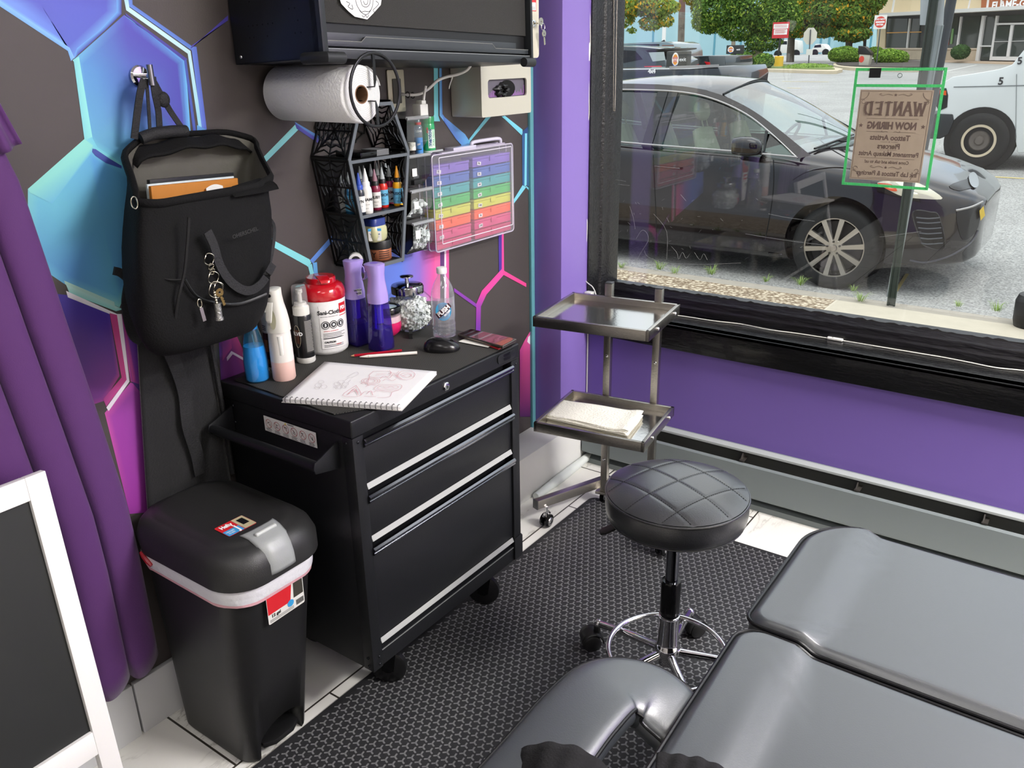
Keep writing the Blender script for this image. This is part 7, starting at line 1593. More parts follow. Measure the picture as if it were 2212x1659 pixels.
a = cam_ang(c); mb = MB(); cyl_patch(mb, c, .0212, a-.05, a+1.1, c.z+.006, c.z+.060, 14); l = mb.build('label', mat('label_mint', '#cfe4d4', .4), t)
def vtext(mb, txt, size, c, r, a, z, bold): return put_text(mb, txt, size, None, bold, warp=lambda x, y: (c[0]+r*math.cos(a-y/r), c[1]+r*math.sin(a-y/r), z+x))
mb = MB(); vtext(mb, 'mentos', .0165, c, .0215, a+.22, c.z+.036, .0005); mb.build('lettering', mat('print_navy'), l, smooth=0)
mb = MB(); vtext(mb, 'PURE FRESH', .0085, c, .0215, a+.80, c.z+.036, .0001); mb.build('small_lettering', mat('gum_green'), l, smooth=0)
mb = MB(); vtext(mb, 'GUM', .007, c, .0215, a-.10, c.z+.058, .0004); mb.build('red_lettering', mat('label_red'), l, smooth=0)
rc_ = thing('rainbow_case', 'clear plastic carrying case filled with rainbow coloured boxes, on the mural', 'case', (.03,-.615,1.026))
ya, yb, za, zb = -.822, -.402, 1.026, 1.322
mb = MB(); o_ = rrect(ya, yb, za, zb, .012, 4)
mb.prism([(.004,)+p for p in o_], (.058,0,0)); mb.build('shell', thin_glass('case_plastic', (.93,.92,.96), opac=.20, ocol=(.84,.80,.86)), rc_, smooth=0)
RIMC = mat('case_rim', '#cfc6da', .15, coat=.8, alpha=.75)
for X in (.005,.033,.061):
    mb = MB(); mb.tube([(X,)+p for p in o_], .0022, 6, closed=True); mb.build('rim', RIMC, rc_)
mb = MB(); mb.tube([(.0625,)+p for p in rrect(ya+.032, yb-.008, za+.022, zb-.010, .003, 2)], .0013, 5, closed=True); mb.build('front_bead', mat('bead_white', '#e2dcea', .2), rc_)
mb = MB(); mb.box(.012,.048,-.70,-.585,zb,zb+.010); mb.box(.020,.060,-.77,-.70,zb,zb+.003); mb.tube(crom([(.03,-.585,zb+.004),(.03,-.58,zb+.016),(.03,-.50,zb+.018),(.03,-.435,zb+.016),(.03,-.428,zb+.002)], 4), .006, 8); mb.build('carry_handle', mat('case_handle', '#c9c4d4', .2, coat=.6), rc_, bevel=.001)
for y in (-.745,-.455):
    mb = MB(); mb.prism([(.02, yy, z) for yy, z in ((y-.02,za),(y+.02,za),(y+.015,za-.009),(y-.015,za-.009))], (.02,0,0)); mb.build('foot', mat('case_handle'), rc_, bevel=.001)
RAIN = ['#7a5fb8','#3f62ac','#2f9c9c','#3fae52','#c6c838','#ee5a2c','#cf3a72','#c22f62']
RN = ['violet','blue','teal','green','yellow','orange','pink','deep pink']
for cI, (yc0, yc1) in enumerate(((ya+.014,-.634),(-.614,yb-.008))):
    for r_ in range(8):
        if r_ == 7 and False: continue
        z1 = zb-.026-.0336*r_-(.0 if cI else .004); z0 = max(z1-.0325, za+.004)
        t = thing('photo_box', 'small translucent %s box in the %s column of the clear case' % (RN[r_], 'left' if cI == 0 else 'right'), 'box', (.03,(yc0+yc1)/2,z0), group='rainbow boxes in the clear case')
        m_ = mat('photobox_%d' % r_, RAIN[r_], .25, coat=.4)
        mb = MB(); mb.box(.008,.054,yc0,yc1,z0,z1-.010); mb.build('tray', m_, t, bevel=.002)
        mb = MB(); mb.box(.007,.0555,yc0-.001,yc1+.001,z1-.0095,z1-.002); mb.build('lid', m_, t, bevel=.002)
        ym = (yc0+yc1)/2; mb = MB(); mb.box(.0555,.0580,ym-.014,ym+.014,z1-.020,z1-.004); mb.build('clasp', m_, t, bevel=.001)
        if r_ < 7:
            lx = yc0+(.012 if cI == 0 else .020); mb = MB(); mb.X = Matrix.Translation((.0562,lx+.010,z0+.010)) @ Matrix.Rotation((r_*37 % 7-3)*.05, 4, 'X'); mb.box(0,.0006,-.010,.010,-.005,.006); s_ = mb.build('sticker', WHITE, t, smooth=0)
            mb = MB(); mb.X = Matrix.Translation((.0569,lx+.010,z0+.0105)) @ Matrix.Rotation((r_*37 % 7-3)*.05, 4, 'X'); put_text(mb, ['7RL','5RL','9M','3RL','14RS','7M','11RL'][r_], .0075, frame((0,0,0),(0,1,0),(0,0,1)), .0003); mb.build('sticker_lettering', INK, s_, smooth=0)
hk = thing('coat_hook', 'chrome wall hook with a round plate and a short upright peg', 'hook', (.0,-1.70,1.55))
mb = MB(); mb.lathe([(0,.002),(.0225,.002),(.0225,.006),(.019,.010),(0,.012)], 32, (0,-1.697,1.571), 'x'); mb.build('wall_plate', CHR, hk)
mb = MB(); mb.cyl((.010,-1.697,1.571),(.062,-1.708,1.572), .005); mb.build('stem', CHR, hk)
mb = MB(); mb.cyl((.064,-1.709,1.553),(.064,-1.709,1.594), .0066, n=24); mb.build('peg', mat('brushed_nickel', '#8f8f96', .3, metal=1), hk)
BAG = mat('bag_canvas', '#0d0d0e', .85, bump=.4, bscale=250, noise=.35, nscale=5, spec=.25); BAGI = mat('bag_lining', '#57554e', .7, bump=.6, bscale=30, noise=.15, nscale=8); WEB = mat('black_webbing')
bp = thing('backpack', 'open black canvas backpack hanging from the chrome hook on the mural', 'backpack', (.12,-1.70,1.0))
RG_ = [(1.000,.060,.150,-1.745,-1.575),(1.010,.035,.200,-1.800,-1.540),(1.035,.025,.228,-1.828,-1.520),(1.09,.022,.240,-1.842,-1.502),(1.16,.022,.240,-1.838,-1.490),(1.23,.022,.232,-1.828,-1.475),(1.275,.022,.222,-1.812,-1.462),(1.305,.022,.212,-1.795,-1.452),(1.320,.022,.206,-1.788,-1.446)]
def bag_ring(k):
    z, xb, xf, yl, yr = RG_[k]; out = []; n = 40
    for q in range(n):
        a = 2*PI*q/n; ca, sa = math.cos(a), math.sin(a); e = .42
        X = (xb+xf)/2+(xf-xb)/2*math.copysign(abs(ca)**e, ca); Y = (yl+yr)/2+(yr-yl)/2*math.copysign(abs(sa)**e, sa)
        tilt = .0
        wob = .004*math.sin(a*3+k)+.003*math.sin(a*7+k*2.3)
        zz = z + (.118*(1-min(1,(X-.02)/.20)) if k == 8 else (.08*(1-min(1,(X-.02)/.20)) if k == 7 else (.04*(1-min(1,(X-.02)/.20)) if k == 6 else 0)))
        out.append(Vector((X+wob*(.5 if X < .05 else 1), Y+wob-.45*(X-.03), zz+(.006*math.sin(a*2+1) if k >= 7 else 0))))
    return out
mb = MB(); rings = [bag_ring(k) for k in range(9)]; loft(mb, rings, True, False); bgo = mb.build('body', BAG, bp, smooth=70, sub=1)
mb = MB(); inn = []
for k in (8,7,6,5): inn.append([Vector(((p.x-.12)*.95+.12, (p.y+1.66)*.965-1.66, p.z-.003)) for p in bag_ring(k)])
loft(mb, inn, False, True); mb.build('lining', BAGI, bp, smooth=70)
rim = bag_ring(8); mb = MB(); mb.tube([p+Vector((0,0,.002)) for p in rim], .0065, 8, closed=True, flat=1.5); mb.build('zip_edge', BAG, bp, smooth=60)
mb = MB(); mb.tube([p+Vector((0,0,.008)) for p in rim], .0018, 6, closed=True); mb.build('zip_teeth', mat('zip_black', '#0a0a0b', .3), bp)
mb = MB()
def hood(u, v):
    y = -1.775+.30*u; x = .026+.035*v; z = 1.410+.030*math.sin(PI*u)**.5-.02*v+.003*math.sin(u*20); return Vector((x+.02*math.sin(PI*u), y, z))
mb.grid(hood, 24, 6); mb.build('rear_flap', BAG, bp, solid=.006, smooth=60)
A_ = [onx(592,392,.2),onx(560,384,.16),onx(500,402,.2),onx(500,420,.215),onx(560,410,.22),onx(597,402,.21)]
mb = MB(); mb.prism(A_, (.010,0,-.006)); mb.build('corner_flap', BAG, bp, bevel=.002)
mb = MB(); mb.tube([(.045,-1.745,1.447),(.050,-1.715,1.455),(.050,-1.67,1.456),(.048,-1.635,1.454)], .013, 12); mb.build('grab_handle', WEB, bp)
def strap(pts, w, name='strap', side=(0,1,0), t=.0025, m=None): mb = MB(); mb.ribbon(crom([tuple(p) for p in pts], 6), w, t, side); return mb.build(name, m or WEB, bp, smooth=50)
strap([onx(312,172,.055),onx(304,195,.055),onx(297,240,.05),onx(290,300,.045)], .016, 'hanging_strap')
strap([onx(316,170,.055),onx(319,205,.055),onx(322,250,.05),onx(324,285,.05)], .007, 'hanging_strap')
strap([onx(330,165,.055),onx(334,200,.06),onx(342,240,.05),onx(345,282,.045)], .014, 'hanging_strap')
strap([onx(330,172,.055),onx(352,212,.05),onx(368,240,.045),onx(392,275,.045)], .013, 'hanging_strap')
mb = MB(); c = onx(353,215,.05); mb.sphere(c, .014, 12, 8, (.6,1.1,1.2)); mb.build('strap_knot', WEB, bp)
f_ = lambda x, y: onx(x, y, .250)
strap([f_(448,500),f_(462,530),f_(476,575),f_(502,612),f_(535,628),f_(565,612),f_(590,570)], .020, 'front_strap', (0,.6,.6))
strap([onx(583,472,.16),onx(592,490,.18),onx(590,530,.2),onx(580,575,.21),onx(555,612,.22)], .008, 'side_strap')
mb = MB(); mb.tube(crom([f_(398,602),f_(425,640),f_(470,655),f_(520,655),f_(575,635)], 6), .0035, 6); mb.build('pocket_zip', mat('zip_black'), bp)
mb = MB(); mb.tube(crom([onx(408,470,.248),onx(405,520,.25),onx(398,590,.252),onx(384,650,.25),onx(372,738,.215)], 6), .003, 6); mb.build('side_seam', mat('seam_black', '#0c0c0d', .8), bp)
mb = MB(); mb.tube(crom([onx(300,545,.18),onx(330,585,.21),onx(360,603,.235),onx(395,604,.25)], 6), .002, 5); mb.build('pocket_seam', mat('seam_black'), bp)
mb = MB(); mb.ribbon(crom([tuple(p) for p in (onx(246,585,.06),onx(262,590,.06),onx(285,610,.06))], 4), .018, .006, (0,.3,1)); mb.ribbon(crom([tuple(p) for p in (onx(280,600,.04),onx(272,660,.04),onx(285,720,.04),onx(305,738,.04))], 5), .020, .004, (0,1,0)); mb.build('shoulder_strap', WEB, bp)
mb = MB(); put_text(mb, 'OHERSCHEL', .012, frame(onx(530,503,.256), (.05,1,.13), (0,-.1,1)), .0002); mb.build('stitched_lettering', mat('stitch_grey', '#2c2c2c', .8), bp, smooth=0)
c = onx(289,438,.19); mb = MB(); mb.tube([c+Vector((.002,.007*math.cos(a),.012*math.sin(a))) for a in [2*PI*k/16 for k in range(16)]], .0014, 6, closed=True); mb.build('zip_pull', NIK, bp)
c = onx(430,655,.258); mb = MB(); mb.tube([c+Vector((.002,.005*math.cos(a),.009*math.sin(a))) for a in [2*PI*k/16 for k in range(16)]], .0012, 6, closed=True); mb.ribbon([c+Vector((.001,.002,-.010)), c+Vector((.001,.006,-.040))], .008, .0015, (0,1,0)); mb.build('zip_pull', NIK, bp)
kr = thing('key_chain', 'bunch of keys and rings on a chain clipped to the backpack handle', 'keys', tuple(onx(465,640,.262)))
def ringp(px, py, r, w=.0011, sq=1.0): c = onx(px, py, .264); mb = MB(); mb.tube([c+Vector((.002*math.sin(3*a), r*math.cos(a)*sq, r*math.sin(a))) for a in [2*PI*k/20 for k in range(20)]], w, 6, closed=True); mb.build('ring', NIK, kr)
ringp(452,560,.012); ringp(456,576,.006,.0012); ringp(458,586,.006,.0012); ringp(461,600,.013); ringp(466,626,.017,.0012); ringp(472,622,.012)
mb = MB(); P0, P1 = onx(463,632,.264), onx(468,654,.264)
for q in range(5): c = P0.lerp(P1, q/4); mb.sphere(c, .0035, 8, 6)
mb.build('chain', NIK, kr)
key(onx(474,632,.266), .25, .9, kr, m=mat('brass', '#a08a50', .3, metal=1));
a, b = onx(469,655,.264), onx(473,685,.264); mb = MB(); mb.cyl(a, b, .0075, n=14); mb.cyl(b, b+(b-a).normalized()*.006, .0095, n=14); mb.build('charm', mat('pewter', '#a4a5a2', .35, metal=.9, bump=.6, bscale=200), kr)
def slab_in_bag(name, px, th, m, lab, cat, X0, dz):
    P = [onx(x, y, X0) for x, y in px]; top = P[0].lerp(P[1], .5); mb = MB(); d = Vector((-.03,0,-.25)); mb.hexa([P[0]+d,P[1]+d,P[1]+d+Vector((th,0,0)),P[0]+d+Vector((th,0,0)),P[0],P[1],P[1]+Vector((th,0,0)),P[0]+Vector((th,0,0))])
    t = thing(name, lab, cat, tuple(P[0]+d)); mb.build('slab', m, t, bevel=.0015, seg=2); return t
slab_in_bag('laptop', ((316,388),(498,372)), .012, mat('laptop_dark', '#26282a', .3), 'thin dark laptop standing in the open backpack behind the envelope', 'laptop', .075, 0)
slab_in_bag('magazine', ((314,398),(502,380)), .006, mat('magazine_pale', '#c9d6da', .6, noise=.3, nscale=30), 'pale magazine standing between the laptop and the tan envelope', 'magazine', .095, 0)
t = slab_in_bag('padded_envelope', ((320,402),(508,384)), .010, mat('kraft_orange', '#b8762a', .65, bump=.5, bscale=30), 'orange-brown padded envelope sticking out of the open backpack', 'envelope', .112, 0)
p = onx(464,408,.126); mb = MB(); mb.grid(lambda u, v: Vector((p.x, p.y-.022+.044*u, p.z-.016+v*(.020+.006*math.sin(PI*u)))), 8, 3); mb.build('white_sticker', WHITE, t, smooth=0)
# ================================================================ THINGS ON THE TOOL CHEST
TZ = .8524
def at_top(px, py, r=0.0):
    p = onz(px, py, TZ); d = Vector((p.x-CAM.x, p.y-CAM.y, 0)).normalized(); return Vector((p.x+d.x*r, p.y+d.y*r, TZ))
def lathe_part(t, name, prof, c, m, n=32, sq=None, cap=True, smooth=40, parent=None):
    mb = MB(); mb.lathe(prof, n, c, sq=sq, cap=cap); return mb.build(name, m, parent or t, smooth=smooth)
c = at_top(559,829,.029); t = thing('blue_spray_bottle', 'clear bottle of bright blue liquid with blue tape round its neck, under the backpack', 'bottle', c)
BLB = thin_glass('blue_bottle_plastic', (.35,.72,.88), opac=.15, ocol=(.2,.6,.85))
lathe_part(t, 'bottle_body', [(.001,.001),(.026,.001),(.0295,.005),(.0300,.050),(.027,.085),(.021,.115),(.0155,.135),(.014,.142)], c, BLB, cap=False)
lathe_part(t, 'liquid', [(0,.003),(.025,.003),(.0282,.007),(.0287,.050),(.0262,.082),(.0245,.092),(0,.092)], c, mat('blue_liquid', '#35b0ee', .08, coat=.5))
lathe_part(t, 'tape_band', [(.0145,.134),(.0152,.136),(.0150,.150),(.0142,.153)], c, mat('tape_blue', '#1585cc', .5, bump=.5, bscale=80), cap=False)
lathe_part(t, 'neck', [(.0125,.142),(.0125,.152),(.010,.154),(0,.155)], c, mat('tape_blue'))
mb = MB(); cyl_text(mb, 'SAN', .010, c, .0156, cam_ang(c)+.35, c.z+.144, .0006); mb.build('tape_lettering', mat('print_navy'), t, smooth=0)
mb = MB(); mb.tube([c+Vector((0,.0,.12)), c+Vector((.002,.003,.06)), c+Vector((.010,.010,.006))], .0015, 6); mb.build('dip_tube', thin_glass('tube_clear', (.8,.95,1), opac=.3, ocol=(.6,.9,1)), t)
c = at_top(606,800,.030); t = thing('lotion_bottle', 'white-topped bottle with a black and gold label, hidden behind the mist bottle', 'bottle', c)
lathe_part(t, 'bottle_body', [(0,0),(.030,0),(.0325,.004),(.0325,.145),(.029,.155),(.014,.160),(0,.161)], c, mat('bottle_white', '#d6d5cf', .35))
mb = MB(); a = cam_ang(c); cyl_patch(mb, c, .0329, a-1.6, a+1.6, c.z+.008, c.z+.100, 20); l = mb.build('label', mat('label_black', '#16130f', .4), t)
mb = MB(); cyl_patch(mb, c, .0332, a-1.25, a-.75, c.z+.050, c.z+.082, 8); cyl_patch(mb, c, .0332, a-1.2, a-.8, c.z+.018, c.z+.030, 8); mb.build('gold_print', mat('print_gold', '#8c6f34', .35, metal=.5), l)
mb = MB();
for q in range(3): cyl_patch(mb, c, .0332, a-1.3, a-.8, c.z+.108+q*.005, c.z+.110+q*.005, 8)
mb.build('small_print', INK, t)
c = at_top(616,825,.0285); t = thing('mist_bottle', 'white trigger mist bottle with a frosted base holding pale pink liquid', 'spray bottle', c)
FRO = mat('frosted_body', '#d8d4cf', .35); a = cam_ang(c)
lathe_part(t, 'liquid_fill', [(0,0),(.0265,0),(.0285,.004),(.0287,.050)], c, mat('frosted_pink', '#e2bcb2', .35))
lathe_part(t, 'bottle_body', [(.0287,.050),(.0284,.085),(.0270,.125),(.0265,.128),(0,.129)], c, FRO, cap=False)
mb = MB(); rr_ = []
hd = Vector((math.cos(a-.45), math.sin(a-.45), 0)); hs = Vector((-hd.y, hd.x, 0))
for z, w, dft, f0 in ((.126,.0275,.0275,0),(.150,.0265,.0260,0),(.175,.0225,.0235,.000),(.195,.0185,.022,.002),(.215,.0165,.022,.004),(.232,.0165,.024,.006),(.2335,.014,.021,.006)):
    rr_.append([c+Vector((0,0,z))+hd*(f0+dft*math.copysign(abs(math.cos(b))**.75, math.cos(b)))+hs*(w*math.copysign(abs(math.sin(b))**.75, math.sin(b))) for b in [2*PI*q/28 for q in range(28)]])
loft(mb, rr_); hd_ = mb.build('spray_head', mat('head_white', '#d9d7cf', .3), t, smooth=60)
mb = MB(); cc = c+hd*.029+Vector((0,0,.221)); mb.cyl(cc-hd*.004, cc+hd*.002, .0042, n=16); mb.build('nozzle', BLP, hd_)
mb = MB(); mb.ribbon([c+hd*.030+Vector((0,0,.205)), c+hd*.038+Vector((0,0,.190)), c+hd*.046+Vector((0,0,.165)), c+hd*.044+Vector((0,0,.158))], [.014,.016,.014,.009], .004, hs); mb.build('trigger', mat('head_white'), hd_, bevel=.0015)
mb = MB(); cc = c+hd*.0235+Vector((0,0,.160)); mb.poly([cc+hs*(.0085*math.cos(b))+Vector((0,0,.024*math.sin(b)))+hd*(.0035-.06*(.024*math.sin(b))) for b in [2*PI*q/24 for q in range(24)]]); mb.build('grip_hollow', mat('hollow_cream', '#b9b79b', .5), hd_, smooth=0)
mb = MB(); a2 = a; mb.lathe([(.006,.065),(.009,.070),(.009,.118)], 16, c+Vector((math.cos(a2),math.sin(a2),0))*.0205); mb.build('inner_pump', mat('pump_pale', '#e6e6e0', .4), t)
c = at_top(663,786,.0235); t = thing('foam_soap_bottle', 'black foaming soap bottle with white pump and clear cap, beside the wipes tub', 'bottle', c)
lathe_part(t, 'base_ring', [(0,0),(.0225,0),(.0245,.003),(.0245,.016)], c, mat('bottle_white'))
lathe_part(t, 'bottle_body', [(.0247,.016),(.0247,.126),(.023,.130),(0,.131)], c, mat('soap_black', '#121214', .3, coat=.3), cap=False)
lathe_part(t, 'collar', [(.0215,.128),(.0215,.150),(.017,.154),(.015,.162),(0,.163)], c, mat('head_white'))
lathe_part(t, 'pump_stem', [(.006,.160),(.006,.185),(.0085,.187),(.0085,.196),(0,.197)], c, mat('head_white'), n=18)
mb = MB(); mb.beam(c+Vector((0,0,.192)), c+Vector((.018*math.cos(a),.018*math.sin(a),.190)), .008, .006); mb.build('pump_spout', mat('head_white'), t, bevel=.001)
lathe_part(t, 'clear_cap', [(.0205,.156),(.0190,.200),(.017,.206),(0,.207)], c, thin_glass('cap_clear', (.9,.9,.9), opac=.18, ocol=(.85,.85,.87)), cap=False)
a = cam_ang(c); mb = MB(); cyl_patch(mb, c, .0250, a+.15, a+1.15, c.z+.030, c.z+.118, 12); l = mb.build('text_panel', mat('panel_grey', '#3b3a38', .5), t)
mb = MB()
for q in range(22): cyl_patch(mb, c, .0252, a+.2, a+1.1-(q*37 % 5)*.03, c.z+.034+q*.0038, c.z+.0356+q*.0038, 8)
mb.build('fine_print', mat('print_grey', '#9a9894', .6), l)
mb = MB(); [mb.tube([(c.x+.0250*math.cos(a-.75+.4*k*math.cos(b)), c.y+.0250*math.sin(a-.75+.4*k*math.cos(b)), c.z+.075+.030*k*math.sin(b)) for b in [2*PI*q/30 for q in range(30)]], .0004, 4, closed=True) for k in (1.0,)]; mb.build('oval_border', mat('border_cream', '#c9bda0', .5), t)
mb = MB(); cyl_patch(mb, c, .0250, a-1.0, a-.5, c.z+.055, c.z+.093, 10); mb.build('oval_picture', mat('picture_brown', '#5a3526', .5, noise=.5, nscale=90), t)
mb = MB(); cyl_text(mb, 'BLVD', .013, c, .0254, a-.72, c.z+.082, .0006); mb.build('lettering', mat('print_white'), t, smooth=0)
c = at_top(709,769,.060); R_ = .0585; t = thing('wipes_tub', 'big white tub of disinfecting wipes with a red domed lid', 'tub', c)
lathe_part(t, 'tub_body', [(0,0),(.050,0),(.057,.006),(R_,.012),(.0595,.100),(.060,.150),(.0585,.156)], c, mat('tub_white', '#dcdcda', .4, bump=.15, bscale=150), 48)
lathe_part(t, 'lid', [(.0610,.150),(.0625,.153),(.0620,.170),(.056,.184),(.046,.190),(.040,.192),(.0395,.203),(.037,.206),(0,.207)], c, mat('lid_red', '#b3121f', .15, coat=.6), 48)
a = cam_ang(c); hd = Vector((math.cos(a+.25), math.sin(a+.25), 0)); mb = MB(); mb.ribbon([c+Vector((0,0,.2075))-hd*.01, c+Vector((0,0,.209))+hd*.020, c+Vector((0,0,.203))+hd*.043, c+Vector((0,0,.196))+hd*.047], [.026,.030,.028,.022], .003, (-hd.y, hd.x, 0)); mb.build('flip_tab', mat('lid_red'), t, bevel=.001)
mb = MB(); cyl_patch(mb, c, .0601, a-.22, a+1.25, c.z+.020, c.z+.140, 24, .0605); l = mb.build('label', mat('label_white2', '#e4e3e1', .45), t)
Rl = .0612
mb = MB(); cyl_patch(mb, c, Rl, a+.72, a+1.2, c.z+.113, c.z+.140, 10); cyl_patch(mb, c, Rl, a+.72, a+1.2, c.z+.106, c.z+.108, 10); cyl_text(mb, 'GENERAL GUIDELINES', .0042, c, Rl, a+.25, c.z+.069, 0); cyl_text(mb, 'HAZARD', .004, c, Rl, a+.55, c.z+.030, .0001); mb.build('red_print', mat('label_red'), l)
mb = MB(); cyl_text(mb, 'PDI', .013, c, Rl+.0003, a+.95, c.z+.126, .0008); mb.build('white_lettering', mat('print_white'), l, smooth=0)
mb = MB(); cyl_text(mb, 'Sani-Cloth', .0150, c, Rl, a+.24, c.z+.120, .0005); cyl_text(mb, 'GERMICIDAL DISPOSABLE WIPE', .0035, c, Rl, a+.22, c.z+.109, 0); cyl_text(mb, 'CAUTION', .0068, c, Rl, a+.16, c.z+.038, .0004)
for q in range(4): cyl_patch(mb, c, Rl, a-.12, a+.95-(q % 2)*.2, c.z+.062-q*.0042, c.z+.0632-q*.0042, 12)
for q in range(3): cyl_patch(mb, c, Rl, a-.12, a+.85-(q % 2)*.2, c.z+.048-q*.0042+.0, c.z+.0492-q*.0042, 12) if q == 0 else cyl_patch(mb, c, Rl, a-.12, a+.8, c.z+.034-q*.0042, c.z+.0352-q*.0042, 12)
for k in range(3):
    b0 = a+.02+k*.36;
    mb.tube([(c.x+Rl*math.cos(b0+.17*math.cos(b)), c.y+Rl*math.sin(b0+.17*math.cos(b)), c.z+.086+.0102*math.sin(b)) for b in [2*PI*q/26 for q in range(26)]], .0009, 4, closed=True)
    vs = [(c.x+Rl*math.cos(b0+.12*math.cos(b)), c.y+Rl*math.sin(b0+.12*math.cos(b)), c.z+.086+.0072*math.sin(b)) for b in [2*PI*q/20 for q in range(20)]]; mb.poly(vs)
mb.build('black_print', INK, l, smooth=0)
mb = MB(); cyl_text(mb, '3', .010, c, Rl+.0006, a+.02, c.z+.086, .0006); cyl_patch(mb, c, Rl+.0005, a+.33, a+.43, c.z+.083, c.z+.089, 4); cyl_patch(mb, c, Rl+.0005, a+.70, a+.78, c.z+.082, c.z+.090, 4); mb.build('pictogram', mat('print_white'), l, smooth=0)
LAV = mat('lavender_plastic', '#a48fd6', .25, coat=.4); VIO = thin_glass('violet_bottle', (.30,.18,.75), opac=.12, ocol=(.25,.15,.7)); VIL = mat('violet_liquid', '#2a1670', .1, coat=.6)
def lav_sprayer(px, py, lab, turn, sticker):
    c = at_top(px, py, .025); a = cam_ang(c)+turn; t = thing('lavender_sprayer', lab, 'spray bottle', c, group=None)
    hd = Vector((math.cos(a), math.sin(a), 0)); hs = Vector((-hd.y, hd.x, 0))
    def ring(z, w, d, e, off=0): return [c+Vector((0,0,z))+hd*(off+d*math.copysign(abs(math.cos(b))**e, math.cos(b)))+hs*(w*math.copysign(abs(math.sin(b))**e, math.sin(b))) for b in [2*PI*q/32+PI/32 for q in range(32)]]
    mb = MB(); loft(mb, [ring(z, w, w, e) for z, w, e in ((0,.026,.35),(.004,.0285,.35),(.02,.0285,.35),(.09,.0255,.40),(.130,.0240,.5),(.138,.0235,.6))], True, False); mb.build('bottle_body', VIO, t, smooth=50)
    mb = MB(); loft(mb, [ring(z, w, w, e) for z, w, e in ((.003,.0240,.35),(.02,.0265,.35),(.062,.0245,.38),(.064,.0243,.4))]); mb.build('liquid', VIL, t, smooth=50)
    mb = MB(); mb.lathe([(.0,.075),(.0115,.076),(.0118,.135)], 20, c, cap=False); mb.build('pump_tube', mat('lavender_deep', '#7c63cf', .3), t)
    mb = MB(); mb.tube([c+hs*.012+Vector((0,0,.13)), c+hs*.016+Vector((0,0,.08)), c+hs*.020+Vector((0,0,.01))], .0028, 8); mb.build('dip_tube', mat('tube_violet', '#5540c4', .3), t)
    mb = MB(); loft(mb, [ring(z, w, d, .8, o) for z, w, d, o in ((.134,.0262,.0262,0),(.150,.0265,.0265,0),(.175,.0235,.0240,0),(.195,.0205,.0215,0),(.212,.0205,.0225,.001),(.228,.0235,.026,.003),(.2375,.0245,.0275,.004),(.2395,.0205,.0235,.004),(.2400,.0185,.0205,.004))]); h = mb.build('spray_head', LAV, t, smooth=50)
    mb = MB(); mb.ribbon(crom([c+hd*.024+Vector((0,0,.222)), c+hd*.033+Vector((0,0,.212)), c+hd*.036+Vector((0,0,.198)), c+hd*.046+Vector((0,0,.190))], 5), .013, .003, hs); mb.build('trigger', LAV, h, bevel=.001)
    mb = MB(); mb.poly([c+hd*(.004+.012*math.cos(b))+hs*.010*math.sin(b)+Vector((0,0,.2403)) for b in [2*PI*q/24 for q in range(24)]]); mb.build('top_mark', mat('lavender_deep'), h, smooth=0)
    if sticker:
        ac = cam_ang(c); mb = MB(); cyl_patch(mb, c, .0272, ac-.05, ac+.80, c.z+.146, c.z+.163, 8, .0262); l = mb.build('sticker', WHITE, t)
        mb = MB(); cyl_text(mb, 'WITCH', .0068, c, .0274, ac+.36, c.z+.159, .0003); cyl_text(mb, 'HAZEL', .0068, c, .0276, ac+.36, c.z+.151, .0003); mb.build('sticker_lettering', INK, l, smooth=0)
lav_sprayer(776,748,'lavender-headed sprayer with a small white handwritten sticker, next to the wipes tub', 2.2, True)
lav_sprayer(825,760,'lavender-headed sprayer without a sticker, standing in front of the pink jar', -2.3, False)
c = at_top(839,733,.042); t = thing('pink_jar', 'round glass jar of hot pink jelly with a black-rimmed lid, behind the sprayer', 'jar', c)
lathe_part(t, 'contents', [(0,.003),(.026,.003),(.037,.014),(.0415,.030),(.040,.043),(0,.043)], c, mat('hot_pink', '#e0206a', .25, coat=.5))
lathe_part(t, 'upper_contents', [(.0,.0435),(.040,.0435),(.038,.060),(0,.060)], c, mat('pale_pink', '#d9b9bf', .3))
lathe_part(t, 'glass', [(.027,.001),(.039,.013),(.0438,.030),(.0420,.050),(.038,.066),(.0375,.070)], c, thin_glass('jar_glass', (.95,.95,.95)), cap=False)
lathe_part(t, 'lid_rim', [(.0385,.068),(.0420,.070),(.0425,.082),(.0400,.086),(.033,.087),(.031,.084)], c, BLPG, cap=False)
lathe_part(t, 'lid_window', [(0,.0865),(.018,.086),(.033,.0835)], c, mat('lid_pale', '#a9bcb8', .12, coat=.6), cap=False)
c = at_top(886,722,.068); t = thing('cap_jar', 'large clear glass jar with a chrome knobbed lid', 'jar', c)
lathe_part(t, 'glass', [(.001,.001),(.045,.001),(.056,.010),(.064,.030),(.065,.060),(.060,.088),(.047,.104),(.043,.108)], c, thin_glass('jar_glass'), 48, sq=3.2, cap=False)
lathe_part(t, 'lid', [(.040,.106),(.0475,.107),(.0480,.126),(.0455,.130),(.020,.133),(0,.134)], c, mat('lid_chrome_dark', '#8f9092', .08, metal=1), 48)
lathe_part(t, 'knob', [(.006,.133),(.0055,.148),(.009,.151),(.0195,.153),(.0195,.156),(.012,.1575),(0,.158)], c, CHR, 28)
rnd = random.Random(8); mb = MB(); mb.lathe([(0,.004),(.036,.005),(.044,.02),(.046,.06),(.040,.082),(0,.088)], 24, c, sq=3.2)
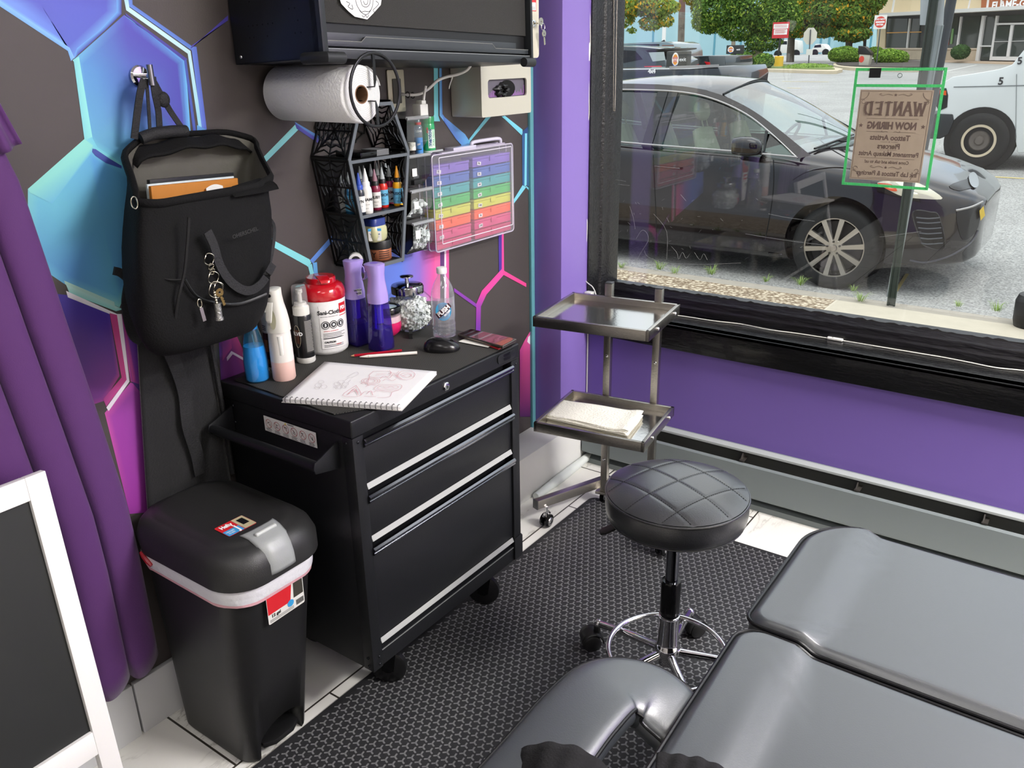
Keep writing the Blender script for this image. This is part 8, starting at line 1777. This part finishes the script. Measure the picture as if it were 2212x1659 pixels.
for q in range(950):
    z = rnd.uniform(.006,.088); rr2 = (.0575 if .02 < z < .07 else .047)*math.sqrt(rnd.uniform(.25,1)); b = rnd.uniform(0, 2*PI); sq_ = (abs(math.cos(b))**3.2+abs(math.sin(b))**3.2)**(-1/3.2)*.93
    hexnut(mb, c+Vector((rr2*sq_*math.cos(b), rr2*sq_*math.sin(b), z)), .0050, .0042, Matrix.Rotation(rnd.uniform(0,3),4,Vector((rnd.random()-.5,rnd.random()-.5,rnd.random()-.5)).normalized()))
tag(mb.build('ink_caps', mat('frosted_caps2', '#e6ebe6', .3), None, loc=c, smooth=30), 'hundreds of loose white ink caps filling the large glass jar', 'ink caps', kind='stuff')
c = at_top(961,735,.032); t = thing('seltzer_bottle', 'clear plastic seltzer bottle with a PUSH label and a white cap', 'bottle', c)
PET = thin_glass('pet_plastic', (.93,.93,.95), rough=.02, opac=.14, ocol=(.9,.9,.95)); a = cam_ang(c)
prof_ = []
for q in range(56):
    z = q/55*.178; r = .0325*(1-.05*math.exp(-((z-.06)/.012)**2)); r += .0009*math.sin(z*520)*(1 if z < .05 or z > .12 else .2)
    if z > .125: k = (z-.125)/.053; r = .0325-(.0325-.0125)*k**1.7
    if z < .006: r = .022+.010*(z/.006)
    prof_.append((r, z))
lathe_part(t, 'bottle_body', prof_+[(.0115,.186)], c, PET, 40, cap=False, smooth=60)
lathe_part(t, 'water', [(0,.004),(.0295,.006),(.0305,.012),(.0310,.105),(0,.105)], c, thin_glass('water', (.95,.97,.98)), 32)
lathe_part(t, 'cap', [(.0140,.186),(.0145,.188),(.0145,.200),(.0130,.2025),(0,.203)], c, mat('cap_white', '#e2e2e0', .35), 28)
mb = MB(); cyl_patch(mb, c, .0331, a-1.5, a+1.5, c.z+.058, c.z+.122, 26); l = mb.build('label_film', thin_glass('label_film', (.92,.94,.96), opac=.25, ocol=(.8,.8,.85)), t)
mb = MB(); vs = [(c.x+.0334*math.cos(a+.72*math.cos(b)), c.y+.0334*math.sin(a+.72*math.cos(b)), c.z+.084+.026*math.sin(b)) for b in [2*PI*q/30 for q in range(30)]]; mb.poly(vs); mb.build('label_disc', mat('label_skyblue', '#3d9fd0', .4), l, smooth=60)
rot = .70
mb = MB(); vs = [(-.024,-.0075),(.024,-.0075),(.024,.0075),(-.024,.0075)]
W_ = lambda x, y, r=.0340: (c.x+r*math.cos(a+(x*math.cos(rot)-y*math.sin(rot))/.034), c.y+r*math.sin(a+(x*math.cos(rot)-y*math.sin(rot))/.034), c.z+.086+x*math.sin(rot)+y*math.cos(rot))
for i in range(8): x0_, x1_ = -.026+.052*i/8, -.026+.052*(i+1)/8; mb.quad(W_(x0_,-.008), W_(x1_,-.008), W_(x1_,.008), W_(x0_,.008))
mb.build('label_stripe', mat('stripe_dark', '#3a1420', .4), l)
mb = MB(); put_text(mb, 'PUSH', .0178, None, .0009, warp=lambda x, y: W_(x, y, .0343)); put_text(mb, 'SELTZER', .0062, None, .0003, warp=lambda x, y: W_(x+.004, y-.012, .0343)); mb.build('lettering', mat('print_white'), l, smooth=0)
c = at_top(887,729,.006); mb = MB()
for q in range(5): mb.box(c.x-.004+0,c.x+.006,c.y-.020,c.y+.020,TZ+.0002+q*.0034,TZ+.0026+q*.0034)
mb.box(c.x-.003,c.x+.005,c.y-.0195,c.y+.0195,TZ+.0002,TZ+.016)
o = mb.build('ribbed_clip', BLP, None, loc=c, smooth=0); o.rotation_euler.z = .75; tag(o, 'small black ribbed block lying in front of the large jar', 'clip')
c = at_top(955,762,.022); t = thing('computer_mouse', 'black computer mouse lying in front of the seltzer bottle', 'mouse', c, rz=-.95)
mb = MB()
def ms(u, v):
    b = 2*PI*u; k = v; L_ = .050*math.sqrt(max(0,1-k**2.4)); W = .031*math.sqrt(max(0,1-k**2.4)); x = W*math.cos(b)*(1+.10*math.sin(b)); y = L_*math.sin(b); return Vector((x, y, .004+.032*k*(1-.25*(y/.05))))
mb.grid(ms, 40, 14, True); mb.poly([ms(i/40,0) for i in range(40)]); mb.build('shell', mat('mouse_black', '#131315', .22), t, smooth=70)
mb = MB(); mb.lathe([(0,-.003),(.008,-.003),(.008,.003),(0,.003)], 16, (0,.026,.0235), 'x'); mb.build('scroll_wheel', BLP, t)
mb = MB(); mb.prism([(.029*math.cos(b), .047*math.sin(b), 0) for b in [2*PI*q/30 for q in range(30)]], (0,0,.0045)); mb.build('base', BLP, t)
P = [onz(x, y, TZ+.014) for x, y in ((988,721),(1016,710),(1116,732),(1086,748))]; ctr = sum(P, Vector())/4
t = thing('smartphone', 'smartphone lying face up at the right rear of the tool chest', 'phone', tuple(ctr-Vector((0,0,.008))))
mb = MB(); mb.hexa([p-Vector((0,0,.0078)) for p in P]+P); mb.build('phone_body', mat('phone_frame', '#6f655f', .25, metal=.8), t, bevel=.002, seg=3)
mb = MB(); mb.poly([ctr+(p-ctr)*.955+Vector((0,0,.0004)) for p in P]); mb.build('screen', mat('phone_screen', '#050506', .04, coat=1), t, smooth=0)
mb = MB(); Q = [onz(x, y, TZ+.001) for x, y in ((990,738),(1008,730),(1062,744),(1052,750))]; mb.prism(Q, (0,0,.0006)); mb.prism([q+Vector((.006,-.003,.001)) for q in Q], (0,0,.0006)); tag(mb.build('paper_slip', mat('slip_white', '#dedcd4', .7), None, smooth=0), 'white paper slip sticking out beneath the phone', 'paper')
Q = [onz(x, y, TZ+.0006) for x, y in ((1040,742),(1112,738),(1108,747),(1078,756))]
Q = [Vector((min(q.x,.478), q.y, q.z)) for q in Q]; mb = MB(); mb.prism(Q, (0,0,.004)); tag(mb.build('red_card', mat('card_red', '#c23038', .4), None, smooth=0), 'red card under the phone at the chest corner', 'card')
a_ = onz(777,771,TZ+.005); b_ = onz(901,762,TZ+.005); t = thing('white_stylus', 'white stylus pen lying in front of the sprayers', 'pen', tuple(a_-Vector((0,0,.0045)))); d = (b_-a_).normalized()
mb = MB(); mb.tube([a_, a_+d*.006, a_+d*.022, b_], [.0008,.0020,.0044,.0044], 14); mb.build('barrel', mat('stylus_white', '#e6dfd8', .25), t, smooth=50)
mb = MB(); mb.tube([a_+d*.022, a_+d*.024], [.0046,.0046], 14); mb.build('tip_ring', mat('stylus_ring', '#c9b7ac', .3), t)
a_ = onz(757,769,TZ+.004); b_ = onz(868,757,TZ+.0045); d = (b_-a_).normalized(); t = thing('red_pencil', 'red pencil lying just behind the white stylus', 'pencil', tuple(a_-Vector((0,0,.004))))
mb = MB(); mb.tube([a_+d*.010, b_], [.0036,.0036], 6); mb.build('shaft', mat('pencil_red', '#a3162a', .3), t, smooth=0)
mb = MB(); mb.tube([a_+d*.002, a_+d*.010], [.0009,.0035], 12); mb.build('sharpened_wood', mat('pencil_wood', '#c9a078', .7), t); mb = MB(); mb.tube([a_, a_+d*.002], [.0003,.0009], 8); mb.build('lead', mat('pencil_red'), t)
TL, TR, BR_, BL_ = [onz(*p, TZ+.010) for p in ((701,781),(943,802),(866,879),(610,861))]
t = thing('sketchbook', 'open spiral sketchbook with red pencil sketches lying over the chest edge', 'sketchbook', tuple((TL+TR+BR_+BL_)/4-Vector((0,0,.01))))
PAP = mat('sketch_paper', '#e4e2e3', .75, noise=.03, nscale=40)
def page(k, z, ex=0):
    mb = MB()
    def f(u, v):
        p = (BL_.lerp(BR_, u)).lerp(TL.lerp(TR, u), v); p = Vector((p.x, p.y, TZ+z)); p.z += .004*math.sin(PI*v)*math.sin(PI*u)*ex+ex*.003*u*v; return p
    mb.grid(f, 16, 12); return mb
for k in range(4):
    mb = page(k, .0022+k*.0022, 0); mb.build('page_block', PAP, t, solid=.0018, smooth=40)
mb = MB(); mb.prism([Vector((p.x,p.y,TZ+.0003)) for p in ((TL+(TL-BR_)*.004), TR, BR_+(BR_-TL)*.008, BL_+(BL_-TR)*.008)], (0,0,.0012)); mb.build('back_cover', mat('cover_grey', '#b9b7b4', .6), t, smooth=0)
p3 = [onz(*p, TZ+.0115) for p in ((925,797),(946,803),(869,886),(862,880))]
for k in range(22):
    u = .025+.95*k/21; p = BL_.lerp(BR_, u); q = TL.lerp(TR, u); d = (q-p).normalized(); mb = MB(); cc = p+d*.0045
    mb.tube([Vector((cc.x, cc.y, TZ+.0065))+d*(.0085*math.cos(b))*1.0+Vector((0,0,.0068*math.sin(b))) for b in [2*PI*i/16 for i in range(16)]], .00075, 6, closed=True); mb.build('spiral_ring', mat('spiral_dark', '#3c3c40', .3, metal=.6), t)
def strokes(name, lines, m, r=.0005):
    mb = MB()
    for l in lines:
        Q = [onz(x, y, TZ+.0120) for x, y in l]; mb.tube(crom([tuple(q) for q in Q], 4), r, 4, flat=.25, up=(0,0,1))
    mb.build(name, m, t, smooth=0)
def S4(x, y): return (500+x/3.456, 540+y/3.456)
L_ = []
def PL(*pts): L_.append([S4(*p) for p in pts])
PL((1060,905),(1185,905),(1165,945),(1030,945),(1060,905)); PL((1030,945),(1020,985)); PL((1080,925),(1160,918)); PL((1075,935),(1150,930)); PL((1180,900),(1190,915),(1170,925))
for k in (1,.75,.45): L_.append([S4(1040+70*k*math.cos(b), 978+24*k*math.sin(b)) for b in [2*PI*q/14 for q in range(15)]])
PL((930,1010),(830,1085),(965,1085),(930,1010)); PL((925,1030),(860,1080)); PL((930,1040),(945,1080)); PL((900,1050),(955,1060)); PL((880,1070),(930,1045)); PL((870,1078),(915,1035),(940,1070))
PL((1100,1005),(1262,1005),(1240,1045),(1070,1040),(1100,1005)); PL((1115,1015),(1235,1015),(1225,1035),(1095,1032),(1115,1015)); PL((1130,1020),(1160,1028),(1190,1018),(1215,1028))
PL((1240,935),(1270,905),(1330,900),(1370,925),(1345,960),(1280,965),(1240,935)); PL((1260,930),(1300,915),(1345,930),(1310,950),(1260,930)); PL((1275,940),(1320,925),(1350,945)); PL((1230,925),(1250,955),(1300,968))
PL((1110,960),(1140,940),(1180,955),(1210,925),(1240,950)); PL((1130,975),(1160,960),(1200,975),(1230,960)); PL((1000,1020),(1040,1005),(1080,1010)); PL((965,1085),(1000,1055),(1060,1060),(1090,1050),(1200,1060)); PL((1010,1075),(1040,1050),(1055,1085)); PL((1090,1100),(1180,1095),(1200,1060),(1250,1045)); PL((960,1000),(1000,985),(1020,1010)); PL((1180,915),(1230,920),(1250,905)); PL((990,1090),(1080,1093))
strokes('red_sketch', L_, mat('pencil_stroke_red', '#c98a92', .8))
L_ = []
for (x, y, s) in ((650,1010,1),(670,985,.8),(690,1020,.9),(640,1030,.7),(790,1000,.9),(820,985,.9),(850,1000,.9),(805,1020,.9),(840,1020,.8),(780,1022,.6)): L_.append([S4(x+26*s*math.cos(b), y+15*s*math.sin(b)) for b in [2*PI*q/10 for q in range(11)]])
PL((860,950),(930,910),(945,930),(880,955)); PL((845,975),(880,950)); PL((870,990),(890,970))
strokes('grey_sketch', L_, mat('pencil_stroke_grey', '#b9b0b4', .8), .0004)
# ================================================================ THE WINDOW: POSTER, CORDS, BEAD CHAIN
PY = GY-.009
ps = thing('hiring_poster', 'tan WANTED poster in a clear sleeve edged with green tape on the window', 'poster', tuple(ony(1930,400,PY)))
def pw(px, py, o=0.0): return ony(px, py, PY-o)
TLp, TRp, BRp, BLp = pw(1850,148), pw(2042,151), pw(2003,408), pw(1823,396)
x0p, x1p, z0p, z1p = (TLp.x+BLp.x)/2, (TRp.x+BRp.x)/2, (BLp.z+BRp.z)/2, (TLp.z+TRp.z)/2
mb = MB(); mb.box(x0p, x1p, PY, PY+.001, z0p, z1p); mb.build('sleeve', thin_glass('sleeve_film', (.95,.96,.96), opac=.06), ps, smooth=0)
GT = mat('green_tape', '#3fae62', .6, bump=.4, bscale=200)
def tape(a, b, w=.0085): mb = MB(); mb.beam(a, b, w, .0012, up=(0,-1,0)); mb.build('green_tape', GT, ps, smooth=0)
q = Vector((0,-.001,0)); zM = z1p-.048
A0, B0, C0, D0 = Vector((x0p,PY,z1p)), Vector((x1p,PY,z1p)), Vector((x1p,PY,z0p)), Vector((x0p,PY,z0p))
e_ = Vector((.004,0,0)); tape(A0+q-e_, B0+q+e_); tape(D0+q-e_, C0+q+e_); tape(A0+q*1.6, D0+q*1.6); tape(B0+q*1.6, C0+q*1.6); tape(Vector((x0p,PY,zM))+q*2, Vector((x1p,PY,zM))+q*2)
mb = MB(); a = pw(1880,146), pw(1905,146); mb.box(a[0].x, a[1].x, PY-.004, PY-.003, pw(1892,168).z, pw(1892,147).z); mb.build('black_tab', BLP, ps, smooth=0)
mb = MB(); c = pw(1944,163,.002); mb.tube([c+Vector((.0062*math.cos(b),0,.0062*math.sin(b))) for b in [2*PI*k/24 for k in range(24)]], .0011, 6, closed=True); mb.build('eyelet', mat('eyelet_grey', '#5b6664', .4), ps)
PX0, PX1, PZ0, PZ1 = pw(1847,290).x, pw(2003,290).x, (pw(1837,386).z+pw(1988,395).z)/2, (pw(1857,193).z+pw(2017,195).z)/2
PX0 = (pw(1857,193).x+pw(1837,386).x)/2; PX1 = (pw(2017,195).x+pw(1988,395).x)/2
mb = MB(); mb.box(PX0, PX1, PY-.0016, PY-.0012, PZ0, PZ1); sheet = mb.build('paper', mat('kraft_poster', '#988a79', .8, noise=.10, nscale=35), ps, smooth=0)
Wp, Hp = PX1-PX0, PZ1-PZ0; BRN = mat('poster_ink', '#5c4c45', .8)
def pm(u, v, o=.0002): return Vector((PX0+Wp*u, PY-.0016-o, PZ0+Hp*v))
mb = MB()
def ptext(txt, u, v, size, bold=0, sx=1.0, squash=1.0):
    return put_text(mb, txt, size, None, bold, sx=sx, warp=lambda x, y: (PX0+Wp*u-x, PY-.0019, PZ0+Hp*v+y*squash))
def slab_caps(txt, u, v, h, w, st, ser):
    """heavy slab-serif capitals made of bars"""
    G = {'W':[((0,1),(.25,0)),((.25,0),(.5,.9)),((.5,.9),(.75,0)),((.75,0),(1,1))],'A':[((0,0),(.5,1)),((.5,1),(1,0)),((.2,.35),(.8,.35))],'N':[((.1,0),(.1,1)),((.1,1),(.9,0)),((.9,0),(.9,1))],'T':[((.5,0),(.5,1)),((.0,.95),(1,.95))],
         'E':[((.15,0),(.15,1)),((.1,.95),(1,.95)),((.1,.5),(.75,.5)),((.1,.05),(1,.05))],'D':[((.15,0),(.15,1)),((.1,.95),(.7,.95)),((.7,.95),(.95,.72)),((.95,.72),(.95,.28)),((.95,.28),(.7,.05)),((.7,.05),(.1,.05))]}
    kz = [0]
    def yo(): kz[0] += 1; return PY-.0019-kz[0]*.000025
    n = len(txt); tot = sum(1.35 if ch == 'W' else 1 for ch in txt); cw = w/(tot+.28*(n-1)); x = w/2
    for ch in txt:
        ww = cw*(1.35 if ch == 'W' else 1)
        for (a, b) in G[ch]:
            yq = yo(); A = Vector((PX0+Wp*u+x-a[0]*ww, yq, PZ0+Hp*v+(a[1]-.5)*h)); B = Vector((PX0+Wp*u+x-b[0]*ww, yq, PZ0+Hp*v+(b[1]-.5)*h))
            horiz = abs(a[1]-b[1]) < .1; mb.beam(A, B, st*(.55 if horiz else 1.1), .00002, up=(0,-1,0))
            for Pq_, yy in ((A, a[1]), (B, b[1])):
                Pq_ = Pq_+Vector((0,yo()-yq,0))
                if not horiz and (yy <= .01 or yy >= .89): mb.beam(Pq_+Vector((-ser,0,(.0 if yy < .5 else -.0))), Pq_+Vector((ser,0,0)), st*.45, .00002, up=(0,-1,0))
        x -= ww+cw*.28
slab_caps('WANTED', .51, .80, .040, .176, .0060, .0052)
ptext('NOW HIRING', .50, .610, .0255, .0013, .92, 1.15)
ptext('Tattoo Artists', .50, .480, .0225, .0007, .92); ptext('Piercers', .50, .385, .0225, .0007, .92); ptext('Permanent Makeup Artist', .51, .300, .0205, .0005, .84)
ptext('Come inside and talk to us!', .50, .210, .0140, .0003, .86); ptext('Ink Lab Tattoos & Piercings', .52, .080, .0205, .0005, .80)
def star(u, v, r): c = pm(u, v, .0003); mb.poly([c+Vector((rr*math.sin(PI*k/5),0,rr*math.cos(PI*k/5))) for k in range(10) for rr in [r if k % 2 == 0 else r*.42]])
star(.5,.945,.0055); star(.07,.610,.0075); star(.93,.610,.0075); star(.5,.435,.0025); star(.5,.345,.0025); star(.5,.150,.0055)
def rule(u0, u1, v, w=.0006): mb.beam(pm(u0,v,.0003), pm(u1,v,.0003), w, .0002, up=(0,-1,0))
rule(.14,.86,.690,.0007); rule(.16,.40,.545); rule(.60,.84,.545); rule(.38,.48,.435); rule(.52,.62,.435); rule(.38,.48,.345); rule(.52,.62,.345); rule(.12,.88,.252); rule(.25,.75,.030);
def curl(u, v, s, fl=1):
    P = [(0,0),(.06,.012),(.13,-.004),(.18,.006),(.165,.018),(.15,.010)]; mb.tube([tuple(q) for q in crom([pm(u+fl*s*a, v+s*b, .0003) for a, b in P], 5)], .0005, 4)
for v_, s_ in ((.942,1),(.148,1.0),(.545,.5)): curl(.54,v_,s_); curl(.46,v_,s_,-1)
for (u, v, fu, fv) in ((.03,.97,1,-1),(.97,.97,-1,-1),(.03,.03,1,1),(.97,.03,-1,1)):
    mb.tube([tuple(pm(u+fu*(.10*math.cos(b)), v+fv*(.075*math.sin(b)), .0003)) for b in [PI/2*k/8 for k in range(9)]], .0006, 4); mb.tube([tuple(pm(u+fu*(.04+.03*math.cos(b)), v+fv*(.10+.02*math.sin(b)), .0003)) for b in [PI*1.6*k/10 for k in range(11)]], .0005, 4)
for (a, b) in (((.02,.015),(.98,.015)),((.98,.015),(.98,.985)),((.98,.985),(.02,.985)),((.02,.985),(.02,.015))): mb.beam(pm(*a,.0003), pm(*b,.0003), .0007, .0002, up=(0,-1,0))
mb.build('poster_printing', BRN, sheet, smooth=0, recalc=False)
COR = mat('cord_white', '#d2d1ca', .45)
cd = thing('light_cord', 'thin white cord with an inline switch running down the left window jamb', 'cord', tuple(ony(1285,632,-.03)))
P = [ony(x, y, -.018) for x, y in ((1274,-40),(1274,20),(1275,90),(1272,140),(1272,205),(1272,250),(1266,285),(1264,340),(1267,400),(1262,440),(1268,480),(1266,530),(1261,580),(1264,605),(1280,620),(1287,636),(1288,650))]
mb = MB(); mb.tube(crom([tuple(p) for p in P], 6), .0021, 8); mb.build('cord', COR, cd)
a, b = ony(1273,92,-.019), ony(1271,134,-.019); mb = MB(); mb.tube([a, a.lerp(b,.1), a.lerp(b,.5), a.lerp(b,.9), b], [.003,.0052,.006,.0052,.003], 12); mb.build('inline_switch', WPL, cd)
a = ony(1274,633,-.02); mb = MB(); mb.box(a.x-.016,a.x+.014,-.036,-.008,a.z-.006,a.z+.006); mb.build('connector', WPL, cd, bevel=.002)
cd = thing('hanging_wire', 'grey-white wire hanging on the purple wall between the two trays', 'cord', tuple(ony(1240,838,-.012)))
P = [ony(x, y, -.008) for x, y in ((1256,640),(1250,680),(1248,715),(1243,745),(1246,790),(1242,825),(1238,880),(1236,930))]; P = [Vector((max(p.x,.136), p.y, p.z)) for p in P]
mb = MB(); mb.tube(crom([tuple(p) for p in P], 6), .003, 8); mb.build('cord', mat('cord_grey', '#bfbdb8', .5), cd)
cd = thing('sill_cord', 'thin white cord with a small switch lying along the black window sill', 'cord', tuple(onz(1800,728,.656)))
P = [onz(x, y, .6575) for x, y in ((1440,679),(1482,684),(1540,693),(1600,700),(1660,712),(1720,720),(1785,726),(1830,732),(1870,738),(1920,752),(1990,758),(2040,766),(2090,782),(2150,794),(2212,797),(2300,812),(2500,842),(2800,892))]
P = [Vector((p.x, min(p.y, .115), p.z)) for p in P]
mb = MB(); mb.tube(crom([tuple(p) for p in P], 6), .0021, 8); mb.build('cord', COR, cd)
a, b = onz(1790,727,.660), onz(1824,732,.660); a.y = min(a.y,.112); b.y = min(b.y,.112); mb = MB(); mb.beam(a, b, .014, .009); sw = mb.build('inline_switch', WPL, cd, bevel=.003, seg=3)
c = a.lerp(b,.35)+Vector((0,-.002,.005)); mb = MB(); mb.lathe([(0,0),(.0028,0),(.002,.0012),(0,.0014)], 12, c); mb.build('button', mat('button_grey', '#8d8d8a', .4), sw)
for (x0_, x1_) in ((1606,1676),(1828,1888)):
    mb = MB(); a, b = onz(x0_, 702+(x0_-1606)*.155, .6578), onz(x1_, 702+(x1_-1606)*.155, .6578); a.y = min(a.y,.10); b.y = min(b.y,.10); mb.quad(a+Vector((0,-.016,0)), b+Vector((0,-.016,0)), b+Vector((0,.012,.002)), a+Vector((0,.012,.002))); mb.build('clear_tape', thin_glass('tape_film', (.9,.9,.9), rough=.15, opac=.08), cd, smooth=0)
bc = thing('bead_chain', 'looped metal bead chain of a window blind hanging at the left jamb', 'chain', tuple(ony(1329,243,.10)))
mb = MB(); YB = .118
tp0, bt0, tp1 = ony(1326,-60,YB), ony(1325,238,YB), ony(1334,-60,YB)
pth_ = []
n = 110
for k in range(n): pth_.append(tp0.lerp(bt0, k/n))
for k in range(5): b = PI+PI*k/4; pth_.append(bt0+Vector((.003+.003*math.cos(b),0,.003*math.sin(b))))
b1 = bt0+Vector((.006,0,0))
for k in range(n): pth_.append(b1.lerp(tp1, k/n))
for p in pth_: mb.sphere(p, .0021, 6, 4)
o = mb.build('bead', mat('bead_metal', '#b3aaa0', .3, metal=.8), bc); o['kind'] = 'stuff'
